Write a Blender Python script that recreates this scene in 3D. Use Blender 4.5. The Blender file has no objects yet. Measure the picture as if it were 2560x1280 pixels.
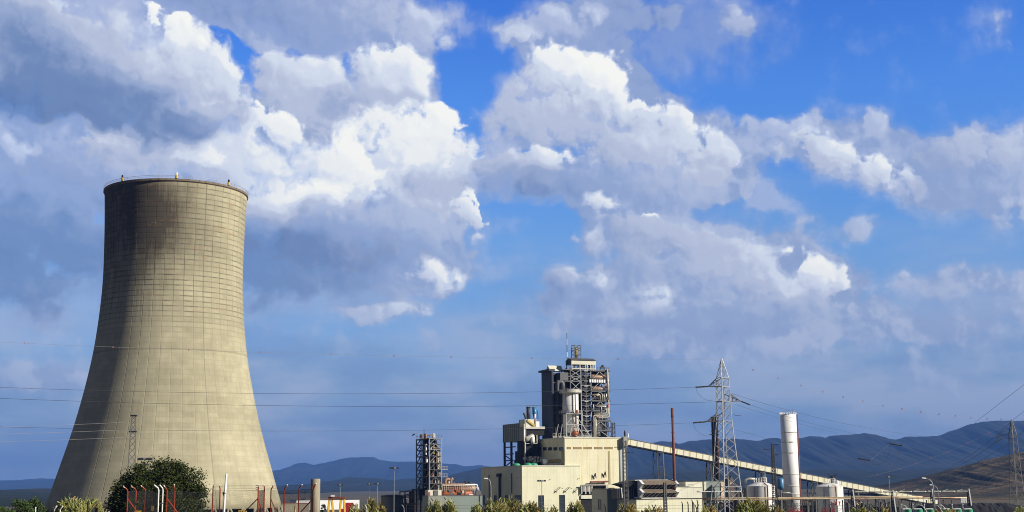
import bpy, bmesh, math, random
from mathutils import Vector, Matrix
from math import radians as R, sin, cos, tan, atan2, pi, sqrt, hypot

# ---------------------------------------------------------------- camera, world, sun, exposure
scn = bpy.context.scene
COL = scn.collection
ZC = 13.0                     # camera height over the plant's ground
F = 3300.0                    # focal length in photo pixels (photo 2560 x 1280)
PITCH = math.atan2(575.0, F)
ROLL = 0.009
cam_d = bpy.data.cameras.new('camera')
cam = bpy.data.objects.new('camera', cam_d)
COL.objects.link(cam)
scn.camera = cam
cam_d.sensor_width = 36.0
cam_d.lens = 36.0 * F / 2560.0
cam_d.clip_start = 0.5
cam_d.clip_end = 60000.0
_f = Vector((0, cos(PITCH), sin(PITCH)))
_r0 = Vector((1, 0, 0))
_u0 = _r0.cross(_f)
_r = _r0 * cos(ROLL) - _u0 * sin(ROLL)
_u = _r0 * sin(ROLL) + _u0 * cos(ROLL)
cam.matrix_world = Matrix(((_r.x, _u.x, -_f.x, 0), (_r.y, _u.y, -_f.y, 0), (_r.z, _u.z, -_f.z, ZC), (0, 0, 0, 1)))

SUN_EL = R(27)
SUN_DIR = Vector((0.93 * cos(SUN_EL), -0.367 * cos(SUN_EL), sin(SUN_EL))).normalized()   # towards the sun
sun_d = bpy.data.lights.new('sun', 'SUN')
sun_d.energy = 5.0
sun_d.angle = R(0.5)
sun_d.color = (1.0, 0.93, 0.80)
sun = bpy.data.objects.new('sun', sun_d)
COL.objects.link(sun)
sun.rotation_euler = (-SUN_DIR).to_track_quat('-Z', 'Y').to_euler()
sun.location = (300, -200, 300)

scn.view_settings.view_transform = 'Standard'
scn.view_settings.look = 'None'
scn.view_settings.exposure = 0.3
scn.view_settings.gamma = 1.0
scn.cycles.max_bounces = 5
scn.cycles.diffuse_bounces = 2
scn.cycles.glossy_bounces = 2
scn.cycles.volume_bounces = 0
scn.cycles.transparent_max_bounces = 12
scn.cycles.use_denoising = True
scn.cycles.filter_width = 1.0


def ray(px, py):
    """Direction of the photo's pixel (2560 x 1280 frame)."""
    return (_f * F + _r * (px - 1280.0) - _u * (py - 640.0)).normalized()


def azel(px, py):
    d = ray(px, py)
    return math.degrees(atan2(d.x, d.y)), math.degrees(math.asin(d.z))


def srgb(r, g, b):
    def c(v):
        v /= 255.0
        return v / 12.92 if v <= 0.04045 else ((v + 0.055) / 1.055) ** 2.4
    return (c(r), c(g), c(b), 1.0)


# ---------------------------------------------------------------- a small node language
class S:
    """A socket inside tree T, with arithmetic that makes Math nodes."""
    def __init__(self, t, s): self.t, self.s = t, s
    def _m(self, op, *o, clamp=False):
        n = self.t.nodes.new('ShaderNodeMath'); n.operation = op; n.use_clamp = clamp
        for i, v in enumerate((self,) + o): put(self.t, n.inputs[i], v)
        return S(self.t, n.outputs[0])
    def __add__(self, o): return self._m('ADD', o)
    def __sub__(self, o): return self._m('SUBTRACT', o)
    def __mul__(self, o): return self._m('MULTIPLY', o)
    def __truediv__(self, o): return self._m('DIVIDE', o)
    __radd__ = __add__; __rmul__ = __mul__
    def __rsub__(self, o): return (self * -1.0) + o
    def mx(self, o): return self._m('MAXIMUM', o)
    def mn(self, o): return self._m('MINIMUM', o)
    def pw(self, o): return self._m('POWER', o)
    def ab(self): return self._m('ABSOLUTE')
    def clamp(self): return self._m('ADD', 0.0, clamp=True)


def put(t, sock, v):
    if isinstance(v, S): t.links.new(v.s, sock)
    elif isinstance(v, (tuple, list)) and len(v) == 3 and len(sock.default_value) == 4: sock.default_value = (*v, 1)
    else: sock.default_value = v


def node(t, kind, out=0, **kw):
    n = t.nodes.new(kind)
    ins = kw.pop('ins', {})
    for k, v in kw.items(): setattr(n, k, v)
    for k, v in ins.items(): put(t, n.inputs[k], v)
    return S(t, n.outputs[out])


def noise(t, vec, scale, detail=4, rough=0.55, dims='3D', out=0, dist=0.0, kind='FBM', lac=2.0):
    return node(t, 'ShaderNodeTexNoise', out, noise_dimensions=dims, noise_type=kind,
                ins={'Vector': vec, 'Scale': scale, 'Detail': detail, 'Roughness': rough, 'Distortion': dist, 'Lacunarity': lac})


def voro(t, vec, scale, dims='3D', detail=0.0, feat='F1', out=0, rough=0.5):
    return node(t, 'ShaderNodeTexVoronoi', out, voronoi_dimensions=dims, feature=feat,
                ins={'Vector': vec, 'Scale': scale, 'Detail': detail, 'Roughness': rough})


def smooth(t, v, a, b, c=0.0, d=1.0):
    return node(t, 'ShaderNodeMapRange', 0, interpolation_type='SMOOTHSTEP',
                ins={'Value': v, 'From Min': a, 'From Max': b, 'To Min': c, 'To Max': d})


def lin(t, v, a, b, c=0.0, d=1.0):
    return node(t, 'ShaderNodeMapRange', 0, ins={'Value': v, 'From Min': a, 'From Max': b, 'To Min': c, 'To Max': d})


def mixc(t, f, a, b, mode='MIX'):
    n = t.nodes.new('ShaderNodeMix'); n.data_type = 'RGBA'; n.blend_type = mode
    put(t, n.inputs[0], f); put(t, n.inputs[6], a); put(t, n.inputs[7], b)
    return S(t, n.outputs[2])


def ramp(t, f, stops, interp='LINEAR'):
    n = t.nodes.new('ShaderNodeValToRGB'); n.color_ramp.interpolation = interp
    e = n.color_ramp.elements
    while len(e) > 1: e.remove(e[-1])
    e[0].position, e[0].color = stops[0][0], stops[0][1]
    for p, c in stops[1:]:
        q = e.new(p); q.color = c
    put(t, n.inputs[0], f)
    return S(t, n.outputs[0])


def vmath(t, op, a, b=None, out=0, sc=None):
    n = t.nodes.new('ShaderNodeVectorMath'); n.operation = op
    put(t, n.inputs[0], a)
    if b is not None: put(t, n.inputs[1], b)
    if sc is not None: put(t, n.inputs['Scale'], sc)
    return S(t, n.outputs[out])


def xyz(t, v):
    n = t.nodes.new('ShaderNodeSeparateXYZ'); put(t, n.inputs[0], v)
    return [S(t, o) for o in n.outputs]


def comb(t, x, y, z=0.0):
    n = t.nodes.new('ShaderNodeCombineXYZ')
    for i, v in enumerate((x, y, z)): put(t, n.inputs[i], v)
    return S(t, n.outputs[0])


# ---------------------------------------------------------------- the sky: Nishita air with cumulus in it
# Cloud masses: heading and height on the celestial sphere given through the photo's pixels,
# half axes in 1/57.6 degree, tilt (degrees, clockwise), weight
COVER = [
    (120, 60, 420, 190, 0, 1.2), (120, 250, 400, 130, 8, 1.2), (430, 250, 260, 130, 28, 1.2), (560, 350, 330, 110, 8, 1.0),
    (250, 400, 340, 110, 5, 0.9), (60, 500, 330, 200, 0, 0.62), (100, 720, 360, 170, 0, 0.5),
    (720, 20, 420, 75, 6, 1.0), (960, 55, 210, 60, 12, 0.8), (650, 90, 220, 40, 10, 0.7),
    (975, 180, 130, 95, 25, 1.1), (790, 200, 150, 90, 20, 1.0), (930, 300, 260, 110, 10, 1.0), (1040, 300, 110, 110, 40, 1.0),
    (900, 420, 300, 150, 10, 1.1), (1090, 400, 110, 130, 0, 0.9), (800, 540, 330, 120, 5, 1.0), (1140, 560, 120, 110, 10, 1.0),
    (900, 650, 330, 70, 4, 0.8), (1050, 690, 120, 60, 10, 1.0), (960, 782, 140, 22, 0, 0.7), (740, 720, 300, 100, 0, 0.35),
    (1300, 95, 75, 45, 30, 0.95), (1400, 35, 130, 50, -10, 0.7), (1560, 40, 180, 60, 0, 0.6), (1720, 60, 260, 120, 0, 0.34),
    (1400, 170, 100, 70, 10, 1.0), (1490, 210, 150, 95, 30, 1.1), (1430, 320, 230, 130, 5, 1.1), (1640, 330, 210, 110, 20, 1.1),
    (1760, 390, 120, 80, 10, 1.0), (1480, 440, 320, 75, 2, 1.0), (1225, 260, 70, 55, 0, 0.5), (1215, 370, 80, 45, -10, 0.5),
    (1250, 440, 120, 60, 0, 0.7), (1930, 340, 130, 60, 10, 0.85), (2100, 350, 140, 70, 10, 0.85), (2170, 430, 190, 60, 24, 0.9),
    (2180, 310, 70, 40, 0, 0.5), (2420, 400, 260, 80, 8, 0.6), (2520, 480, 230, 110, 20, 0.65), (2390, 350, 190, 40, 0, 0.35),
    (2500, 70, 70, 55, 60, 0.5), (1850, 70, 50, 40, 30, 0.45), (1860, 470, 170, 55, 12, 0.42), (1780, 500, 200, 60, 0, 0.32),
    (2150, 572, 75, 20, 0, 0.7), (2020, 552, 50, 30, 20, 0.45),
    (1490, 520, 75, 45, 10, 0.9), (1480, 590, 80, 40, 0, 0.8), (1620, 560, 130, 60, 20, 0.8), (1700, 630, 240, 100, 8, 0.9),
    (1880, 670, 210, 100, 12, 0.9), (2020, 700, 120, 85, 25, 1.0), (2080, 750, 70, 70, 30, 0.9), (1420, 710, 130, 55, -8, 0.8),
    (1600, 760, 200, 75, 0, 0.8), (1900, 790, 280, 70, 0, 0.6), (1500, 800, 300, 60, 0, 0.4), (1750, 860, 420, 60, 0, 0.38),
    (1940, 850, 110, 40, -10, 0.6), (2190, 820, 100, 45, 0, 0.6), (2360, 830, 110, 35, 5, 0.55), (2400, 700, 170, 38, 2, 0.75),
    (2500, 760, 230, 80, 0, 0.45), (2420, 900, 330, 80, 0, 0.3), (1650, 850, 170, 40, 12, 0.5), (2380, 960, 160, 45, 15, 0.35),
    (40, 945, 130, 38, 0, 0.85), (180, 950, 80, 40, 0, 0.7), (30, 370, 90, 45, 0, 0.8), (1080, 860, 60, 20, 30, 0.4),
    (1390, 384, 70, 26, -8, -1.3), (635, 160, 75, 34, 35, -1.5), (640, 205, 50, 22, 20, -1.0), (560, 100, 60, 16, 30, -0.9), (1170, 190, 90, 190, -12, -1.0), (1240, 640, 110, 90, 0, -0.5), (1150, 290, 45, 110, -10, -0.9), (1195, 520, 30, 60, 0, -0.3), (1310, 600, 120, 100, 0, -0.5), (1330, 110, 30, 20, 0, 0.3), (1850, 540, 160, 40, 0, -0.3), (1950, 480, 120, 40, 10, -0.35), (1850, 250, 70, 60, 0, -0.4),
    (1850, 210, 190, 90, 20, -0.4), (860, 155, 40, 30, 40, -0.6), (1330, 560, 130, 110, 0, -0.5), (740, 115, 60, 16, 10, -0.5),
]
# Cumulus heads in front of that, far to near: px, py, half axes, tilt, cover, tone of the base, tone of the sunlit top, softness
MASS = [
    (1700, 70, 260, 120, 5, 0.55, 0.22, 0.36, 3.0), (780, 30, 420, 80, 4, 0.9, 0.24, 0.50, 1.6), (1000, 62, 140, 52, 10, 0.9, 0.40, 0.62, 1.4), (690, 110, 110, 30, 25, 0.8, 0.42, 0.55, 1.5),
    (1300, 95, 62, 42, 30, 0.95, 0.50, 0.74, 1.2), (1390, 40, 120, 40, -8, 0.8, 0.45, 0.66, 1.6), (1230, 270, 60, 45, 20, 0.5, 0.42, 0.6, 2.0), (1215, 370, 60, 38, 0, 0.75, 0.42, 0.56, 1.6),
    (60, 110, 380, 160, 0, 1.0, 0.30, 0.50, 2.0), (110, 10, 110, 40, 0, 0.9, 0.5, 0.8, 1.4), (820, 300, 260, 110, 8, 1.0, 0.34, 0.52, 2.0), (770, 230, 160, 95, 20, 1.0, 0.42, 0.72, 1.0), (965, 190, 110, 90, 25, 1.0, 0.48, 0.86, 1.0), (960, 290, 190, 70, 12, 1.0, 0.34, 0.50, 1.8),
    (1080, 350, 75, 90, 30, 1.0, 0.5, 0.99, 0.9), (1000, 400, 210, 120, 10, 1.0, 0.60, 0.92, 1.2), (1120, 470, 100, 120, 0, 1.0, 0.40, 0.66, 1.4), (880, 430, 100, 110, 0, 1.0, 0.62, 1.08, 1.2), (640, 480, 130, 50, 0, 1.0, 0.45, 0.8, 1.4), (720, 505, 160, 75, 0, 1.0, 0.55, 1.06, 1.3),
    (1185, 530, 62, 58, 0, 1.0, 0.52, 1.0, 0.9), (930, 560, 300, 70, 0, 0.9, 0.34, 0.56, 2.0), (860, 630, 380, 66, 3, 1.0, 0.08, 0.38, 2.2), (700, 700, 330, 80, 0, 0.85, 0.08, 0.24, 2.5), (1060, 690, 100, 56, 10, 1.0, 0.36, 0.86, 1.1), (965, 784, 120, 20, 2, 0.8, 0.5, 0.72, 1.4),
    (660, 320, 90, 55, 20, 1.0, 0.5, 0.96, 0.9), (700, 390, 160, 50, 8, 0.95, 0.42, 0.76, 1.4), (430, 370, 360, 85, 6, 1.0, 0.42, 0.78, 1.6), (250, 300, 110, 66, 25, 1.0, 0.52, 0.98, 1.0), (380, 345, 170, 46, 14, 1.0, 0.55, 1.0, 1.2), (250, 420, 300, 60, 0, 0.9, 0.32, 0.48, 2.2),
    (500, 190, 150, 95, 35, 1.0, 0.36, 0.80, 1.0), (430, 85, 95, 42, 38, 1.0, 0.6, 1.08, 0.8), (290, 190, 300, 130, 20, 1.0, 0.12, 0.66, 1.3), (110, 240, 330, 62, 3, 0.95, 0.03, 0.22, 2.2), (430, 285, 150, 36, 16, 0.85, 0.12, 0.26, 2.2), (35, 368, 55, 30, 0, 0.8, 0.5, 0.66, 1.5),
    (30, 560, 330, 110, 0, 0.7, 0.04, 0.20, 3.0), (80, 690, 330, 120, 0, 0.65, 0.02, 0.14, 3.0),
    (1400, 180, 105, 66, 10, 1.0, 0.5, 0.98, 0.9), (1350, 290, 160, 110, 0, 1.0, 0.42, 0.58, 1.5), (1500, 225, 110, 85, 30, 1.0, 0.50, 1.05, 0.9), (1590, 285, 105, 66, 30, 1.0, 0.52, 1.02, 0.9), (1690, 330, 120, 66, 20, 1.0, 0.46, 0.84, 0.9), (1770, 390, 100, 70, 10, 1.0, 0.40, 0.70, 1.0), (1560, 370, 240, 80, 8, 1.0, 0.40, 0.62, 1.6),
    (1340, 410, 150, 50, -6, 1.0, 0.42, 0.74, 1.2), (1500, 462, 360, 44, 1, 0.9, 0.20, 0.50, 2.2),
    (1960, 335, 130, 48, 6, 0.85, 0.44, 0.62, 1.3), (2175, 310, 66, 44, 0, 0.8, 0.46, 0.58, 1.3), (2080, 390, 140, 52, 16, 1.0, 0.44, 0.78, 1.2), (2190, 425, 120, 44, 24, 1.0, 0.48, 0.86, 1.1), (2265, 465, 66, 30, 25, 0.95, 0.46, 0.72, 1.1), (2450, 385, 210, 62, 6, 0.95, 0.34, 0.60, 1.3), (2480, 480, 200, 80, 18, 0.8, 0.30, 0.46, 2.2), (2560, 545, 60, 46, 30, 0.8, 0.42, 0.62, 1.5),
    (2500, 75, 50, 44, 60, 0.6, 0.5, 0.66, 1.8), (1848, 52, 32, 24, 20, 0.5, 0.5, 0.66, 2.0), (1900, 480, 110, 44, 14, 0.62, 0.44, 0.52, 1.6), (1790, 510, 130, 44, 0, 0.4, 0.42, 0.5, 2.4), (2150, 571, 62, 17, 0, 0.75, 0.42, 0.56, 1.3), (2025, 552, 36, 24, 20, 0.5, 0.42, 0.5, 1.6),
    (1612, 540, 34, 30, 30, 1.0, 0.5, 0.98, 0.7), (1495, 525, 58, 40, 0, 1.0, 0.42, 0.76, 0.9), (1480, 600, 66, 32, 0, 0.95, 0.44, 0.66, 1.2), (1620, 590, 130, 62, 15, 1.0, 0.36, 0.52, 1.2), (1790, 640, 200, 74, 12, 1.0, 0.38, 0.60, 1.2), (1650, 690, 230, 70, 4, 0.9, 0.34, 0.48, 1.8), (1920, 700, 140, 74, 12, 1.0, 0.42, 0.70, 1.1),
    (2085, 715, 46, 56, 10, 1.0, 0.48, 0.80, 0.9), (2000, 685, 74, 58, 20, 1.0, 0.56, 0.96, 0.9), (2060, 765, 80, 36, 10, 0.95, 0.42, 0.62, 1.2), (1425, 700, 110, 44, -8, 0.95, 0.26, 0.74, 1.1), (1640, 760, 80, 52, 10, 0.95, 0.46, 0.78, 1.1), (1520, 775, 46, 40, 25, 0.9, 0.44, 0.7, 1.1), (1840, 805, 300, 44, 0, 0.6, 0.26, 0.42, 2.5), (1440, 755, 170, 30, 0, 0.6, 0.18, 0.3, 2.5),
    (2410, 702, 130, 26, 4, 0.85, 0.36, 0.66, 1.1), (2290, 708, 38, 26, 20, 0.8, 0.38, 0.6, 1.1), (2450, 770, 210, 56, 0, 0.5, 0.30, 0.42, 2.5), (1945, 855, 80, 36, -6, 0.7, 0.38, 0.54, 1.3), (2185, 825, 76, 36, 0, 0.7, 0.38, 0.54, 1.2), (2350, 832, 86, 26, 4, 0.6, 0.40, 0.52, 1.4), (1650, 860, 120, 34, 14, 0.55, 0.38, 0.5, 1.6),
    (45, 948, 100, 30, 0, 0.8, 0.36, 0.56, 1.2), (170, 948, 60, 32, 0, 0.7, 0.36, 0.54, 1.2), (2370, 960, 110, 32, 16, 0.4, 0.38, 0.46, 2.0), (1080, 858, 44, 15, 28, 0.4, 0.4, 0.5, 1.6), (1330, 950, 130, 30, 10, 0.35, 0.38, 0.46, 2.2), (850, 850, 160, 34, 10, 0.3, 0.36, 0.46, 2.4),
]
world = bpy.data.worlds.new('World')
scn.world = world
world.use_nodes = True
W = world.node_tree
W.nodes.clear()


def blobs(t, p, table, after=None, grow=1.45):
    """Sum of soft cones over the sky vector p, one Gradient node each; every tenth waits for the sum so far (keeps the shader small in memory)."""
    acc = after * 0.0 if False else None
    q = p if after is None else vmath(t, 'ADD', p, vmath(t, 'SCALE', after, sc=1e-9))
    for i, (px, py, ax, ay, rot, w) in enumerate(table):
        a, e = azel(px, py)
        g = t.nodes.new('ShaderNodeTexGradient'); g.gradient_type = 'SPHERICAL'
        m = g.texture_mapping; m.vector_type = 'TEXTURE'
        m.translation = (a * 57.6, e * 57.6, 0)
        m.rotation = (0, 0, R(-rot))
        m.scale = (ax * grow, ay * grow, 1e6)
        t.links.new(q.s, g.inputs['Vector'])
        n = t.nodes.new('ShaderNodeMath'); n.operation = 'MULTIPLY_ADD'
        t.links.new(g.outputs['Fac'], n.inputs[0]); n.inputs[1].default_value = w * 1.5
        if acc is None: n.inputs[2].default_value = 0.0
        else: t.links.new(acc.s, n.inputs[2])
        acc = S(t, n.outputs[0])
        if i % 10 == 9: q = vmath(t, 'ADD', p, vmath(t, 'SCALE', acc, sc=1e-9))
    return acc


tc = W.nodes.new('ShaderNodeTexCoord')
D3 = S(W, tc.outputs['Generated'])
dx, dy, dz = xyz(W, D3)
az = node(W, 'ShaderNodeMath', operation='ARCTAN2', ins={0: dx, 1: dy}) * (57.2958 * 57.6)
el = node(W, 'ShaderNodeMath', operation='ARCSINE', ins={0: dz}) * (57.2958 * 57.6)
P0 = comb(W, az, el)
K = vmath(W, 'SCALE', P0, sc=0.01)                       # one unit = 100 sky pixels
w1 = vmath(W, 'SUBTRACT', noise(W, K, 0.75, 2, 0.5, '2D', out=1), (0.5, 0.5, 0.5))
w2 = vmath(W, 'SUBTRACT', noise(W, K, 2.2, 2, 0.5, '2D', out=1), (0.5, 0.5, 0.5))
P1 = vmath(W, 'ADD', P0, vmath(W, 'SCALE', w1, sc=75.0))
P2 = vmath(W, 'ADD', P1, vmath(W, 'SCALE', w2, sc=34.0))
K2 = vmath(W, 'SCALE', vmath(W, 'ADD', P0, vmath(W, 'SCALE', w1, sc=25.0)), sc=0.01)
C = blobs(W, P2, [c for c in COVER if c[5] > 0]).mn(1.25)
C = C + blobs(W, P2, [c for c in COVER if c[5] < 0], C)
# free cumulus for the rest of the sky, outside the photo's view
far = smooth(W, (az / (57.6 * 26.0)).ab().mx(el / (57.6 * 24.0)), 0.95, 1.25)
free = smooth(W, noise(W, D3, 2.3, 5, 0.55), 0.46, 0.62) * far
Cc = C + free * 0.9
def billow(q):
    v1 = voro(W, q, 1.25, '2D', detail=2.0, rough=0.5, feat='SMOOTH_F1')
    return v1
wob = vmath(W, 'SCALE', vmath(W, 'SUBTRACT', noise(W, K2, 2.4, 3, 0.5, '2D', out=1), (0.5, 0.5, 0.5)), sc=0.42)
KB = vmath(W, 'ADD', K2, wob)
SO = (0.10, 0.11, 0)
bil = billow(KB)
bil2 = billow(vmath(W, 'ADD', KB, SO))
fb = noise(W, K2, 1.0, 9, 0.55, '2D')
fb2 = noise(W, vmath(W, 'ADD', K2, (0.16, 0.17, 0)), 1.0, 9, 0.55, '2D')
dens = Cc + (0.40 - bil) * 0.55 + (fb - 0.5) * 1.0
alpha = smooth(W, dens, 0.24, 0.72)
thin = smooth(W, Cc + (fb - 0.5) * 1.3, 0.0, 0.9) * 0.62
alpha = alpha.mx(thin)
relief = ((fb - fb2) * 1.5 + (bil2 - bil) * 1.0)
L = (fb - 0.5) * 0.30 + relief * 0.12 + 0.40
A = alpha * 0.85
fine = noise(W, KB, 4.2, 6, 0.62, '2D') - 0.5
nn = ((0.40 - bil) * 1.5 + (fb - 0.5) * 3.2 + fine * 0.6)
fine2 = noise(W, vmath(W, 'ADD', KB, (0.035, 0.04, 0)), 4.2, 6, 0.62, '2D') - 0.5
rel = relief * 0.9 + (fb - 0.5) * 0.25 + (fine - fine2) * 0.32


def lin_tex(t, q, kind, loc, rot, scale):
    g = t.nodes.new('ShaderNodeTexGradient'); g.gradient_type = kind
    m = g.texture_mapping; m.vector_type = 'TEXTURE'
    m.translation = loc; m.rotation = (0, 0, rot); m.scale = scale
    t.links.new(q.s, g.inputs['Vector'])
    return S(t, g.outputs['Fac'])


for i, (px, py, ax, ay, rot, w, lb, lt, so) in enumerate(MASS):
    if i % 6 == 0: q = vmath(W, 'ADD', P1, vmath(W, 'SCALE', L, sc=1e-9))
    a_, e_ = azel(px, py); a_ *= 57.6; e_ *= 57.6
    g = lin_tex(W, q, 'SPHERICAL', (a_, e_, 0), R(-rot), (ax * 1.5, ay * 1.5, 1e6))
    amp = 26.0 / (1.5 * sqrt(ax * ay)) * (0.8 + 0.2 * so)
    d = g * nn._m('MULTIPLY_ADD', min(amp, 0.32) * 3.1, 1.0)
    if sqrt(ax * ay) < 75 and lt < 0.8: so *= 1.7
    if py > 620: so *= 1.35
    k = min(0.082 * so, 0.22)
    al = smooth(W, d, 0.275 - k, 0.275 + k * (1.0 if so < 1.3 else 1.7), 0.0, w)
    # tone climbs from the base to the side that faces the sun (up and to the right)
    dirr = R(58); ext = hypot(ax * cos(dirr), ay * sin(dirr))
    h = lin_tex(W, q, 'EASING', (a_ - cos(dirr) * ext * 0.75, e_ - sin(dirr) * ext * 0.75, 0), dirr, (ext * 1.7, ext * 1.7, 1e6))
    con = 0.09 + 0.38 * max(0.0, lt - 0.5)
    tone = rel._m('MULTIPLY_ADD', con, lin(W, h, 0, 1, lb, lt))
    mx_ = W.nodes.new('ShaderNodeMix'); mx_.data_type = 'FLOAT'
    put(W, mx_.inputs[0], al); put(W, mx_.inputs[2], L); put(W, mx_.inputs[3], tone)
    L = S(W, mx_.outputs[0])
    A = A.mx(al)
L = L + free * 0.1
alpha = A.mx(free)
cloud = ramp(W, L, [(0.0, srgb(92, 120, 172)), (0.16, srgb(114, 140, 186)), (0.34, srgb(156, 173, 209)), (0.48, srgb(188, 198, 223)),
                    (0.64, srgb(216, 225, 241)), (0.80, srgb(244, 247, 248)), (1.0, srgb(255, 255, 250))], 'EASE')
sky = W.nodes.new('ShaderNodeTexSky')
sky.sky_type = 'NISHITA'
sky.sun_disc = False
sky.sun_elevation = SUN_EL
sky.sun_rotation = atan2(SUN_DIR.x, SUN_DIR.y)
sky.altitude = 300
sky.air_density = 1.0
sky.dust_density = 0.2
sky.ozone_density = 3.0
STR = 0.1
air = S(W, sky.outputs[0])
tint = ramp(W, el / (57.6 * 30.0), [(0.0, (0.62, 0.70, 1.05, 1)), (0.12, (0.70, 0.82, 1.15, 1)), (0.35, (0.80, 1.12, 1.55, 1)), (0.55, (0.62, 1.15, 2.0, 1)), (0.70, (0.42, 0.95, 2.0, 1)), (1.0, (0.5, 0.85, 1.5, 1))])
air = mixc(W, 1.0, air, tint, 'MULTIPLY')
# the soft bank of cloud low over the hills
veil = smooth(W, el + (noise(W, vmath(W, 'MULTIPLY', K, (0.25, 0.9, 0)), 1.0, 4, 0.5, '2D') - 0.5) * 500, 57.6 * 12.5, 57.6 * 3.0) * 0.88
cl = vmath(W, 'SCALE', cloud, sc=1.0 / STR)
vn = noise(W, vmath(W, 'MULTIPLY', K, (0.22, 0.75, 0)), 1.0, 6, 0.55, '2D')
vc = ramp(W, el / (57.6 * 12.0), [(0.0, srgb(146, 168, 198)), (0.35, srgb(144, 171, 206)), (1.0, srgb(144, 178, 222))])
vc = mixc(W, smooth(W, vn, 0.45, 0.66) * 0.7, vc, srgb(180, 190, 214))
vc = mixc(W, smooth(W, vn, 0.52, 0.34) * 0.5, vc, srgb(112, 144, 196))
vc = vmath(W, 'SCALE', vc, sc=1.0 / STR)
out = mixc(W, veil, air, vc)
a2 = alpha * smooth(W, el, 57.6 * 0.5, 57.6 * 7.0, 0.15, 1.0)
out = mixc(W, a2, out, cl)
# unseen sky outside the view, darkened to cut fill light on shaded faces
unseen_dim = smooth(W, (az / (57.6 * 26.0)).ab().mx(el / (57.6 * 25.0)), 1.0, 1.7)
out = mixc(W, unseen_dim * 0.93, out, vmath(W, 'SCALE', mixc(W, free, (0.040, 0.058, 0.10), (0.070, 0.082, 0.11)), sc=1.0 / STR))
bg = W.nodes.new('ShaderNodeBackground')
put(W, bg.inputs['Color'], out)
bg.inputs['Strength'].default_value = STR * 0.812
wo = W.nodes.new('ShaderNodeOutputWorld')
W.links.new(bg.outputs[0], wo.inputs[0])
world.cycles.sampling_method = 'MANUAL'
world.cycles.sample_map_resolution = 512

# ---------------------------------------------------------------- placing things: pixels of the photo turned into real positions
def at(px, py, Y):
    """The point at distance Y (world y) that the photo's pixel looks at."""
    d = ray(px, py)
    k = Y / d.y
    return Vector((d.x * k, Y, ZC + d.z * k))


def zrow(x, y, py):
    """Height at plan position x, y that appears in pixel row py."""
    k = (640.0 - py) / F
    v = Vector((x, y, 0))
    return ZC + (k * v.dot(_f) - v.dot(_u)) / (_u.z - k * _f.z)


def along(c, d, px, z=ZC):
    """Distance t along plan direction d from c at which column px is reached at height z."""
    k = (px - 1280.0) / F
    a = Vector((c[0], c[1], z - ZC)); b = Vector((d[0], d[1], 0))
    return (k * a.dot(_f) - a.dot(_r)) / (b.dot(_r) - k * b.dot(_f))


def proj(p):
    v = Vector(p) - Vector((0, 0, ZC))
    return 1280 + F * v.dot(_r) / v.dot(_f), 640 - F * v.dot(_u) / v.dot(_f)


def xcol(px, Y, z=ZC):
    k = (px - 1280.0) / F
    return (k * (Y * _f.y + (z - ZC) * _f.z) - (Y * _r.y + (z - ZC) * _r.z)) / (_r.x - k * _f.x)


def smoothstep(a, b, x):
    t = max(0.0, min(1.0, (x - a) / (b - a)))
    return t * t * (3 - 2 * t)


def ground_z(x, y):
    z = 10.6 - 5.1 * smoothstep(66, 155, y) - 5.5 * smoothstep(140, 270, y)
    if y < 240:
        z += 0.12 * sin(x * 0.31 + y * 0.17) * cos(y * 0.23 - x * 0.07) * (1 - smoothstep(150, 240, y))
    return z


# ---------------------------------------------------------------- objects
def tag(o, label=None, cat=None, group=None, kind=None):
    if label: o['label'] = label
    if cat: o['category'] = cat
    if group: o['group'] = group
    if kind: o['kind'] = kind
    return o


def thing(name, label, cat, loc=(0, 0, 0), group=None):
    o = bpy.data.objects.new(name, None)
    COL.objects.link(o)
    o.location = loc
    o.empty_display_size = 0.3
    return tag(o, label, cat, group)


def world_loc(o):
    v = Vector((0, 0, 0))
    while o is not None:
        v += o.location
        o = o.parent
    return v


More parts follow.
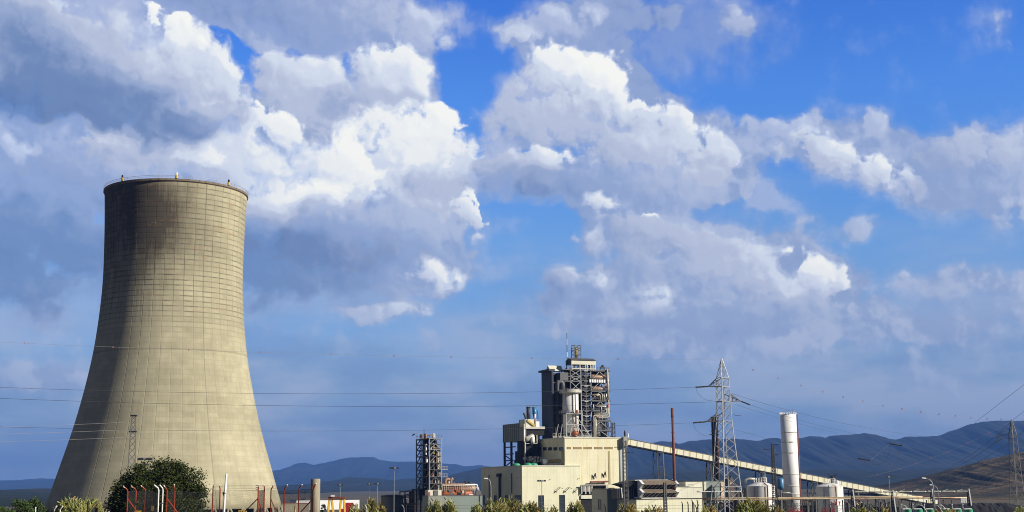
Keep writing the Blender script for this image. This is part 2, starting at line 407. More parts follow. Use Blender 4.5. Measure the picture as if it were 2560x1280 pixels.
class MB:
    """Collects faces in world coordinates and links them as one mesh object."""
    def __init__(self):
        self.v, self.f, self.m = [], [], []
        self.mi = 0

    def quad(self, a, b, c, d):
        n = len(self.v); self.v += [tuple(a), tuple(b), tuple(c), tuple(d)]
        self.f.append((n, n + 1, n + 2, n + 3)); self.m.append(self.mi); return self

    def tri(self, a, b, c):
        n = len(self.v); self.v += [tuple(a), tuple(b), tuple(c)]
        self.f.append((n, n + 1, n + 2)); self.m.append(self.mi); return self

    def prism(self, base, top):
        """Closed solid between two rings of equal count."""
        n, k = len(self.v), len(base)
        self.v += [tuple(p) for p in base] + [tuple(p) for p in top]
        for i in range(k):
            j = (i + 1) % k
            self.f.append((n + i, n + j, n + k + j, n + k + i)); self.m.append(self.mi)
        self.f.append(tuple(n + i for i in reversed(range(k)))); self.m.append(self.mi)
        self.f.append(tuple(n + k + i for i in range(k))); self.m.append(self.mi)
        return self

    def box(self, x0, y0, z0, x1, y1, z1):
        return self.prism([(x0, y0, z0), (x1, y0, z0), (x1, y1, z0), (x0, y1, z0)], [(x0, y0, z1), (x1, y0, z1), (x1, y1, z1), (x0, y1, z1)])

    def fbox(self, fr, u0, u1, v0, v1, z0, z1, z1b=None):
        """Box in the plan frame fr = (origin, U, V); z1b: height of the roof at u1."""
        z1b = z1 if z1b is None else z1b
        b = [fr.p(u0, v0, z0), fr.p(u1, v0, z0), fr.p(u1, v1, z0), fr.p(u0, v1, z0)]
        t = [fr.p(u0, v0, z1), fr.p(u1, v0, z1b), fr.p(u1, v1, z1b), fr.p(u0, v1, z1)]
        return self.prism(b, t)

    def bar(self, p0, p1, r, sides=4, r1=None, up=None):
        """Straight bar or tapering tube."""
        p0, p1 = Vector(p0), Vector(p1)
        d = (p1 - p0)
        if d.length < 1e-6: return self
        d.normalize()
        a = Vector((0, 0, 1)) if abs(d.z) < 0.95 else Vector((cos(0.38), sin(0.38), 0))
        x = d.cross(a).normalized(); y = x.cross(d).normalized()
        r1 = r if r1 is None else r1
        off = pi / 4 if sides == 4 else 0.0
        k = sqrt(2) if sides == 4 else 1.0
        A = [p0 + (x * cos(off + 2 * pi * i / sides) + y * sin(off + 2 * pi * i / sides)) * r * k for i in range(sides)]
        B = [p1 + (x * cos(off + 2 * pi * i / sides) + y * sin(off + 2 * pi * i / sides)) * r1 * k for i in range(sides)]
        return self.prism(B, A)

    def tube(self, pts, r, sides=6, radii=None):
        """Bent tube through pts."""
        pts = [Vector(p) for p in pts]
        n0 = len(self.v)
        prev = None
        for i, p in enumerate(pts):
            d = (pts[min(i + 1, len(pts) - 1)] - pts[max(i - 1, 0)]).normalized()
            if prev is None:
                a = Vector((0, 0, 1)) if abs(d.z) < 0.9 else Vector((1, 0, 0))
                x = d.cross(a).normalized()
            else:
                x = (prev - d * prev.dot(d)).normalized()
            prev = x
            y = d.cross(x)
            rr = radii[i] if radii else r
            for k in range(sides):
                w = 2 * pi * k / sides
                self.v.append(tuple(p + (x * cos(w) + y * sin(w)) * rr))
        for i in range(len(pts) - 1):
            for k in range(sides):
                a, b = n0 + i * sides + k, n0 + i * sides + (k + 1) % sides
                self.f.append((a, b, b + sides, a + sides)); self.m.append(self.mi)
        self.f.append(tuple(n0 + k for k in reversed(range(sides)))); self.m.append(self.mi)
        e = n0 + (len(pts) - 1) * sides
        self.f.append(tuple(e + k for k in range(sides))); self.m.append(self.mi)
        return self

    def lathe(self, c, prof, seg=32, cap=True, a0=0.0, a1=2 * pi):
        """prof: list of (r, z) from bottom to top around the vertical through c."""
        n0 = len(self.v)
        full = abs(a1 - a0 - 2 * pi) < 1e-6
        k = seg if full else seg + 1
        for r, z in prof:
            for i in range(k):
                w = a0 + (a1 - a0) * i / seg
                self.v.append((c[0] + r * sin(w), c[1] - r * cos(w), z))
        for j in range(len(prof) - 1):
            for i in range(seg):
                a, b = n0 + j * k + i, n0 + j * k + (i + 1) % k
                self.f.append((a, b, b + k, a + k)); self.m.append(self.mi)
        if cap and full:
            if prof[0][0] > 1e-4: self.f.append(tuple(n0 + i for i in reversed(range(k)))); self.m.append(self.mi)
            e = n0 + (len(prof) - 1) * k
            if prof[-1][0] > 1e-4: self.f.append(tuple(e + i for i in range(k))); self.m.append(self.mi)
        return self

    def cylh(self, p0, p1, r, sides=16, dome=0.0):
        """Lying or leaning drum with rounded ends."""
        p0, p1 = Vector(p0), Vector(p1)
        d = (p1 - p0).normalized()
        if dome <= 0: return self.tube([p0, p1], r, sides)
        pts = [p0 - d * dome * 1.0, p0 - d * dome * 0.75, p0 - d * dome * 0.35, p0, p1, p1 + d * dome * 0.35, p1 + d * dome * 0.75, p1 + d * dome]
        return self.tube(pts, r, sides, [0.08 * r, 0.6 * r, 0.9 * r, r, r, 0.9 * r, 0.6 * r, 0.08 * r])

    def build(self, name, mat, parent=None, smooth=False, label=None, cat=None, group=None, kind=None, origin=None):
        if not self.v: return None
        if parent is not None:
            o0 = world_loc(parent)
        elif origin is not None:
            o0 = Vector(origin)
        else:
            xs = [p[0] for p in self.v]; ys = [p[1] for p in self.v]; zs = [p[2] for p in self.v]
            o0 = Vector(((min(xs) + max(xs)) / 2, (min(ys) + max(ys)) / 2, min(zs)))
        me = bpy.data.meshes.new(name)
        me.from_pydata([(p[0] - o0.x, p[1] - o0.y, p[2] - o0.z) for p in self.v], [], self.f)
        mats = mat if isinstance(mat, (list, tuple)) else [mat]
        for m in mats: me.materials.append(m)
        if len(mats) > 1: me.polygons.foreach_set('material_index', self.m)
        if smooth: me.polygons.foreach_set('use_smooth', [True] * len(self.f))
        me.update()
        o = bpy.data.objects.new(name, me)
        COL.objects.link(o)
        if parent is not None: o.parent = parent
        else: o.location = o0
        return tag(o, label, cat, group, kind)


def copy_tree(o, parent=None):
    c = o.copy()
    COL.objects.link(c)
    c.parent = parent
    for ch in list(o.children): copy_tree(ch, c)
    return c


class Frame:
    """Plan frame turned by th: p(u, v, z) is u along the sunlit front, v back into the depth."""
    def __init__(self, c, th=R(22)):
        self.c = (c[0], c[1]); self.U = (cos(th), sin(th)); self.V = (-sin(th), cos(th))
    def p(self, u, v, z):
        return (self.c[0] + self.U[0] * u + self.V[0] * v, self.c[1] + self.U[1] * u + self.V[1] * v, z)
    def u(self, px, v=0.0, z=ZC):
        p = self.p(0, v, z); return along(p, self.U, px, z)
    def vv(self, px, u=0.0, z=ZC):
        p = self.p(u, 0, z); return along(p, self.V, px, z)
    def z(self, py, u=0.0, v=0.0):
        p = self.p(u, v, 0); return zrow(p[0], p[1], py)


# ---------------------------------------------------------------- materials
def new_mat(name):
    m = bpy.data.materials.new(name); m.use_nodes = True
    t = m.node_tree; t.nodes.clear()
    o = t.nodes.new('ShaderNodeOutputMaterial')
    b = t.nodes.new('ShaderNodeBsdfPrincipled')
    t.links.new(b.outputs[0], o.inputs[0])
    return m, t, b


def bump(t, b, h, strength=0.4, dist=0.1):
    n = t.nodes.new('ShaderNodeBump'); n.inputs['Strength'].default_value = strength; n.inputs['Distance'].default_value = dist
    put(t, n.inputs['Height'], h); t.links.new(n.outputs[0], b.inputs['Normal'])


def objco(t):
    return S(t, t.nodes.new('ShaderNodeTexCoord').outputs['Object'])


def mat_paint(name, col, var=0.12, rough=0.55, metal=0.0, scale=1.5, dirt=None, dirt_amt=0.3, streak=False, bmp=0.0):
    """Painted or plain surface: uneven tone, optional dirt or rust in patches or running down."""
    m, t, b = new_mat(name)
    v = objco(t)
    n = noise(t, v, scale, 5, 0.6)
    c = mixc(t, n, tuple(x * (1 - var) for x in col[:3]), tuple(min(1, x * (1 + var)) for x in col[:3]))
    if dirt is not None:
        sv = vmath(t, 'MULTIPLY', v, (1.0, 1.0, 0.08)) if streak else v
        d = noise(t, sv, scale * 1.7, 6, 0.65)
        c = mixc(t, smooth(t, d, 0.62 - dirt_amt * 0.4, 0.80 - dirt_amt * 0.35) * 0.85, c, dirt[:3])
    put(t, b.inputs['Base Color'], c)
    put(t, b.inputs['Roughness'], lin(t, n, 0.3, 0.7, max(0.05, rough - 0.1), min(1, rough + 0.1)))
    b.inputs['Metallic'].default_value = metal
    if bmp: bump(t, b, n, bmp, 0.05)
    return m


def mat_panel(name, col, period=1.2, axis_uv=None, stain=None, stain_amt=0.3, rough=0.6, hline=None):
    """Ribbed sheet cladding: fine vertical seams, faint sheet-to-sheet tone, rain streaks."""
    m, t, b = new_mat(name)
    v = objco(t)
    x, y, z = xyz(t, v)
    s = (x * cos(R(22)) + y * sin(R(22))) + (y * cos(R(22)) - x * sin(R(22))) * 1.0
    k = s / period
    fr = k._m('FRACT')
    seam = smooth(t, (fr - 0.5).ab(), 0.46, 0.5)
    cell = node(t, 'ShaderNodeTexWhiteNoise', 0, noise_dimensions='1D', ins={'W': k._m('FLOOR')})
    n = noise(t, v, 0.25, 5, 0.6)
    st = noise(t, comb(t, x * 1.3, y * 1.3, z * 0.06), 0.9, 6, 0.7)
    f = lin(t, cell, 0, 1, 0.965, 1.03) * lin(t, n, 0.3, 0.7, 0.93, 1.05) * (1.0 - seam * 0.22)
    if hline:
        hf = (z / hline)._m('FRACT')
        f = f * (1.0 - smooth(t, (hf - 0.5).ab(), 0.485, 0.5) * 0.12)
    c = mixc(t, 1.0, col[:3], comb(t, f, f, f), 'MULTIPLY')
    if stain is not None:
        c = mixc(t, smooth(t, st, 0.66 - stain_amt * 0.4, 0.86 - stain_amt * 0.3) * 0.8, c, stain[:3])
    put(t, b.inputs['Base Color'], c)
    b.inputs['Roughness'].default_value = rough
    bump(t, b, seam * -1.0 + n * 0.3, 0.35, 0.05)
    return m


M = {}
M['steel'] = mat_paint('galvanised_steel', (0.30, 0.31, 0.33), 0.25, 0.5, 0.35, 2.0, (0.2, 0.16, 0.12), 0.15)
M['pylon'] = mat_paint('pylon_zinc', (0.30, 0.32, 0.35), 0.2, 0.5, 0.25, 1.0)
M['dark_steel'] = mat_paint('dark_steel', (0.028, 0.030, 0.035), 0.4, 0.55, 0.2, 1.0, (0.09, 0.06, 0.04), 0.25)
M['mid_steel'] = mat_paint('weathered_steel', (0.105, 0.11, 0.12), 0.4, 0.55, 0.2, 0.8, (0.12, 0.09, 0.07), 0.3)
M['pale_steel'] = mat_paint('pale_lagging', (0.60, 0.58, 0.52), 0.15, 0.4, 0.25, 0.6, (0.33, 0.22, 0.12), 0.22)
M['cream'] = mat_panel('cream_cladding', (0.75, 0.735, 0.54), 1.1, None, (0.70, 0.56, 0.24), 0.25, hline=8.0)
M['cream_stain'] = mat_panel('stained_cream_cladding', (0.76, 0.725, 0.52), 3.2, None, (0.68, 0.50, 0.20), 0.45, hline=11.0)
M['cream_plain'] = mat_panel('plain_cream_cladding', (0.66, 0.65, 0.53), 2.4, None, (0.5, 0.42, 0.22), 0.15, hline=5.0)
M['pale_stripe'] = mat_paint('pale_grey_sheet', (0.42, 0.47, 0.50), 0.06, 0.5, 0.0, 0.5)
M['ochre'] = mat_paint('ochre_rust_stain', (0.42, 0.35, 0.16), 0.2, 0.7, 0.0, 0.7)
M['louvre'] = mat_paint('louvre_ochre', (0.45, 0.33, 0.18), 0.2, 0.7, 0.0, 0.6, (0.25, 0.16, 0.08), 0.3)
M['grey_green'] = mat_panel('grey_green_cladding', (0.21, 0.26, 0.24), 2.2, None, (0.12, 0.14, 0.12), 0.15, hline=6.0)
M['grey_clad'] = mat_panel('grey_cladding', (0.27, 0.29, 0.25), 2.4, None, (0.2, 0.19, 0.15), 0.2)
M['dark_clad'] = mat_panel('dark_blue_cladding', (0.045, 0.052, 0.075), 1.5, None, (0.05, 0.05, 0.06), 0.2)
M['black'] = mat_paint('sooty_black', (0.012, 0.012, 0.014), 0.4, 0.9)
M['hood'] = mat_paint('brown_hood', (0.20, 0.155, 0.115), 0.2, 0.7, 0.0, 0.6, (0.10, 0.07, 0.05), 0.3)
M['umber'] = mat_paint('umber_sheet', (0.085, 0.06, 0.05), 0.3, 0.7, 0.0, 0.6)
M['glass'] = mat_paint('dark_window_glass', (0.03, 0.045, 0.06), 0.3, 0.12)
M['white'] = mat_paint('white_paint', (0.84, 0.85, 0.86), 0.03, 0.45, 0.0, 0.3, (0.66, 0.65, 0.62), 0.06, True)
M['clean_white'] = mat_paint('clean_white_paint', (0.90, 0.90, 0.90), 0.02, 0.4, 0.0, 0.2)
M['tank'] = mat_paint('tank_white', (0.80, 0.80, 0.79), 0.05, 0.5, 0.0, 0.5, (0.36, 0.20, 0.10), 0.30, True)
M['rust'] = mat_paint('rust', (0.26, 0.085, 0.035), 0.45, 0.8, 0.0, 1.0, (0.10, 0.035, 0.02), 0.4)
M['stack_rust'] = mat_paint('rusty_stack', (0.17, 0.05, 0.035), 0.35, 0.75, 0.0, 0.6, (0.42, 0.16, 0.07), 0.25, True)
M['orange'] = mat_paint('orange_paint', (0.34, 0.10, 0.035), 0.35, 0.5, 0.0, 1.0, (0.3, 0.08, 0.03), 0.35)
M['yellow'] = mat_paint('yellow_paint', (0.62, 0.38, 0.03), 0.15, 0.5, 0.0, 2.0)
M['mustard'] = mat_paint('mustard_vessel', (0.55, 0.42, 0.08), 0.3, 0.5, 0.0, 1.0, (0.2, 0.1, 0.04), 0.35)
M['red_fence'] = mat_paint('red_fence_paint', (0.30, 0.040, 0.018), 0.25, 0.5, 0.0, 6.0, (0.42, 0.14, 0.06), 0.3, True)
M['red'] = mat_paint('red_paint', (0.45, 0.03, 0.025), 0.2, 0.5)
M['blue'] = mat_paint('blue_vessel', (0.05, 0.20, 0.40), 0.2, 0.4, 0.0, 1.0)
M['green'] = mat_paint('green_drum', (0.04, 0.30, 0.16), 0.2, 0.5, 0.0, 1.0)
M['copper'] = mat_paint('rusty_lagging', (0.38, 0.25, 0.17), 0.3, 0.5, 0.1, 1.5, (0.20, 0.08, 0.04), 0.4)
M['pipe_pale'] = mat_paint('primrose_pipe', (0.72, 0.60, 0.38), 0.15, 0.5, 0.0, 0.3, (0.55, 0.22, 0.10), 0.42)
M['wire'] = mat_paint('line_wire', (0.10, 0.10, 0.11), 0.1, 0.6, 0.3)
M['pale_wire'] = mat_paint('pale_wire', (0.55, 0.54, 0.52), 0.1, 0.5, 0.3)
M['insul'] = mat_paint('insulator_brown', (0.035, 0.03, 0.03), 0.3, 0.25)
M['marker'] = mat_paint('marker_red', (0.60, 0.20, 0.15), 0.1, 0.6)
M['coal'] = mat_paint('coal', (0.012, 0.012, 0.016), 0.5, 0.9, 0.0, 0.4, None, 0, False, 0.6)
M['post_concrete'] = mat_paint('post_concrete', (0.30, 0.27, 0.20), 0.2, 0.85, 0.0, 3.0, (0.45, 0.42, 0.34), 0.25, True)
M['tile'] = mat_paint('terracotta_roof', (0.30, 0.13, 0.08), 0.2, 0.8, 0.0, 1.0)
M['bark'] = mat_paint('bark', (0.10, 0.075, 0.05), 0.3, 0.9, 0.0, 4.0, None, 0, False, 0.5)


def mat_leaf(name, c0, c1, scale=0.8):
    m, t, b = new_mat(name)
    g = S(t, t.nodes.new('ShaderNodeNewGeometry').outputs['Random Per Island'])
    n = noise(t, objco(t), scale, 3, 0.5)
    c = mixc(t, (g * 0.6 + n * 0.5).clamp(), c0, c1)
    put(t, b.inputs['Base Color'], c)
    b.inputs['Roughness'].default_value = 0.6
    b.inputs['Specular IOR Level'].default_value = 0.08
    return m


M['oak'] = mat_leaf('evergreen_oak_leaf', (0.010, 0.018, 0.005), (0.070, 0.088, 0.022))
M['pine'] = mat_leaf('pine_needles', (0.030, 0.050, 0.015), (0.10, 0.15, 0.045))
M['broom'] = mat_leaf('broom_twigs', (0.15, 0.19, 0.05), (0.42, 0.43, 0.17))
M['broom_dry'] = mat_leaf('dry_broom_twigs', (0.24, 0.18, 0.06), (0.52, 0.38, 0.15))
M['cypress'] = mat_leaf('cypress_leaf', (0.010, 0.022, 0.010), (0.04, 0.06, 0.025))


def mat_ground():
    m, t, b = new_mat('ground_soil')
    v = S(t, t.nodes.new('ShaderNodeNewGeometry').outputs['Position'])
    n1 = noise(t, v, 0.0016, 4, 0.5)
    n2 = noise(t, v, 0.02, 6, 0.6)
    n3 = noise(t, v, 0.9, 4, 0.6)
    c = ramp(t, n1 + (n2 - 0.5) * 0.25, [(0.36, (0.045, 0.04, 0.02, 1)), (0.46, (0.10, 0.06, 0.035, 1)), (0.54, (0.035, 0.045, 0.018, 1)), (0.64, (0.14, 0.085, 0.05, 1))])
    dots = smooth(t, voro(t, v, 0.02), 0.30, 0.16)
    c = mixc(t, dots * 0.85, c, (0.02, 0.03, 0.012))
    c = mixc(t, smooth(t, n3, 0.35, 0.7) * 0.5, c, (0.14, 0.13, 0.06))
    put(t, b.inputs['Base Color'], c)
    b.inputs['Roughness'].default_value = 0.95
    bump(t, b, n3, 0.4, 0.2)
    return m


def mat_hill(name, cols, s=1.0, dots=True):
    m, t, b = new_mat(name)
    v = S(t, t.nodes.new('ShaderNodeNewGeometry').outputs['Position'])
    n1 = noise(t, v, 0.0011 * s, 6, 0.62)
    n2 = noise(t, v, 0.009 * s, 5, 0.65)
    n3 = noise(t, v, 0.05 * s, 4, 0.7)
    c = ramp(t, (n1 * 0.42 + n2 * 0.34 + n3 * 0.24), [(0.40, cols[0]), (0.5, cols[1]), (0.60, cols[2])])
    if dots:
        d = smooth(t, voro(t, v, 0.075 * s), 0.55, 0.30)
        c = mixc(t, d * 0.8, c, (0.018, 0.028, 0.012))
    put(t, b.inputs['Base Color'], c)
    b.inputs['Roughness'].default_value = 0.95
    b.inputs['Specular IOR Level'].default_value = 0.1
    bump(t, b, n2, 0.6, 8.0 / s)
    return m


# ---------------------------------------------------------------- ground, hills, haze
def build_ground():
    ys = [-60, -20, 10, 30, 45, 55, 60, 65, 72, 80, 90, 100, 110, 120, 135, 150, 170, 190, 215, 240, 270, 320, 400, 550, 800, 1200, 1800, 2800, 4500, 7000, 11000, 18000, 26000]
    xs = [-24000, -9000, -3500, -1500, -700, -400, -250] + list(range(-180, 181, 8)) + [250, 400, 700, 1500, 3500, 9000, 24000]
    b = MB()
    for y in ys:
        for x in xs: b.v.append((x, y, ground_z(x, y)))
    k = len(xs)
    for j in range(len(ys) - 1):
        for i in range(k - 1):
            a = j * k + i
            b.f.append((a, a + 1, a + 1 + k, a + k)); b.m.append(0)
    b.build('ground', mat_ground(), smooth=True, kind='structure', origin=(0, 0, 0))


def fbm1(x, seed, oct=5):
    s, a, f = 0.0, 1.0, 1.0
    for k in range(oct):
        s += a * sin(x * f + seed * 7.13 + k * 2.7 + 1.3 * sin(x * f * 0.57 + seed + k))
        a *= 0.55; f *= 2.07
    return s


def hills(name, pts, Y, depth, mat, seed, rough=1.0, step=4.0, foot=1.0, gully=0.10):
    """A range whose crest stands at distance Y and whose slope comes forward over depth down to the plain."""
    n = int((pts[-1][0] - pts[0][0]) / step)
    b = MB()
    rows = 16
    cols = n + 1
    crest = []
    j = 0
    for i in range(cols):
        px = pts[0][0] + (pts[-1][0] - pts[0][0]) * i / n
        while j < len(pts) - 2 and px > pts[j + 1][0]: j += 1
        (xa, ya), (xb, yb) = pts[j], pts[j + 1]
        tt = (px - xa) / (xb - xa)
        py = ya + (yb - ya) * (tt * tt * (3 - 2 * tt) * 0.5 + tt * 0.5)
        p = at(px, py, Y)
        crest.append((p.x, max(p.z + rough * fbm1(px * 0.11, seed) * Y / F * 0.45, 2.0), px))
    for r in range(-1, rows):
        s = r / (rows - 1)
        for (x, h, px) in crest:
            if r < 0:
                b.v.append((x * 1.02, Y + depth * 0.6, h * 0.35)); continue
            g = 1.0 + gully * sin(pi * min(1, s * 1.15)) * (fbm1(px * 0.035 + s * 1.7, seed + 3) * 0.55 + fbm1(px * 0.09 - s * 2.9, seed + 5) * 0.3)
            hh = h * ((1 - s) ** 1.15) * g if s > 0 else h
            y = Y - depth * s
            b.v.append((x * (1 - 0.35 * depth * s / Y), y, hh * foot - (6.0 if r == rows - 1 else 0.0)))
    for r in range(rows):
        for i in range(cols - 1):
            a = r * cols + i
            b.f.append((a, a + cols, a + cols + 1, a + 1)); b.m.append(0)
    return b.build(name, mat, smooth=True, kind='structure', origin=(0, 0, 0))


build_ground()
FOREST = [(0.010, 0.017, 0.012, 1), (0.022, 0.030, 0.020, 1), (0.050, 0.048, 0.034, 1)]
SCRUB = [(0.020, 0.028, 0.015, 1), (0.085, 0.070, 0.040, 1), (0.34, 0.22, 0.12, 1)]
MH_far = mat_hill('far_forest', FOREST, 0.6, False)
MH_mid = mat_hill('mid_forest', FOREST, 1.2, True)
MH_near = mat_hill('scrub_hillside', SCRUB, 4.0, True)
hills('hills', [(-260, 1205), (0, 1201), (40, 1200), (70, 1198), (95, 1196), (140, 1197), (300, 1195), (450, 1196), (620, 1188), (682, 1177), (698, 1175), (720, 1167.5), (742, 1159), (760, 1157), (786, 1162), (807, 1158),
      (828, 1153), (859, 1146), (886, 1143), (934, 1143), (949, 1149), (980, 1154), (1032, 1154), (1104, 1158), (1128, 1160.5), (1138, 1160), (1162, 1166),
      (1197, 1163), (1260, 1170), (1420, 1185)], 13500, 3600, MH_far, 1.0, 0.7)
hills('hills', [(-300, 1238), (0, 1232), (23, 1227), (61, 1225), (87, 1221), (126, 1222), (250, 1226), (420, 1224), (560, 1226), (650, 1230), (720, 1238)], 3000, 2050, MH_mid, 8.0, 0.6)
hills('hills', [(560, 1222), (650, 1219), (690, 1214), (773, 1210), (814, 1202), (829, 1203), (870, 1193), (900, 1194), (946, 1196),
      (980, 1200), (1025, 1196), (1070, 1197), (1116, 1190), (1140, 1184), (1169, 1177), (1204, 1170), (1224, 1166), (1240, 1168), (1290, 1175), (1400, 1195), (1480, 1212)], 6200, 2000, MH_mid, 2.0, 0.6)
hills('hills', [(1330, 1200), (1420, 1175), (1500, 1140), (1569, 1118), (1600, 1112), (1658, 1103), (1679, 1104), (1698, 1110), (1729, 1102), (1780, 1098), (1842, 1097), (1894, 1102), (1924, 1095), (1940, 1095),
      (1965, 1100), (1996, 1096), (2027, 1090), (2045, 1091), (2063, 1094), (2074, 1090), (2106, 1088), (2145, 1085), (2162, 1083), (2188, 1086), (2205, 1091), (2226, 1098), (2241, 1099),
      (2263, 1092), (2300, 1091), (2344, 1090), (2379, 1077), (2431, 1059), (2460, 1054), (2488, 1052), (2560, 1052), (2700, 1045), (2950, 1075)], 7600, 2600, MH_far, 3.0, 0.8)
hills('hills', [(1400, 1206), (1520, 1197), (1591, 1189), (1658, 1178), (1763, 1176), (1900, 1180), (2000, 1177), (2040, 1173), (2084, 1174), (2200, 1178), (2400, 1170), (2560, 1160), (2800, 1150)],
      4300, 1300, MH_mid, 4.0, 0.5)
hills('hills', [(2130, 1234), (2200, 1231), (2230, 1226), (2262, 1219), (2291, 1212), (2325, 1200), (2357, 1186), (2390, 1174), (2422, 1162), (2455, 1152), (2488, 1145), (2525, 1136), (2560, 1129), (2640, 1112), (2800, 1085), (3000, 1080)],
      1500, 560, MH_near, 5.0, 0.35, 3.0, 1.0, 0.10)


def build_haze():
    b = MB().box(-26000, -400, -8, 26000, 19000, 470)
    m = bpy.data.materials.new('haze_air'); m.use_nodes = True
    t = m.node_tree; t.nodes.clear()
    o = t.nodes.new('ShaderNodeOutputMaterial')
    v = t.nodes.new('ShaderNodeVolumePrincipled')
    v.inputs['Color'].default_value = (0.15, 0.36, 1.0, 1)
    v.inputs['Density'].default_value = 7.0e-5
    v.inputs['Anisotropy'].default_value = 0.0
    t.links.new(v.outputs[0], o.inputs['Volume'])
    b.build('haze', m, kind='stuff')


build_haze()

# ---------------------------------------------------------------- the cooling tower
TD = 480.0
LEFT = [(260, 478), (258.5, 560), (258.5, 640), (258, 700), (251.5, 762), (242, 834), (234, 884), (223, 931), (212.5, 972), (200, 1022), (187.5, 1060), (162, 1130), (138, 1198), (128, 1226), (112, 1270)]
RIGHT = [(617, 493), (610, 557), (607, 641), (606.5, 700), (607, 762), (612, 825), (617, 884), (626.5, 944), (637.5, 1000), (658, 1100), (667, 1125), (679, 1172), (690, 1213), (704, 1260)]


def silhouette():
    """Radius over height of the shell, from its two outlines."""
    def side(pts, a0):
        o = []
        for px, py in pts:
            d = ray(px, py)
            al = abs(atan2(d.x, d.y) - a0)
            o.append((ZC + d.z / hypot(d.x, d.y) * DIST * cos(al), DIST * sin(al)))
        return sorted(o)
    def interp(o, z):
        for (z0, r0), (z1, r1) in zip(o, o[1:]):
            if z <= z1: return r0 + (r1 - r0) * (z - z0) / (z1 - z0)
        return o[-1][1]
    best = None
    for k in range(400):
        a0 = R(-16.5) + R(5.0) * k / 400
        DIST = TD / cos(a0)
        l, r = side(LEFT, a0), side(RIGHT, a0)
        e = sum((interp(l, z) - interp(r, z)) ** 2 for z in range(12, 118, 4))
        if best is None or e < best[0]: best = (e, a0, l, r)
    e, a0, l, r = best
    prof = []
    zt = (l[-1][0] + r[-1][0]) / 2
    n = 40
    for i in range(n + 1):
        z = 6.2 + (zt - 6.2) * i / n
        prof.append([z, (interp(l, z) + interp(r, z)) / 2])
    for _ in range(6):
        q = [p[1] for p in prof]
        for i in range(1, n): prof[i][1] = (q[i - 1] + 2 * q[i] + q[i + 1]) / 4
    prof[0][1] = prof[1][1] * 2 - prof[2][1]
    return a0, prof


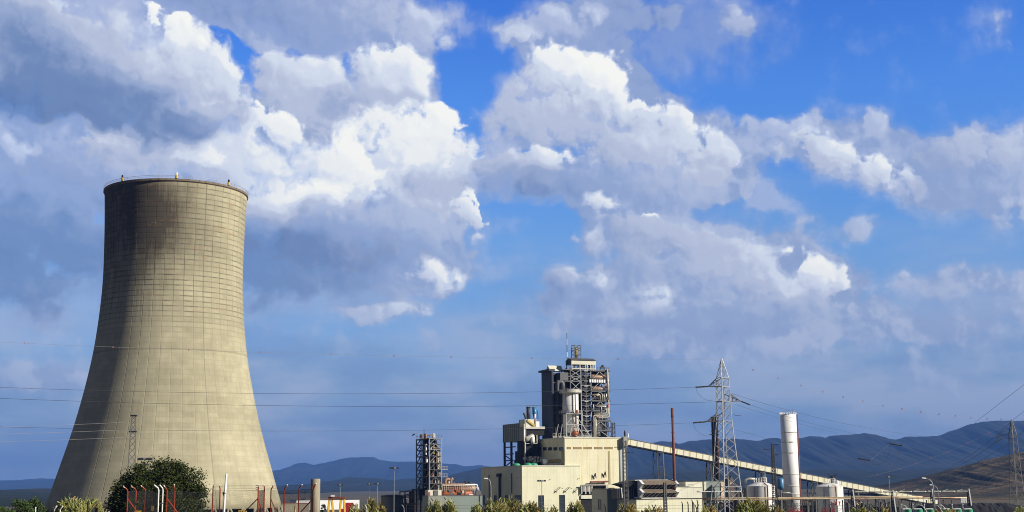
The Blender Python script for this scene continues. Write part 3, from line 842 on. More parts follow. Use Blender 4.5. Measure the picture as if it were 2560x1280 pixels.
def mat_shell():
    m, t, b = new_mat('weathered_concrete_shell')
    v = objco(t)
    x, y, z = xyz(t, v)
    phi = node(t, 'ShaderNodeMath', operation='ARCTAN2', ins={0: x * cos(A0) - y * sin(A0), 1: (x * sin(A0) + y * cos(A0)) * -1.0})
    NV, LH = 46.0, 1.85
    ku = phi * (NV / (2 * pi)) + 100.0
    kz = z / LH
    top = smooth(t, z, 62, 78)                       # the finer, dirtier formwork of the upper shell
    P = comb(t, phi * 30.0, z, 0.0)
    n_big = noise(t, P, 0.035, 5, 0.55, '2D')
    n_mid = noise(t, P, 0.22, 5, 0.6, '2D')
    n_str = noise(t, comb(t, phi * 30.0, z * 0.06, 0.0), 0.9, 5, 0.7, '2D')
    n_fine = noise(t, P, 1.6, 4, 0.7, '2D')
    wob = (n_mid - 0.5) * 0.10
    fz = ((kz + wob)._m('FRACT') - 0.5).ab()
    fu = ((ku + wob * 0.25)._m('FRACT') - 0.5).ab()
    fu2 = ((ku * 2.0 + 0.5)._m('FRACT') - 0.5).ab()
    lz = smooth(t, fz, 0.30, 0.49)
    lu = smooth(t, fu, 0.455, 0.495)
    lu2 = smooth(t, fu2, 0.44, 0.5)
    cell = node(t, 'ShaderNodeTexWhiteNoise', 0, noise_dimensions='2D', ins={'Vector': comb(t, ku._m('FLOOR'), kz._m('FLOOR'))})
    row = node(t, 'ShaderNodeTexWhiteNoise', 0, noise_dimensions='1D', ins={'W': kz._m('FLOOR')})
    base = mixc(t, smooth(t, n_big, 0.35, 0.65), (0.385, 0.355, 0.245), (0.46, 0.425, 0.295))
    tone = lin(t, cell, 0, 1, 0.955, 1.04) * lin(t, row, 0, 1, 0.96, 1.035) * lin(t, n_mid, 0.3, 0.7, 0.90, 1.08) * lin(t, n_str, 0.3, 0.7, 0.93, 1.05)
    # seams: dark brown lift joints above, faint below
    seam = (lz * (top * 0.52 + 0.09) * lin(t, n_mid, 0.35, 0.62, 0.30, 1.15) * lin(t, cell, 0, 1, 0.55, 1.1)).mx(lu * (top * 0.40 + 0.09) * lin(t, n_str, 0.35, 0.6, 0.3, 1.3)).mx(lu2 * 0.05)
    tone = tone * (1.0 - seam.clamp())
    c = mixc(t, 1.0, base, comb(t, tone, tone, tone), 'MULTIPLY')
    # old soot below the mouth, left of the middle, running down in streaks
    m1 = smooth(t, phi + (n_big - 0.5) * 0.9, 0.30, -0.45) * smooth(t, phi, -2.4, -1.5)
    m1 = m1 * smooth(t, z + (n_str - 0.5) * 70.0 + (n_big - 0.5) * 14.0, 68.0, 88.0)
    hot = smooth(t, ((phi + 0.42) / 0.42).ab() + ((z - 112.0) / 15.0).ab() * 0.55 + (n_big - 0.5) * 1.5, 1.5, 0.3)
    m2 = smooth(t, phi + (n_big - 0.5) * 1.4, 0.95, 0.05) * smooth(t, z + (n_str - 0.5) * 24, 84, 104) * 0.35
    fs = noise(t, comb(t, phi * 30.0, z * 0.10, 3.0), 2.6, 4, 0.75)
    soot = (m1 * (0.10 + n_str * 0.30 + fs * 0.30 + (cell - 0.5) * 0.22) + hot * (0.18 + fs * 0.42) + m2 * (n_str * 1.3 + fs * 1.0)).clamp()
    c = mixc(t, soot.mn(0.90), c, (0.062, 0.050, 0.038))
    # brown damp on the joints of the upper half
    br = lu * top * smooth(t, n_str, 0.45, 0.62) * smooth(t, phi, 0.55, 0.0)
    c = mixc(t, br * 0.45, c, (0.13, 0.075, 0.035))
    ru = smooth(t, noise(t, comb(t, phi * 30.0, z * 3.0, 5.0), 0.12, 4, 0.6), 0.56, 0.70) * top
    c = mixc(t, ru * 0.30, c, (0.33, 0.19, 0.10))
    # lime runs: short pale drips at the ribs
    dr = smooth(t, noise(t, comb(t, phi * 30.0, z * 0.28, 9.0), 1.3, 2, 0.6), 0.68, 0.74) * smooth(t, fu, 0.40, 0.47) * smooth(t, z, 78, 90)
    c = mixc(t, dr * 0.55, c, (0.50, 0.45, 0.36))
    # pour joint all round at two thirds of the lower shell
    pj = smooth(t, (z - ZJ + (n_mid - 0.5) * 0.5).ab(), 0.35, 0.12)
    c = mixc(t, pj * 0.35, c, (0.10, 0.09, 0.07))
    hl = smooth(t, n_fine + (n_mid - 0.5) * 0.8, 0.66, 0.80) * (1.0 - top)
    c = mixc(t, hl * 0.25, c, (0.55, 0.51, 0.37))
    put(t, b.inputs['Base Color'], c)
    b.inputs['Roughness'].default_value = 0.92
    b.inputs['Specular IOR Level'].default_value = 0.15
    bump(t, b, (lu + lz * top * 0.5) * -1.0 + n_fine * 0.25, 0.35, 0.12)
    return m


A0, PROF = silhouette()
TC = (TD * tan(A0), TD)
ZT = PROF[-1][0]
ZJ = zrow(TC[0], TC[1] - 28, 871)
tw = thing('cooling_tower', 'huge hourglass concrete cooling tower with dark stains below its rim', 'cooling tower', (TC[0], TC[1], 0))
prof = []
for z, r in PROF: prof.append((r, z))
b = MB().lathe(TC, prof + [(prof[-1][0] - 0.9, ZT)] + [(r - 0.9, z) for r, z in reversed(prof)], 160, cap=False)
k = 160; n0 = len(b.v)
for i in range(160):      # close the lower lip
    j = (i + 1) % 160
    last = (2 * len(prof)) * k
    b.f.append((i, last + i, last + j, j)); b.m.append(0)
b.build('shell', mat_shell(), tw, smooth=True)
rt = prof[-1][0]
M['rim'] = mat_paint('rim_concrete', (0.20, 0.165, 0.12), 0.35, 0.9, 0.0, 0.5, (0.12, 0.06, 0.04), 0.35)
rim = MB().lathe(TC, [(rt, ZT - 0.7), (rt + 0.4, ZT - 0.4), (rt + 0.4, ZT + 0.3), (rt - 0.2, ZT + 0.3), (rt - 0.9, ZT + 0.1)], 160, cap=False).build('rim', M['rim'], tw)
b = MB()
for i in range(110):
    w = 2 * pi * i / 110
    p = Vector((TC[0] + (rt + 0.35) * sin(w), TC[1] - (rt + 0.35) * cos(w), ZT + 0.3)); q = p + Vector((0, 0, 1.05))
    w2_ = 2 * pi * (i + 1) / 110
    p2 = Vector((TC[0] + (rt + 0.35) * sin(w2_), TC[1] - (rt + 0.35) * cos(w2_), ZT + 1.35))
    b.bar(p, q, 0.035); b.bar(q, p2, 0.035); b.bar(q - Vector((0, 0, 0.5)), p2 - Vector((0, 0, 0.5)), 0.025)
b.build('handrail', M['steel'], tw)
LADX = 0.63
col0 = None
for i in range(44):
    for s in (-1, 1):
        w = 2 * pi * (i + 0.5) / 44
        wt = w + s * 0.006; wb = w + s * 0.062
        rb_ = prof[0][0] + 1.6
        MB().bar((TC[0] + rb_ * sin(wb), TC[1] - rb_ * cos(wb), 0.2), (TC[0] + (prof[0][0] - 0.4) * sin(wt), TC[1] - (prof[0][0] - 0.4) * cos(wt), 6.6), 0.42, 8).build('column', M['post_concrete'], tw)
MB().lathe(TC, [(prof[0][0] + 3.4, -0.2), (prof[0][0] + 3.4, 1.3), (prof[0][0] + 3.0, 1.3), (prof[0][0] + 3.0, -0.2)], 96, cap=False).build('basin', M['post_concrete'], tw)
MB().lathe(TC, [(prof[0][0] - 3.0, 0.0), (prof[0][0] - 3.0, 7.5), (0.01, 7.8)], 72, cap=False).build('cooling_fill', M['black'], tw)
# a cable run down the front of the shell
b = MB()
wc = R(24)
pts = [(TC[0] + (r + 0.12) * sin(wc + A0 * -1.0), TC[1] - (r + 0.12) * cos(wc + A0 * -1.0), z) for r, z in prof]
b.tube(pts, 0.02, 4)
b.build('cable', M['mid_steel'], tw)
for px in (308, 436, 562):
    w = math.asin(max(-0.99, min(0.99, (px - 438) / 178.5))) - A0
    c = (TC[0] + (rt + 0.3) * sin(w), TC[1] - (rt + 0.3) * cos(w))
    al = thing('aviation_light', {308: 'yellow and black warning light on the left of the cooling tower rim', 436: 'yellow warning light at the middle of the cooling tower rim',
                                  562: 'yellow and black warning light on the right of the cooling tower rim'}[px], 'warning light', (c[0], c[1], ZT + 0.35), 'warning lights on the cooling tower rim')
    MB().lathe(c, [(0.45, ZT + 0.35), (0.45, ZT + 1.3), (0.3, ZT + 1.5)], 12).build('lamp_base', M['yellow'], al)
    MB().lathe(c, [(0.28, ZT + 1.5), (0.34, ZT + 1.7), (0.34, ZT + 2.3), (0.1, ZT + 2.6)], 12).build('lamp', M['black' if px != 436 else 'white'], al)

# ---------------------------------------------------------------- the main power house
th = R(22)
cA = at(1305, 1200, 470.0)
FA = Frame((cA.x, cA.y), th)
zA = FA.z(1166)
uA1 = FA.u(1451.5); vA = FA.vv(1203)
ph = thing('turbine_hall', 'low windowed cream hall in front of the taller boiler house', 'building', FA.p(0, 0, 0))
MB().fbox(FA, 0, uA1, 0, vA, 0, zA).build('wall', M['cream'], ph)
MB().fbox(FA, -0.12, uA1, -0.12, vA, zA, zA + 0.35).build('roof', M['cream_plain'], ph)
def win_u(par, fr, pxa, pxb, pya, pyb, v=0.0, bars=3, mat='glass', frame=True):
    """Window in the front face: glass pane inside a frame that stands proud."""
    u0, u1 = fr.u(pxa, v), fr.u(pxb, v)
    z1, z0 = fr.z(pya, u0, v), fr.z(pyb, u0, v)
    f = MB()
    g = 0.12
    f.fbox(fr, u0 - g, u0, v - 0.15, v + 0.02, z0, z1); f.fbox(fr, u1, u1 + g, v - 0.15, v + 0.02, z0, z1)
    f.fbox(fr, u0 - g, u1 + g, v - 0.15, v + 0.02, z1, z1 + g); f.fbox(fr, u0 - g, u1 + g, v - 0.18, v + 0.02, z0 - g, z0)
    for k in range(1, bars): zz = z0 + (z1 - z0) * k / bars; f.fbox(fr, u0, u1, v - 0.10, v + 0.02, zz - 0.05, zz + 0.05)
    w = f.build('window', M['mid_steel'], par)
    MB().fbox(fr, u0, u1, v - 0.05, v + 0.03, z0, z1).build('pane', M[mat], w)
    return w
def win_v(par, fr, pxa, pxb, pya, pyb, u=0.0, mat='glass', slat=False):
    """Window in the shaded side face."""
    v0, v1 = fr.vv(pxb, u), fr.vv(pxa, u)
    z1, z0 = fr.z(pya, u, v0), fr.z(pyb, u, v0)
    f = MB(); g = 0.15
    f.fbox(fr, u - 0.14, u + 0.02, v0 - g, v0, z0, z1); f.fbox(fr, u - 0.14, u + 0.02, v1, v1 + g, z0, z1)
    f.fbox(fr, u - 0.14, u + 0.02, v0 - g, v1 + g, z1, z1 + 0.12); f.fbox(fr, u - 0.14, u + 0.02, v0 - g, v1 + g, z0 - 0.12, z0)
    w = f.build('window', M['mid_steel'], par)
    MB().fbox(fr, u - 0.05, u + 0.03, v0, v1, z0, z1).build('pane', M[mat], w)
win_u(ph, FA, 1346.5, 1358.5, 1239, 1290); win_u(ph, FA, 1399, 1411, 1238, 1290)
for a, c_, d, e in ((1207, 1212.5, 1239, 1262), (1236, 1241, 1239, 1254), (1264, 1269, 1239, 1252), (1288, 1302, 1239, 1254)): win_v(ph, FA, a, c_, d, e)
for px, top in ((1224, 1187), (1280.5, 1183)):
    v = FA.vv(px); p = FA.p(-0.25, v, 0); MB().bar(p, (p[0], p[1], FA.z(top, 0, v)), 0.16, 6).build('drainpipe', M['mid_steel'], ph)
v = FA.vv(1252); b = MB(); p = FA.p(-0.5, v, 0); zt_ = FA.z(1192, 0, v)
b.bar(p, (p[0], p[1], zt_), 0.42, 6)
b.fbox(Frame((p[0], p[1])), -0.9, 0.9, -0.9, 0.9, zt_, zt_ + 1.2)
b.build('exhaust_duct', M['dark_steel'], ph)
# slanting lightning-rod like brackets on the sunlit front
for px in (1396, 1419, 1443):
    b = MB(); u0 = FA.u(px)
    z = FA.z(1219, u0)
    b.bar(FA.p(u0 - 1.7, -0.10, z - 1.9), FA.p(u0, -1.5, z), 0.09, 4); b.bar(FA.p(u0, -1.5, z), FA.p(u0 + 1.1, -1.6, z - 0.45), 0.07, 4)
    b.bar(FA.p(u0 + 0.0, 0.0, z), FA.p(u0, -1.5, z), 0.05, 4)
    b.build('line_bracket', M['mid_steel'], ph)
for px, py in ((1374, 1198), (1445, 1196)):
    u0 = FA.u(px); z = FA.z(py, u0)
    MB().bar(FA.p(u0, 0, z), FA.p(u0 + 0.5, -0.7, z + 0.1), 0.09, 6).build('wall_lamp', M['mustard'], ph)
# what stands on its roof
u = FA.u(1363.5); v0_ = 8.0
u = FA.u(1363.5, v0_, zA)
c = FA.p(u, v0_, 0); z0, z1 = FA.z(1160, u, v0_), FA.z(1148, u, v0_)
ex = thing('exhaust_silencer', 'white drum silencer on the low cream roof beside a wisp of steam', 'silencer', (c[0], c[1], zA))
MB().bar((c[0], c[1], zA + 0.3), (c[0], c[1], z0), 0.28, 10).build('pipe', M['white'], ex)
MB().lathe(c, [(0.5, z0 - 0.1), (0.95, z0 + 0.15), (0.95, z1 - 0.1), (0.7, z1 + 0.1)], 20).build('drum', M['white'], ex, smooth=True)
for px in (1296, 1320, 1334):
    u = FA.u(px, 6.0, zA); c = FA.p(u, 6.0, 0)
    if px == 1296: c = FA.p(1.5, 9.0, 0)
    rv = thing('roof_vent', {1296: 'green domed vent near the shaded corner of the low roof', 1320: 'green domed roof vent in front of the dark opening', 1334: 'green domed vent nearest the white silencer'}[px], 'vent', (c[0], c[1], zA), 'green roof vents')
    MB().lathe(c, [(1.5, zA + 0.3), (1.5, zA + 0.75), (1.2, zA + 1.1), (0.5, zA + 1.35), (0.02, zA + 1.4)], 20).build('dome', M['green'], rv, smooth=True)

# boiler house: the tall windowed block
OB = FA.p(FA.u(1413.0, 0.6), 0.6, 0)
FB = Frame((OB[0], OB[1]), th)
zB = FB.z(1095.5)
uB = FB.u(1564.5); vB = FB.vv(1346)
bh = thing('boiler_house', 'tall rust streaked cream block with a row of louvred openings', 'building', FB.p(0, 0, 0))
MB().fbox(FB, 0, uB, 0, vB, 0, zB).build('wall', M['cream_stain'], bh)
MB().fbox(FB, -0.15, uB + 0.15, -0.15, vB + 0.1, zB, zB + 0.4).build('roof', M['cream_plain'], bh)
u0, u1 = FB.u(1551), FB.u(1557.5)
MB().fbox(FB, u0, u1, -0.35, 0.0, 0, zB - 0.05).build('service_riser', M['pale_stripe'], bh)
MB().fbox(FB, u1 + 0.1, uB, -0.5, 0.0, 0, zB + 0.5).build('pilaster', M['cream_plain'], bh)
u0, u1 = FB.u(1522), FB.u(1526.5)
MB().fbox(FB, u0, u1, -0.12, 0.0, FB.z(1210, u0), FB.z(1127, u0)).build('rusty_downpipe', M['ochre'], bh)
u0, u1 = FB.u(1549.5), FB.u(1550.8)
MB().fbox(FB, u0, u1, -0.2, 0.0, FB.z(1205, u0), FB.z(1110, u0)).build('rusty_downpipe', M['ochre'], bh)
for a, c_ in ((1419, 1429), (1435, 1456), (1461, 1482), (1488, 1508), (1513.5, 1534)):
    u0, u1 = FB.u(a), FB.u(c_); z1, z0 = FB.z(1117, u0), FB.z(1122.7, u0)
    lo = MB().fbox(FB, u0, u1, -0.06, 0.05, z0, z1)
    for k in range(4): zz = z0 + (z1 - z0) * (k + 0.5) / 4; lo.fbox(FB, u0, u1, -0.16, -0.06, zz - 0.04, zz + 0.06)
    lo.build('louvre', M['louvre'], bh)
for a, c_ in ((1346.8, 1354.7), (1359.5, 1367.5), (1372.5, 1381), (1386, 1394.5), (1400, 1409)): win_v(bh, FB, a, c_, 1118.5, 1125)
win_v(bh, FB, 1372, 1402, 1149, 1155, mat='mustard')
v0_, v1_ = FB.vv(1411.3), FB.vv(1405)
MB().fbox(FB, -0.12, 0, v0_, v1_, zA, FB.z(1126)).build('rusty_downpipe', M['ochre'], bh)
# slanted boom and hooks on the lower front of the boiler house
b = MB(); u0, u1 = FB.u(1472), FB.u(1517); z = FB.z(1205, u0)
b.bar(FB.p(u0, -1.2, z), FB.p(u1, -1.0, z + 0.1), 0.35, 6)
b.bar(FB.p(u0 + 1.0, 0, z), FB.p(u0 + 1.0, -1.2, z), 0.15); b.bar(FB.p(u1 - 1, 0, z), FB.p(u1 - 1, -1.1, z), 0.15)
b.build('crane_rail', M['stack_rust'], bh)
for px, py in ((1486, 1190), (1511, 1186)):
    u0 = FB.u(px); z = FB.z(py, u0); b = MB()
    b.bar(FB.p(u0 - 0.5, -0.4, z - 1.0), FB.p(u0, -0.9, z + 1.0), 0.13); b.bar(FB.p(u0, -0.9, z + 1.0), FB.p(u0 + 0.5, -0.5, z - 0.8), 0.13); b.bar(FB.p(u0 - 0.3, -0.6, z), FB.p(u0 + 0.4, -0.6, z), 0.1)
    b.bar(FB.p(u0, -0.1, z), FB.p(u0, -0.9, z), 0.1)
    b.build('insulator_bracket', M['insul'], bh)
# recess at the foot: bushings, white pipe columns and the framed platform
u0, u1 = FB.u(1451.5, -0.8), FB.u(1480, -0.8)
zr1, zr0 = FB.z(1213, u0), FB.z(1237, u0)
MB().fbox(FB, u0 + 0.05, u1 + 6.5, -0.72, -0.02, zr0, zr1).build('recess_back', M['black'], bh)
for k, px in enumerate((1454, 1459, 1464, 1469, 1474, 1479)):
    u0 = FB.u(px, -1.4); MB().bar(FB.p(u0, -1.3, zr0 + 0.3 + (k % 2) * 0.8), FB.p(u0, -1.3, zr1 - 0.4), 0.38 if k % 2 else 0.22, 8).build('bushing', M['white'] if k % 2 == 0 else M['pale_steel'], bh)
u0, u1 = FB.u(1451.5, -1.6), FB.u(1552, -1.6)
b = MB(); b.fbox(FB, u0, u1, -1.9, -1.6, zr1 - 0.1, zr1 + 0.2)
uu = FB.u(1514, -1.6); b.fbox(FB, uu, uu + 0.9, -1.9, -1.6, zr1 - 2.2, zr1 - 0.1); b.fbox(FB, uu, u1, -1.9, -1.6, zr1 - 1.6, zr1 - 1.35)
b.build('canopy', M['pale_steel'], bh)
u0, u1 = FB.u(1451.5, -1.0), FB.u(1480, -1.0)
MB().fbox(FB, u0 + 0.05, u1, -1.2, -0.1, FB.z(1247, u0), FB.z(1238, u0)).build('lintel', M['cream_plain'], bh)
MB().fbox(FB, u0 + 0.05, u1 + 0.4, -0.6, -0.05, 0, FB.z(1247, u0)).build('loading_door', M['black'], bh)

# ---------------------------------------------------------------- the gasifier structure behind the boiler house
OG = at(1378, 1100, 500.0)
FG = Frame((OG.x, OG.y), th)
zg0 = zB - 2.0
gs = thing('gasifier_tower', 'tallest steel framed process tower with a pale silo in front of dark cladding', 'process tower', FG.p(0, 0, 0))
zg1 = FG.z(927, 0, 0)
vG = FG.vv(1353.5, 0, zg1)
MB().fbox(FG, 0, 1.2, -0.2, vG, zg0 - 20, zg1).build('cladding', M['dark_clad'], gs)
MB().fbox(FG, -0.9, 1.6, -0.7, vG + 0.9, zg1, zg1 + 0.7).build('eaves', M['dark_clad'], gs)
uR = FG.u(1523, 0, 40)
uL = FG.u(1427, 0, 40); uM = FG.u(1453.5, 0, 40); uN = FG.u(1478.5, 0, 40)
zt1 = FG.z(924, uR, 0)
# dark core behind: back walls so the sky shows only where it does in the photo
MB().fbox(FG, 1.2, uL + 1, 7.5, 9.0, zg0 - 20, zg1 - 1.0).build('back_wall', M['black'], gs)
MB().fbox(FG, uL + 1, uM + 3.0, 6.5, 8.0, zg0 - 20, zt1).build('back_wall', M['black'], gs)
MB().fbox(FG, 1.2, uM, 3.0, 7.5, zg1 - 1.2, zg1 - 0.6).build('roof_deck', M['dark_steel'], gs)
rnd = random.Random(4)
cols_u = [uL, (uL + uM) / 2, uM, (uM + uN) / 2, uN, (uN + uR) / 2, uR]
def column(fr, u, v, z0, z1, r, par, mat='mid_steel'):
    return MB().bar(fr.p(u, v, z0), fr.p(u, v, z1), r).build('column', M[mat], par)
D2 = 8.0
for i, u in enumerate(cols_u):
    for v in (0.0, D2 * 0.5, D2):
        if i in (1, 5) and v == 0: continue
        column(FG, u, v, zB - 0.5 if v == 0 else zg0 - 10, zt1 + 0.5, 0.16 if v == 0 else 0.13, gs, 'steel' if v == 0 and i in (2, 4, 6) else 'mid_steel')
rows_mid = [925, 938, 951, 963, 976, 989, 1001.5, 1014, 1026.5, 1039, 1051.5, 1064, 1076.5, 1089]
for k, py in enumerate(rows_mid):
    z = FG.z(py, uM, 0)
    fl = MB()
    fl.fbox(FG, uM, uN, -0.15, 0.15, z - 0.10, z + 0.10)
    fl.fbox(FG, uM, uN, 3.9, 4.1, z - 0.14, z + 0.14)
    fl.fbox(FG, uM, uN, 0.3, D2, z - 0.10, z - 0.02)
    um = (uM + uN) / 2
    fl.fbox(FG, um - 0.8, um + 0.8, -0.35, -0.16, z - 0.5, z - 0.05)
    fl.build('stair_landing', M['mid_steel' if k % 3 else 'steel'], gs)
    if k < len(rows_mid) - 1:
        z2 = FG.z(rows_mid[k + 1], uM, 0)
        s = MB()
        s.bar(FG.p(uM + 0.4, 1.4, z2 if k % 2 else z), FG.p(uN - 0.4, 1.4, z if k % 2 else z2), 0.13)
        s.bar(FG.p(uM + 0.4, 2.6, z2 if k % 2 else z), FG.p(uN - 0.4, 2.6, z if k % 2 else z2), 0.13)
        for q in range(7):
            f_ = (q + 0.5) / 7; zz = z2 + (z - z2) * (f_ if k % 2 else 1 - f_)
            s.fbox(FG, uM + 0.4 + (uN - uM - 0.8) * f_ - 0.2, uM + 0.4 + (uN - uM - 0.8) * f_ + 0.2, 1.4, 2.6, zz - 0.04, zz + 0.03)
            s.bar(FG.p(uM + 0.4 + (uN - uM - 0.8) * f_, 0.05, z - 0.1), FG.p(uM + 0.4 + (uN - uM - 0.8) * f_, 0.05, z + 0.95), 0.03)
        s.bar(FG.p(uM, 0.05, z + 0.95), FG.p(uN, 0.05, z + 0.95), 0.04)
        s.build('staircase', M['mid_steel'], gs)
rows_r = [926, 953, 977, 1001, 1026, 1051, 1075]
for k, py in enumerate(rows_r):
    z = FG.z(py, uR, 0)
    fl = MB()
    fl.fbox(FG, uN, uR + 0.6, -0.25, D2 + 0.3, z - 0.55, z - 0.1)
    fl.build('floor', M['dark_steel'], gs)
    fl = MB(); fl.fbox(FG, uN, uR + 0.6, -0.36, -0.26, z - 0.5, z + 0.05)
    for q in range(9):
        uu = uN + (uR - uN) * q / 8; fl.bar(FG.p(uu, -0.3, z), FG.p(uu, -0.3, z + 1.1), 0.035)
    fl.bar(FG.p(uN, -0.3, z + 1.1), FG.p(uR + 0.5, -0.3, z + 1.1), 0.045); fl.bar(FG.p(uN, -0.3, z + 0.6), FG.p(uR + 0.5, -0.3, z + 0.6), 0.03)
    fl.build('railing', M['mid_steel'], gs)
    if k < len(rows_r):
        z2 = FG.z(rows_r[k + 1] if k + 1 < len(rows_r) else 1094, uR, 0)
        um = (uN + uR) / 2
        for vv_ in (0.0, D2):
            s = MB(); s.bar(FG.p(uN, vv_, z2), FG.p(um, vv_, z - 0.5), 0.11).bar(FG.p(uR, vv_, z2), FG.p(um, vv_, z - 0.5), 0.11)
            s.build('brace', M['steel' if vv_ == 0 else 'mid_steel'], gs)
rows_l = [924, 941, 953, 978]
for k, py in enumerate(rows_l):
    z = FG.z(py, uL, 0)
    fl = MB(); fl.fbox(FG, uL - 2.5, uM, -0.15, 0.15, z - 0.2, z + 0.2); fl.fbox(FG, uL - 2.5, uM, 0.3, D2, z - 0.15, z - 0.02)
    fl.bar(FG.p(uL - 2.5, 0, z + 1.1), FG.p(uM, 0, z + 1.1), 0.04)
    for q in range(6): uu = uL - 2.5 + (uM - uL + 2.5) * q / 5; fl.bar(FG.p(uu, 0, z), FG.p(uu, 0, z + 1.1), 0.03)
    fl.build('floor', M['mid_steel'], gs)
    if k < 3:
        z2 = FG.z(rows_l[k + 1], uL, 0)
        MB().bar(FG.p(uL, 0, z2), FG.p(uM, 0, z), 0.1).bar(FG.p(uL, 0, z), FG.p(uM, 0, z2), 0.1).build('brace', M['steel'], gs)
# horizontal drums in the right bay
for py, r in ((943, 1.05), (972, 0.95)):
    z = FG.z(py, uN, 1.5)
    u0, u1 = FG.u(1481, 1.2, 40), FG.u(1511, 1.2, 40)
    MB().cylh(FG.p(u0, 1.2, z), FG.p(u1, 1.2, z), r, 16, 0.7).build('drum', M['copper'], gs, smooth=True)
    MB().cylh(FG.p(u0 - 4, 3.4, z + 0.3), FG.p(u1 - 3, 3.4, z + 0.3), r * 0.9, 14, 0.7).build('drum', M['pale_steel'], gs, smooth=True)
z = FG.z(953.5, uN, -0.4)
for q in range(7):
    uu = uN - 0.8 + (uR - uN) * q / 7.5
    MB().fbox(FG, uu, uu + (uR - uN) / 11, -0.6, -0.4, z - 0.4, z + 0.75).build('wind_screen', M['white'], gs)
# pipe loops of the right bay
def pipe(pts, r, mat='pale_steel', fr=None, v=-0.6, name='pipe', par=None, bend=0.6):
    """Pipe given by photo pixels on the plane v, with rounded corners."""
    fr = fr or FG
    P_ = []
    for px, py in pts:
        u = fr.u(px, v, 40); P_.append(Vector(fr.p(u, v, zrow(*fr.p(u, v, 0)[:2], py))))
    out_ = [P_[0]]
    for a, p, c_ in zip(P_, P_[1:], P_[2:]):
        d0, d1 = (p - a), (c_ - p)
        k0 = min(bend, d0.length * 0.45); k1 = min(bend, d1.length * 0.45)
        q0, q1 = p - d0.normalized() * k0, p + d1.normalized() * k1
        for s in (0, 0.33, 0.67, 1): out_.append(q0 * (1 - s) ** 2 + p * 2 * s * (1 - s) + q1 * s * s)
    out_.append(P_[-1])
    return MB().tube(out_, r, 8).build(name, M[mat], par or gs, smooth=True)
pipe([(1487, 1013), (1519.5, 1013), (1519.5, 1038), (1484, 1038), (1484, 1093)], 0.22)
pipe([(1491, 1016.5), (1516, 1016.5), (1516, 1033), (1485, 1033)], 0.2, 'pale_steel')
pipe([(1522, 1000), (1522, 1043), (1487, 1043), (1487, 1093)], 0.24)
pipe([(1490.5, 1048), (1490.5, 1093)], 0.2); pipe([(1494, 1050), (1494, 1093)], 0.16, 'steel')
pipe([(1498, 1008), (1498, 1050), (1498, 1090)], 0.3, v=1.0)
pipe([(1482, 986), (1501, 986), (1501, 999)], 0.2, 'pale_steel'); pipe([(1507, 985), (1507, 1000)], 0.16); pipe([(1511, 986), (1511, 1000)], 0.16)
pipe([(1504, 1016), (1504, 1031)], 0.16, 'pale_steel'); pipe([(1484, 1010), (1484, 1025)], 0.22, 'pale_steel')
pipe([(1482, 989), (1500, 989)], 0.25, 'copper', v=0.6); pipe([(1488, 1041), (1497, 1041)], 0.3, 'copper', v=-0.9)
pipe([(1520.5, 905 + 18), (1522, 998)], 0.3, 'pale_steel', v=-0.8)
pipe([(1519.8, 1012), (1519.8, 1018)], 0.42, 'red', v=-0.9)
for i in range(95):      # the thicket of small pipework and vessels in the bays
    px = rnd.uniform(1455, 1520); v = rnd.uniform(1.0, 7.0)
    k = rnd.randrange(len(rows_r) - 1); y0 = rows_r[k] + rnd.uniform(2, 8); y1 = rows_r[k + 1] - rnd.uniform(0, 3)
    mt = rnd.choice(['mid_steel', 'pale_steel', 'mid_steel', 'dark_steel', 'dark_steel', 'black', 'copper', 'umber'])
    if rnd.random() < 0.6: pipe([(px, y0), (px, y1)], rnd.uniform(0.10, 0.38), mt, v=v)
    else: pipe([(px, y1), (px, (y0 + y1) / 2), (px + rnd.uniform(-9, 9), (y0 + y1) / 2), ], rnd.uniform(0.10, 0.25), mt, v=v)
for i, (px0, px1, y0, y1, v, mt) in enumerate([(1456, 1476, 940, 1090, 5.6, 'black'), (1480, 1512, 980, 1024, 7.0, 'black'), (1480, 1512, 1028, 1078, 7.0, 'dark_steel'), (1480, 1519, 931, 951, 6.2, 'dark_steel'), (1481, 1500, 957, 975, 6.0, 'dark_steel'), (1500, 1512, 990, 1024, 5.0, 'dark_steel'), (1480, 1517, 1078, 1092, 4.5, 'black'), (1481, 1496, 1030, 1050, 5.5, 'black')]):
    u0, u1 = FG.u(px0, v, 40), FG.u(px1, v, 40)
    MB().fbox(FG, u0, u1, v, v + 0.6, FG.z(y1, u0, v), FG.z(y0, u0, v)).build('cabin_and_backing', M[mt], gs)  # dark slabs added as backing to make the bays darker
# dark left side: heavy columns, pipes, ducts
for px, r in ((1383, 0.5), (1396, 0.45)):
    u0 = FG.u(px, -1.0, 40); MB().bar(FG.p(u0, -0.3, zg0), FG.p(u0, -0.3, zg1 - (0 if px < 1390 else 4)), r, 8).build('column', M['dark_clad'], gs)
for py in (958, 983, 1007, 1033, 1060):
    z = FG.z(py, 2, 0); MB().fbox(FG, 1.3, uL - 1.5, 1.6, 6.5, z - 0.25, z).build('floor', M['dark_steel'], gs)
    MB().fbox(FG, 1.6, 4.5, 0.6, 1.0, z - 0.1, z + 0.5).build('railing', M['mid_steel'], gs)
pipe([(1393, 1070), (1393, 953.5), (1408, 953.5), (1408, 975)], 0.9, 'mid_steel', v=0.6, name='duct', bend=2.0)
pipe([(1402, 958), (1402, 1070)], 0.7, 'mid_steel', v=2.0, name='duct')
u0, u1 = FG.u(1401, -0.3, 50), FG.u(1421, -0.3, 50)
MB().fbox(FG, u0, u1, -0.3, 3.5, FG.z(951, u0), FG.z(931, u0)).build('cabin_and_backing', M['mid_steel'], gs)
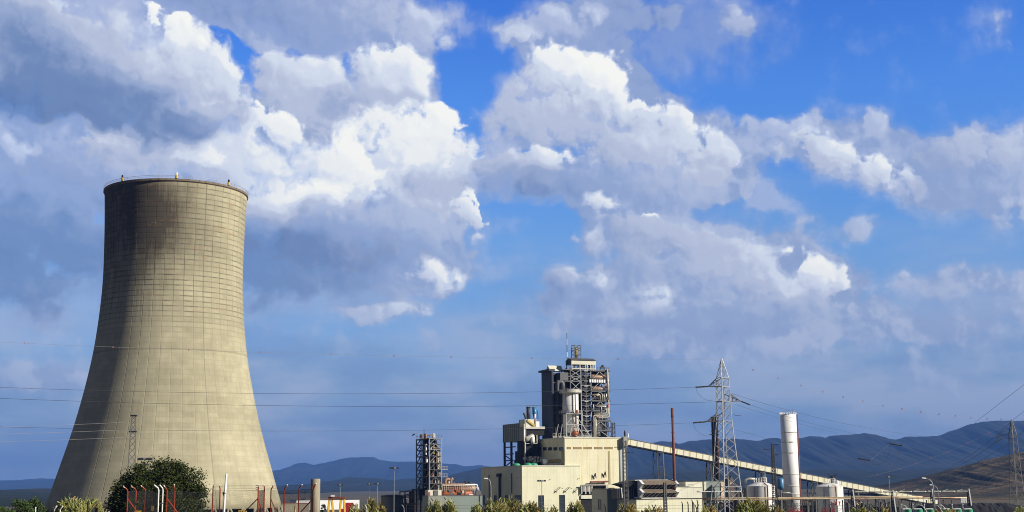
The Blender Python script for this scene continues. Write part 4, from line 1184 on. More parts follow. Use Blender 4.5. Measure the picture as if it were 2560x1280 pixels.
# gabled shed on the left of the roof, the long cream penthouse and the vessel frame over it
u0, u1 = FG.u(1376, 3.0, 60), FG.u(1408, 3.0, 60)
z0, z1 = FG.z(927, u0, 3), FG.z(912.5, u0, 3)
b = MB()
b.prism([FG.p(u0, 3.0, z0), FG.p(u0 - 0.3, 7.0, z0), FG.p(u0 - 0.3, 5.0, z1)], [FG.p(u1, 3.0, z0), FG.p(u1, 7.0, z0), FG.p(u1, 5.0, z1)])
b.build('gabled_shed', M['cream_plain'], gs)
z0, z1 = FG.z(911, FG.u(1430), 0.5), FG.z(900.5, FG.u(1430), 0.5)
u0, u1 = FG.u(1427.5, 0, 60), FG.u(1488.5, 0, 60)
MB().fbox(FG, u0, u1, -0.4, 5.0, z0, z1).build('penthouse', M['cream_plain'], gs)
b = MB(); b.prism([FG.p(u0, -0.7, z1), FG.p(u0, 5.3, z1), FG.p(u0, 2.3, z1 + 1.1)], [FG.p(u1, -0.7, z1), FG.p(u1, 5.3, z1), FG.p(u1, 2.3, z1 + 1.1)])
b.build('penthouse_roof', M['mid_steel'], gs)
MB().fbox(FG, u0 - 0.06, u0, -0.3, 4.9, z0, z1).build('penthouse_gable', M['dark_clad'], gs)
for uu in (u0 + 0.2, u0 + 3.6, u0 + 6, u1 - 3.6, u1 - 2.2, u1 - 1.2, u1 - 0.3):
    MB().bar(FG.p(uu, -0.2, zt1 - 0.5), FG.p(uu, -0.2, z0), 0.16).build('column', M['pale_steel'], gs)
    MB().bar(FG.p(uu, 4.6, zt1 - 0.5), FG.p(uu, 4.6, z0), 0.14).build('column', M['mid_steel'], gs)
z = FG.z(921, u0)
MB().fbox(FG, u0, u1, -0.45, -0.2, z - 0.2, z + 0.15).build('beam', M['pale_steel'], gs)
for i in range(7):
    uu = u0 + 1.0 + i * (u1 - u0 - 2) / 7
    MB().bar(FG.p(uu, 1.5, z), FG.p(uu + rnd.uniform(-0.6, 0.8), 1.5, z + rnd.uniform(0.7, 1.4)), rnd.uniform(0.25, 0.6), 8).build('pump', M[rnd.choice(['copper', 'rust', 'white', 'dark_steel', 'pale_steel'])], gs)
vf = thing('flare_vessel', 'thin yellow vessel in a small open frame on the very top', 'vessel', FG.p(FG.u(1440, 2, 65), 2.0, z1 + 1))
c = FG.p(FG.u(1440.5, 2, 65), 2.0, 0)
zz0, zz1 = z1 + 0.9, zrow(c[0], c[1], 868)
MB().lathe(c, [(0.62, zz0), (0.62, zz0 + (zz1 - zz0) * 0.86), (0.3, zz1 - 0.4), (0.4, zz1 - 0.3), (0.4, zz1)], 16).build('vessel', M['mustard'], vf, smooth=True)
fr_ = Frame(c)
b = MB(); hw = 1.35; zt2 = zrow(c[0], c[1], 864)
for su in (-1, 1):
    for sv in (-1, 1): b.bar(fr_.p(su * hw, sv * hw, zz0 - 0.6), fr_.p(su * hw, sv * hw, zt2), 0.11)
for zz in (zz0 + 1.4, zz0 + 3.0, zt2 - 1.0, zt2):
    for s in (-1, 1):
        b.bar(fr_.p(-hw, s * hw, zz), fr_.p(hw, s * hw, zz), 0.08); b.bar(fr_.p(s * hw, -hw, zz), fr_.p(s * hw, hw, zz), 0.08)
for s in (-1, 1):
    b.bar(fr_.p(-hw, s * hw, zz0), fr_.p(hw, s * hw, zz0 + 1.4), 0.05); b.bar(fr_.p(-hw, s * hw, zz0 + 3), fr_.p(hw, s * hw, zz0 + 1.4), 0.05)
b.build('frame', M['mid_steel'], vf)
# striped lightning mast
c = FG.p(FG.u(1417.5, 2, 65), 2.0, 0)
lm = thing('lightning_mast', 'slender dark and white banded mast left of the roof penthouse', 'mast', (c[0], c[1], zt1))
ys = [912, 893, 880, 862, 848, 832, 827]
for k in range(len(ys) - 1):
    MB().bar((c[0], c[1], zrow(c[0], c[1], ys[k])), (c[0], c[1], zrow(c[0], c[1], ys[k + 1])), 0.15 - 0.015 * k, 6).build('mast_section', M['dark_steel' if k % 2 == 0 else 'white'], lm)
# little roof machine at the right
c = FG.p(FG.u(1506, 2, 60), 2.0, 0); z = FG.z(924, uR, 2)
b = MB(); f2 = Frame(c); b.fbox(f2, -0.9, 0.9, -0.5, 0.5, z + 0.4, z + 1.0); b.bar(f2.p(-0.8, 0, z - 0.4), f2.p(-0.8, 0, z + 0.5), 0.1); b.bar(f2.p(0.8, 0, z - 0.4), f2.p(0.8, 0, z + 0.5), 0.1)
b.lathe(c, [(0.55, z + 1.0), (0.55, z + 1.5), (0.2, z + 1.7)], 12)
b.build('roof_machine', M['dark_steel'], gs)

# the pale silo in front
u = FG.u(1427, -3.5, 35); c = FG.p(u, -3.6, 0)
zs0, zs1 = zrow(c[0], c[1], 1092), zrow(c[0], c[1], 979)
rs = (xcol(1445.5, c[1], 35) - xcol(1405.5, c[1], 35)) / 2
si = thing('silo', 'tall pale grey silo with a ring gallery and orange foot', 'silo', (c[0], c[1], zs0))
MB().lathe(c, [(rs, zs0 + 1.5), (rs, zs1)], 40).build('shell', M['tank'], si, smooth=False)
for o in si.children: 
    for p_ in o.data.polygons: p_.use_smooth = len(p_.vertices) == 4
zr = zrow(c[0], c[1] - rs, 981)
MB().lathe(c, [(rs, zr - 0.3), (rs + 1.3, zr), (rs + 1.3, zr + 1.1), (rs + 1.15, zr + 1.1), (rs + 1.15, zr + 0.15), (rs - 0.2, zr + 0.15)], 40, cap=False).build('ring_gallery', M['pale_steel'], si)
zr2 = zrow(c[0], c[1] - rs, 1033.5)
MB().lathe(c, [(rs, zr2 - 0.3), (rs + 1.6, zr2 - 0.1), (rs + 1.6, zr2 + 0.15), (rs - 0.1, zr2 + 0.15)], 40, cap=False).build('ring_gallery', M['mid_steel'], si)
b = MB()
for q in range(16):
    w = -pi / 2 + pi * q / 15; p = Vector((c[0] + (rs + 1.5) * sin(w), c[1] - (rs + 1.5) * cos(w), zr2)); w3 = w + pi / 15
    b.bar(p, p + Vector((0, 0, 1.1)), 0.035); b.bar(p + Vector((0, 0, 1.1)), Vector((c[0] + (rs + 1.5) * sin(w3), c[1] - (rs + 1.5) * cos(w3), zr2 + 1.1)), 0.04)
b.build('handrail', M['steel'], si)
for dpx in (1433, 1439):
    w = math.asin((xcol(dpx, c[1], 30) - c[0]) / rs); MB().bar((c[0] + (rs + 0.12) * sin(w), c[1] - (rs + 0.12) * cos(w), zs0 + 4), (c[0] + (rs + 0.12) * sin(w), c[1] - (rs + 0.12) * cos(w), zr - 0.5), 0.16, 6).build('riser_pipe', M['steel'], si)
MB().lathe((c[0] + 1.4, c[1] - 2.0), [(1.4, zrow(c[0], c[1] - 2, 1089)), (1.4, zrow(c[0], c[1] - 2, 1079)), (0.9, zrow(c[0], c[1] - 2, 1078))], 16).build('orange_foot', M['orange'], si, smooth=True)
MB().box(c[0] + 1.4, c[1] - rs - 1.2, zr2 + 0.2, c[0] + 2.5, c[1] - rs - 0.3, zr2 + 1.3).build('junction_box', M['orange'], si)
fs = Frame(c)
b = MB()
q0 = fs.u(1416, -4.3, 30); q1 = fs.u(1457, -4.3, 30); za, zb, zc_ = zrow(*fs.p(q0, -4.3, 0)[:2], 1034), zrow(*fs.p(q0, -4.3, 0)[:2], 1061), zB + 0.4
v_ = -4.3
for (a1, z_1, a2, z_2, r) in ((q0, za, q0, zc_, .17), (q1, za, q1, zb, .15), (q0, za, q1, za, .15), (q0, zb, q1, zb, .15), (q0, zb, q0 + 2.2, za - 1.6, .13), (q1 - 2.6, za - 1, q1, zb, .12), (q1, zb, q1 + 3.6, zc_, .17),
                             (q1 - 2.4, zb, q1 + 1.0, zc_, .13), (q0 + 2.4, zb, q0 + 1.2, zc_, .14), (q0 - 1.6, zb, q0 - 2.6, zc_, .1), (q0 - 3.2, zb, q0 - 4.4, zc_, .1), (q1 - 3, zb - 4, q1 + 0.5, zc_, .12)):
    b.bar(fs.p(a1, v_, z_1), fs.p(a2, v_, z_2), r)
b.build('support_frame', M['steel'], si)
# walkway across the shaded block's roof in front
u0, u1 = FG.u(1380, -5.0, 33), FG.u(1478, -5.0, 33)
z = FG.z(1092, u0, -5.0)
b = MB(); b.fbox(FG, u0, u1, -5.6, -5.0, z - 0.2, z + 0.1)
for q in range(14): uu = u0 + (u1 - u0) * q / 13; b.bar(FG.p(uu, -5.5, z), FG.p(uu, -5.5, z + 1.1), 0.035)
b.bar(FG.p(u0, -5.5, z + 1.1), FG.p(u1, -5.5, z + 1.1), 0.045); b.bar(FG.p(u0, -5.5, z + 0.6), FG.p(u1, -5.5, z + 0.6), 0.03)
b.bar(FG.p(u0 + 0.5, -5.3, zB - 2), FG.p(u0 + 0.5, -5.3, z), 0.12); b.bar(FG.p(u0 + 1.2, -5.3, zB - 2), FG.p(u0 + 1.2, -5.3, z), 0.12)
b.build('walkway', M['pale_steel'], gs)
u0 = FG.u(1389, -5.0, 33)
MB().bar(FG.p(u0, -5.2, z), FG.p(u0, -5.2, FG.z(1071, u0, -5)), 0.2, 8).build('crane_post', M['orange'], gs)
# small dark side stair at the right foot
u0, u1 = FG.u(1527, 1, 33), FG.u(1536, 1, 33)
b = MB(); za, zb = zB, FG.z(1057, u0, 1)
for uu in (u0, u1):
    for vv_ in (0.5, 2.5): b.bar(FG.p(uu, vv_, za - 2), FG.p(uu, vv_, zb), 0.13)
for q in range(5):
    zz = za + (zb - za) * q / 4
    b.fbox(FG, u0, u1, 0.5, 2.5, zz - 0.12, zz + 0.05)
    if q < 4: b.bar(FG.p(u0, 0.5, zz), FG.p(u1, 0.5, zz + (zb - za) / 4), 0.08)
b.build('side_stair', M['dark_steel'], gs)

# ---------------------------------------------------------------- coal bunker annex to the left
OX = at(1313, 1080, 492.0)
FX = Frame((OX.x, OX.y), th)
an = thing('bunker_annex', 'grey clad bunker on black stilts beside the dark process tower', 'building', FX.p(0, 0, 0))
zx1, zx0 = FX.z(1062, 0, FX.vv(1257)), FX.z(1101, 0, 0)
vx = FX.vv(1257, 0, 30)
zxr = FX.z(1056, 0, 0)
VB = FX.vv(1299, 0, 30)
MB().prism([FX.p(0, VB, zx0), FX.p(7.5, VB, zx0), FX.p(7.5, vx, zx0), FX.p(0, vx, zx0)], [FX.p(0, VB, zxr), FX.p(7.5, VB, zxr), FX.p(7.5, vx, zx1), FX.p(0, vx, zx1)]).build('bunker', M['grey_clad'], an)
for q in range(9):
    v = VB + (vx - VB) * (0.04 + 0.92 * q / 8)
    zz = zxr + (zx1 - zxr) * v / vx
    MB().fbox(FX, -0.12, 0.0, v - 0.12, v + 0.12, zx0, zz).build('rib', M['dark_steel'], an)
v1, v2 = FX.vv(1314, 0, 35), FX.vv(1297.5, 0, 35)
MB().fbox(FX, -0.05, 0.5, 0.3, v2, zx0, FX.z(1049, 0, 3)).build('upper_bunker', M['grey_clad'], an)
zd = FX.z(1066, 0, 0); uX = FX.u(1351, 0, 30)
MB().fbox(FX, 0.2, uX + 2, 0.2, 7.0, FX.z(1072, 0), zd).build('deck', M['pale_steel'], an)
cb = MB().fbox(FX, FX.u(1314), FX.u(1344), 0.4, 5.0, zd, FX.z(1048, 0)).build('cream_cabin', M['cream_plain'], an)
MB().bar(FX.p(FX.u(1320), 0.3, FX.z(1050, 0)), FX.p(FX.u(1338), 0.3, FX.z(1064, 0)), 0.35).build('cabin_stair', M['mustard'], an)
MB().fbox(FX, FX.u(1339), FX.u(1343), 0.2, 0.39, zd, FX.z(1048, 0)).build('rusty_panel', M['copper'], an)
MB().fbox(FX, FX.u(1344.5), FX.u(1353), 1.0, 5.0, zd, FX.z(1053, 0)).build('side_cabin', M['white'], an)
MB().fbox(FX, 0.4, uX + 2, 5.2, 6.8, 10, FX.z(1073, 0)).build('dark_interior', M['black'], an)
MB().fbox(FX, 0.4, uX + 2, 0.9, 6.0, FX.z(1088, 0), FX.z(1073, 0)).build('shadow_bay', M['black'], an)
MB().cylh(FX.p(FX.u(1319), 0.6, FX.z(1098, 0)), FX.p(FX.u(1335), 0.6, FX.z(1090, 0)), 1.0, 14, 0.6).build('elbow_duct', M['pale_steel'], an, smooth=True)
MB().lathe(FX.p(FX.u(1332.5), -0.2, 0), [(0.4, FX.z(1108, 0)), (0.75, FX.z(1106, 0)), (0.75, FX.z(1093, 0)), (0.5, FX.z(1092, 0))], 14).build('hopper', M['white'], an, smooth=True)
b = MB(); b.fbox(FX, FX.u(1315), FX.u(1345), 0.0, 0.3, FX.z(1109, 0), FX.z(1108, 0)); b.bar(FX.p(FX.u(1344), 0.1, FX.z(1109, 0)), FX.p(FX.u(1344), 0.1, FX.z(1087, 0)), 0.14)
b.build('platform', M['pale_steel'], an)
for px in (1259.5, 1276.5):
    v = FX.vv(px, 0, 25); MB().fbox(FX, 0, 0.7, v - 0.35, v + 0.35, 0, zx0).build('stilt', M['dark_steel'], an)
    MB().fbox(FX, 6.5, 7.2, v - 0.35, v + 0.35, 0, zx0).build('stilt', M['dark_steel'], an)
va, vb = FX.vv(1259.5, 0, 25), FX.vv(1276.5, 0, 25)
b = MB()
for py in (1119, 1136, 1152): z = FX.z(py, 0, va); b.bar(FX.p(0.3, va, z), FX.p(0.3, vb - 2, z), 0.2)
b.bar(FX.p(0.3, va, FX.z(1138, 0, va)), FX.p(0.3, vb - 1, FX.z(1152, 0, vb)), 0.16); b.bar(FX.p(0.3, va, FX.z(1168, 0, va)), FX.p(0.3, vb, FX.z(1154, 0, vb)), 0.16)
b.bar(FX.p(0.3, vb, FX.z(1119, 0, va)), FX.p(0.3, vb - 4, FX.z(1119, 0, va)), 0.2)
b.build('cross_brace', M['dark_steel'], an)
v = FX.vv(1290, 0, 20)
b = MB(); zq = [10, FX.z(1150, 0, v), FX.z(1128, 0, v), FX.z(1102, 0, v)]
for k, (ua, w_) in enumerate(((0, 0), (0, 0.6), (0, 2.0))):
    b.fbox(FX, 0.5, 6, 1.0, v + 3.0 - w_ * 1.6, zq[k], zq[k + 1])
b.build('coal_chute', M['black'], an)
pp = MB(); p0 = [FX.p(FX.u(1311.5, -0.5), -0.5, FX.z(y)) for y in (1060, 1095, 1102)] + [FX.p(FX.u(1313.5, -0.5), -0.5, FX.z(y)) for y in (1107, 1168)]
pp.tube(p0, 0.28, 8); pp.build('downpipe', M['pale_steel'], an, smooth=True)
# blue dust filter on top
c = FX.p(FX.u(1328, 2.0, 38), 2.0, 0); z0, z1 = zrow(c[0], c[1], 1047), zrow(c[0], c[1], 1018)
bf = thing('dust_filter', 'blue cylindrical dust filter on the cream cabin roof', 'dust filter', (c[0], c[1], z0))
fb_ = Frame(c)
MB().lathe(fb_.p(1.1, -0.6, 0), [(0.4, z0), (0.5, z0 + 0.9), (0.8, z0 + 1.9), (0.8, z1)], 16).build('vessel', M['blue'], bf, smooth=True)
MB().lathe(fb_.p(1.1, -0.75, 0), [(0.25, z0), (0.62, z0 + 1.7)], 12, cap=False).build('cone', M['white'], bf, smooth=True)
MB().lathe(fb_.p(-1.0, 0.2, 0), [(0.75, z0), (0.75, z1)], 14).build('dark_vessel', M['dark_clad'], bf, smooth=True)
b = MB()
for q in range(8): zz = z0 + 0.5 * q + 0.5; b.bar(fb_.p(-2.0, 0, zz), fb_.p(-1.5, 0, zz), 0.05)
b.bar(fb_.p(-2.0, 0, z0), fb_.p(-2.0, 0, z1 + 0.6), 0.06); b.bar(fb_.p(-1.5, 0, z0), fb_.p(-1.5, 0, z1 + 0.6), 0.06)
for q in range(6): uu = -1.8 + 3.8 * q / 5; b.bar(fb_.p(uu, -0.8, z1), fb_.p(uu, -0.8, z1 + 0.7), 0.04)
b.bar(fb_.p(-1.8, -0.8, z1 + 0.7), fb_.p(2.0, -0.8, z1 + 0.7), 0.05); b.fbox(fb_, -1.8, 2.0, -0.8, 0.8, z1, z1 + 0.08)
b.build('gallery', M['mid_steel'], bf)
MB().tube([fb_.p(1.9, -0.4, z1 - 1), fb_.p(2.5, -0.4, z1 - 1.3), fb_.p(2.6, -0.4, z0)], 0.22, 8).build('duct', M['blue'], bf, smooth=True)
MB().tube([fb_.p(-2.3, -0.2, z0 - 0.1), fb_.p(-2.6, -0.2, z0 + 1.2), fb_.p(-3.2, -0.2, z0 + 2.0)], 0.35, 8).build('intake', M['dark_clad'], bf, smooth=True)
c = FX.p(FX.u(1338, 2.0, 42), 2.0, 0)
lm2 = thing('lightning_rod', 'thin pale rod standing behind the blue dust filter', 'lightning rod', (c[0], c[1], z0))
MB().bar((c[0], c[1], z0), (c[0], c[1], zrow(c[0], c[1], 1000)), 0.08, 5, 0.04).build('rod', M['steel'], lm2)

# wisp of steam blown left from the silencer (the vapour itself: a soft volume)
def steam():
    a = FA.p(FA.u(1362, 6.5, zA), 6.5, FA.z(1148)); e = FA.p(FA.u(1306, 6.5, zA), 6.5, FA.z(1146))
    b = MB(); b.tube([Vector(e) * 1.0, Vector(e).lerp(Vector(a), 0.33), Vector(e).lerp(Vector(a), 0.7), Vector(a)], 1.0, 10, [0.5, 1.1, 1.3, 0.5])
    m = bpy.data.materials.new('steam_vapour'); m.use_nodes = True
    t = m.node_tree; t.nodes.clear(); o = t.nodes.new('ShaderNodeOutputMaterial'); v = t.nodes.new('ShaderNodeVolumePrincipled')
    n = noise(t, objco(t), 1.3, 3, 0.6)
    v.inputs['Color'].default_value = (0.9, 0.9, 0.92, 1)
    put(t, v.inputs['Density'], smooth(t, n, 0.46, 0.66) * 0.22)
    t.links.new(v.outputs[0], o.inputs['Volume'])
    b.build('steam', m, kind='stuff', label='thin white steam drifting left above the low cream roof')
steam()

# ---------------------------------------------------------------- lattices, pylons, wires
def lattice(parent, fr, levels, r_leg, r_brace, mat, mat_b=None, horiz=True, split=True):
    """Four-legged lattice: levels = [(z, half width, centre u)]; legs are parts, bracing one part."""
    mat_b = mat_b or mat
    sg = [(-1, -1), (1, -1), (1, 1), (-1, 1)]
    P_ = lambda k, lv: Vector(fr.p(lv[2] + sg[k][0] * lv[1], sg[k][1] * lv[1], lv[0]))
    for k in range(4):
        b = MB()
        for a, c_ in zip(levels, levels[1:]): b.bar(P_(k, a), P_(k, c_), r_leg)
        b.build('leg', mat, parent)
    b = MB()
    for a, c_ in zip(levels, levels[1:]):
        for k in range(4):
            j = (k + 1) % 4
            b.bar(P_(k, a), P_(j, c_), r_brace); b.bar(P_(j, a), P_(k, c_), r_brace)
            if horiz: b.bar(P_(k, c_), P_(j, c_), r_brace)
    b.build('bracing', mat_b, parent)


def levels_between(knots, n):
    """Panel points between (z, hw) knots, panels growing with the width."""
    out_ = []
    z0, z1 = knots[0][0], knots[-1][0]
    hw = lambda z: next((a[1] + (c_[1] - a[1]) * (z - a[0]) / (c_[0] - a[0]) for a, c_ in zip(knots, knots[1:]) if z <= c_[0] + 1e-6), knots[-1][1])
    z = z0
    while z < z1 - 0.05:
        out_.append((z, hw(z), 0.0)); z += max(hw(z) * n, 0.35)
    out_.append((z1, hw(z1), 0.0))
    return out_


def sag(b, p, q, drop, r, n=18, sides=4):
    p, q = Vector(p), Vector(q)
    b.tube([p.lerp(q, i / n) - Vector((0, 0, 4 * drop * (i / n) * (1 - i / n))) for i in range(n + 1)], r, sides)


def wire_px(name, label, pts, Ya, Yb, r, mat='wire', group='overhead line wires', markers=None, n=40):
    """Wire through three photo pixels (start, middle, end) hanging between distances Ya and Yb."""
    (x0, y0), (x1, y1), (x2, y2) = pts
    def yy(x):
        return y0 * (x - x1) * (x - x2) / ((x0 - x1) * (x0 - x2)) + y1 * (x - x0) * (x - x2) / ((x1 - x0) * (x1 - x2)) + y2 * (x - x0) * (x - x1) / ((x2 - x0) * (x2 - x1))
    P_ = []
    for i in range(n + 1):
        t = i / n; x = x0 + (x2 - x0) * t
        P_.append(at(x, yy(x), 1 / (1 / Ya + (1 / Yb - 1 / Ya) * t)))
    b = MB(); b.tube(P_, r, 4)
    o = b.build(name, M[mat], None, label=label, cat='power line wire', group=group)
    if markers:
        for x in markers:
            t = (x - x0) / (x2 - x0); c = at(x, yy(x), 1 / (1 / Ya + (1 / Yb - 1 / Ya) * t))
            k = 0.16 * (1 / (1 / Ya + (1 / Yb - 1 / Ya) * t)) / 330
            mb_ = MB(); mb_.tube([c + Vector((k * cos(w), k * 0.5 * sin(w * 3), k * sin(w))) for w in [q * 0.7 for q in range(10)]], k * 0.32, 5)
            mb_.build('marker', M['marker'], o)
    return o


def insulator(b, p, q, r=0.13, n=12):
    p, q = Vector(p), Vector(q); d = (q - p) / n
    b.bar(p, q, r * 0.35, 6)
    for i in range(n): b.bar(p + d * (i + 0.2), p + d * (i + 0.75), r, 8)


# the big pylon
YP = 330.0
cp = at(1816, 1215, YP)
xr = lambda py: (py - 1215)
pf = Frame((cp.x, cp.y), R(28))
py_ = thing('lattice_pylon', 'large pale steel lattice pylon standing before the conveyor', 'pylon', (cp.x, cp.y, 0))
zz = lambda p: zrow(cp.x, cp.y, p)
base = levels_between([(0.0, 3.45), (zz(1200), 2.35), (zz(1050), 1.35)], 1.25)
mid = levels_between([(zz(1050), 1.35), (zz(945), 1.10)], 1.5)
topl = levels_between([(zz(945), 1.10), (zz(897), 0.06)], 1.9)
lattice(py_, pf, base, 0.095, 0.038, M['pylon'], horiz=False)
lattice(py_, pf, mid, 0.08, 0.033, M['pylon'], horiz=False)
lattice(py_, pf, topl, 0.065, 0.032, M['pylon'])
for pz in (945, 967, 1004, 1053, 1217):
    z = zz(pz); h = next(l[1] for l in (topl + mid + base) if True) if False else (1.10 if pz < 960 else 1.18 if pz < 1010 else 1.35 if pz < 1100 else 2.55)
    q = [Vector(pf.p(s * h, t_ * h, z)) for s, t_ in ((-1, -1), (1, -1), (1, 1), (-1, 1))]
    b = MB()
    for k in range(4): b.bar(q[k], q[(k + 1) % 4], 0.08)
    b.build('ring_frame', M['pylon'], py_)
ARM = {}
for nm, side, pyz, pxt, pyt in (('a', -1, 967, 1771, 966), ('b', 1, 1004, 1852, 1003), ('c', -1, 1053, 1766, 1054)):
    z = zz(pyz); tip = at(pxt, pyt, YP + (1.0 if side > 0 else -1.5))
    ARM[nm] = tip
    h = 1.3
    b = MB()
    roots = [Vector(pf.p(side * h, -h, z)), Vector(pf.p(side * h, h, z)), Vector(pf.p(side * h * 0.9, -h * 0.9, z + 2.0)), Vector(pf.p(side * h * 0.9, h * 0.9, z + 2.0))]
    for r_ in roots: b.bar(r_, tip, 0.085)
    for f_ in (0.25, 0.5, 0.75):
        q = [r_.lerp(tip, f_) for r_ in roots]
        b.bar(q[0], q[1], 0.05); b.bar(q[0], q[2], 0.05); b.bar(q[1], q[3], 0.05); b.bar(q[2], q[3], 0.05)
    b.build('cross_arm', M['mid_steel'], py_)
insL = {'a': (1736, 968), 'c': (1730, 1057)}
for nm, (px, py) in insL.items():
    b = MB(); e = at(px + 3, py, YP - 4); insulator(b, ARM[nm], e, 0.19, 14)
    b.build('insulator_string', M['insul'], py_)
    b = MB(); a2 = at(px + (45 if nm == 'a' else 40), py + 33, YP + 4)
    b.tube([e, at(px + 8, py + 15, YP - 3), at(px + 20, py + 27, YP - 1), at(px + 33, py + 33, YP + 1), a2], 0.035, 5)
    b.build('jumper_wire', M['mid_steel'], py_)
b = MB(); insulator(b, ARM['b'], at(1875, 1012, YP + 4), 0.17, 12); b.build('insulator_string', M['insul'], py_)
b = MB(); insulator(b, at(1818, 1004, YP), at(1790, 1004.5, YP - 3), 0.14, 10); b.build('insulator_string', M['insul'], py_)
b = MB(); b.tube([at(1833, 1036, YP + 2), at(1840, 1039, YP + 2), at(1853, 1038, YP + 2)], 0.05, 5); b.build('jumper_wire', M['mid_steel'], py_)

wire_px('earth_wire', 'topmost pale wire running left from the pylon apex, with red markers', [(-180, 846), (800, 885), (1804, 898)], 290, YP, 0.022, 'pale_wire', markers=[62, 282, 472, 650, 827, 985, 1128, 1330, 1545])
wire_px('line_wire', 'wire from the pylon upper left arm, passing left in front of the cooling tower', [(-180, 961), (900, 984.5), (1737, 968)], 290, YP - 4, 0.03)
wire_px('line_wire', 'wire from the pylon middle arm, second dark wire in front of the cooling tower', [(-180, 988), (900, 1016), (1790, 1004.5)], 290, YP - 3, 0.034)
wire_px('line_wire', 'wire from the pylon lower left arm, lowest long wire before the cooling tower', [(-180, 1061), (900, 1077), (1731, 1057)], 290, YP - 4, 0.026)
wire_px('line_wire', 'wire leaving the big pylon to the right highest above the white stack', [(1830, 984), (2040, 1043), (2310, 1091)], YP, 900, 0.04, n=24)
wire_px('line_wire', 'wire leaving the short right arm of the big pylon towards the far ridge', [(1875, 1012), (2050, 1064), (2250, 1104)], YP + 4, 850, 0.035, n=24)
wire_px('line_wire', 'faint wire just under the short right arm of the big pylon', [(1836, 1010), (1990, 1057), (2150, 1094)], YP, 800, 0.03, n=24)
wire_px('line_wire', 'short sagging wire right of the big pylon below its lower arm', [(1836, 1074), (1880, 1086), (1930, 1099)], YP, 520, 0.035, n=12)
wire_px('marker_line', 'faint wire with a row of red marker balls rising to the right', [(2170, 1192), (2330, 1145), (2530, 1052)], 520, 700, 0.009, 'pale_wire', markers=[2193, 2248, 2291, 2327, 2369, 2419, 2474])
wire_px('marker_line', 'faint high wire with red marker balls right of the big pylon', [(1806, 896), (2160, 1004), (2530, 1050)], YP, 700, 0.008, 'pale_wire', markers=[1883, 1945, 2003, 2057, 2108, 2157, 2208, 2255, 2302, 2348, 2389, 2427, 2467, 2503])

# insulator strings of the span that enters at the right
for i, (a, c_, jx, lab) in enumerate((((2145, 1146), (2175, 1151), [(2176, 1152), (2186, 1161), (2200, 1161), (2214, 1150), (2222, 1135), (2225, 1112)], 'left one of two insulator strings hanging before the ridge'),
                                      ((2224, 1109), (2255, 1114), [(2248, 1122), (2243, 1150), (2235, 1170), (2226, 1188)], 'right one of two insulator strings hanging before the ridge'))):
    t_ = thing('insulator_string', lab, 'insulator', at(*a, 420), 'insulator strings before the ridge')
    b = MB(); insulator(b, at(*a, 420), at(*c_, 423), 0.22, 14); b.build('insulator', M['insul'], t_)
    b = MB(); b.tube([at(*q, 423 - k) for k, q in enumerate(jx)], 0.035, 4); b.build('jumper_wire', M['mid_steel'], t_)
wire_px('line_wire', 'pale thin wire linking the two insulator strings before the ridge', [(2176, 1151), (2200, 1131), (2224, 1110)], 421, 423, 0.02, 'pale_wire', n=6)

# the pylon at the right edge
YR = 420.0
cr = at(2541, 1215, YR)
rf = Frame((cr.x, cr.y), R(20))
zr_ = lambda p: zrow(cr.x, cr.y, p)
rp = thing('lattice_pylon', 'dark lattice pylon at the right edge before the brown hillside', 'pylon', (cr.x, cr.y, 0))
lattice(rp, rf, levels_between([(0.0, 1.9), (zr_(1200), 1.25), (zr_(1085), 0.8)], 2.2), 0.085, 0.035, M['mid_steel'], horiz=False)
lattice(rp, rf, levels_between([(zr_(1085), 0.8), (zr_(1049), 0.08)], 2.6), 0.08, 0.04, M['mid_steel'], horiz=False)
for tx, ty, bx in ((2483, 1109, 2490), (2487, 1097, 2490), (2590, 1125, 2580)):
    tip = at(tx, ty, YR); b = MB()
    s = -1 if tx < 2541 else 1
    for o_, dz_ in ((-0.7, 0), (0.7, 0), (0.0, 1.6)):
        r_ = Vector(rf.p(s * 0.7, o_, zr_(ty - 13) + dz_)); b.tube([r_, r_.lerp(tip, 0.5) + Vector((0, 0, 0.7)), tip], 0.075, 4)
    b.build('cross_arm', M['mid_steel'], rp)
for i, (pts, lab) in enumerate((([(2533, 1049), (2545, 1040), (2600, 990)], 'wire climbing right from the apex of the right-hand pylon'),
                                ([(2533, 1050), (2440, 1128), (2325, 1194)], 'wire falling left from the apex of the right-hand pylon'),
                                ([(2484, 1108), (2400, 1163), (2200, 1213)], 'wire falling left from the arm of the right-hand pylon'),
                                ([(2532, 1100), (2470, 1140), (2390, 1186)], 'wire falling left from the waist of the right-hand pylon'),
                                ([(2545, 1090), (2560, 1078), (2620, 1032)], 'wire climbing right from the waist of the right-hand pylon'),
                                ([(2437, 1056), (2500, 1008), (2600, 930)], 'wire crossing the sky at the right edge above the ridge'))):
    wire_px('line_wire', lab, pts, YR, 700 if i in (1, 2, 3) else 330, 0.05 if i in (0, 4, 5) else 0.06, n=14)

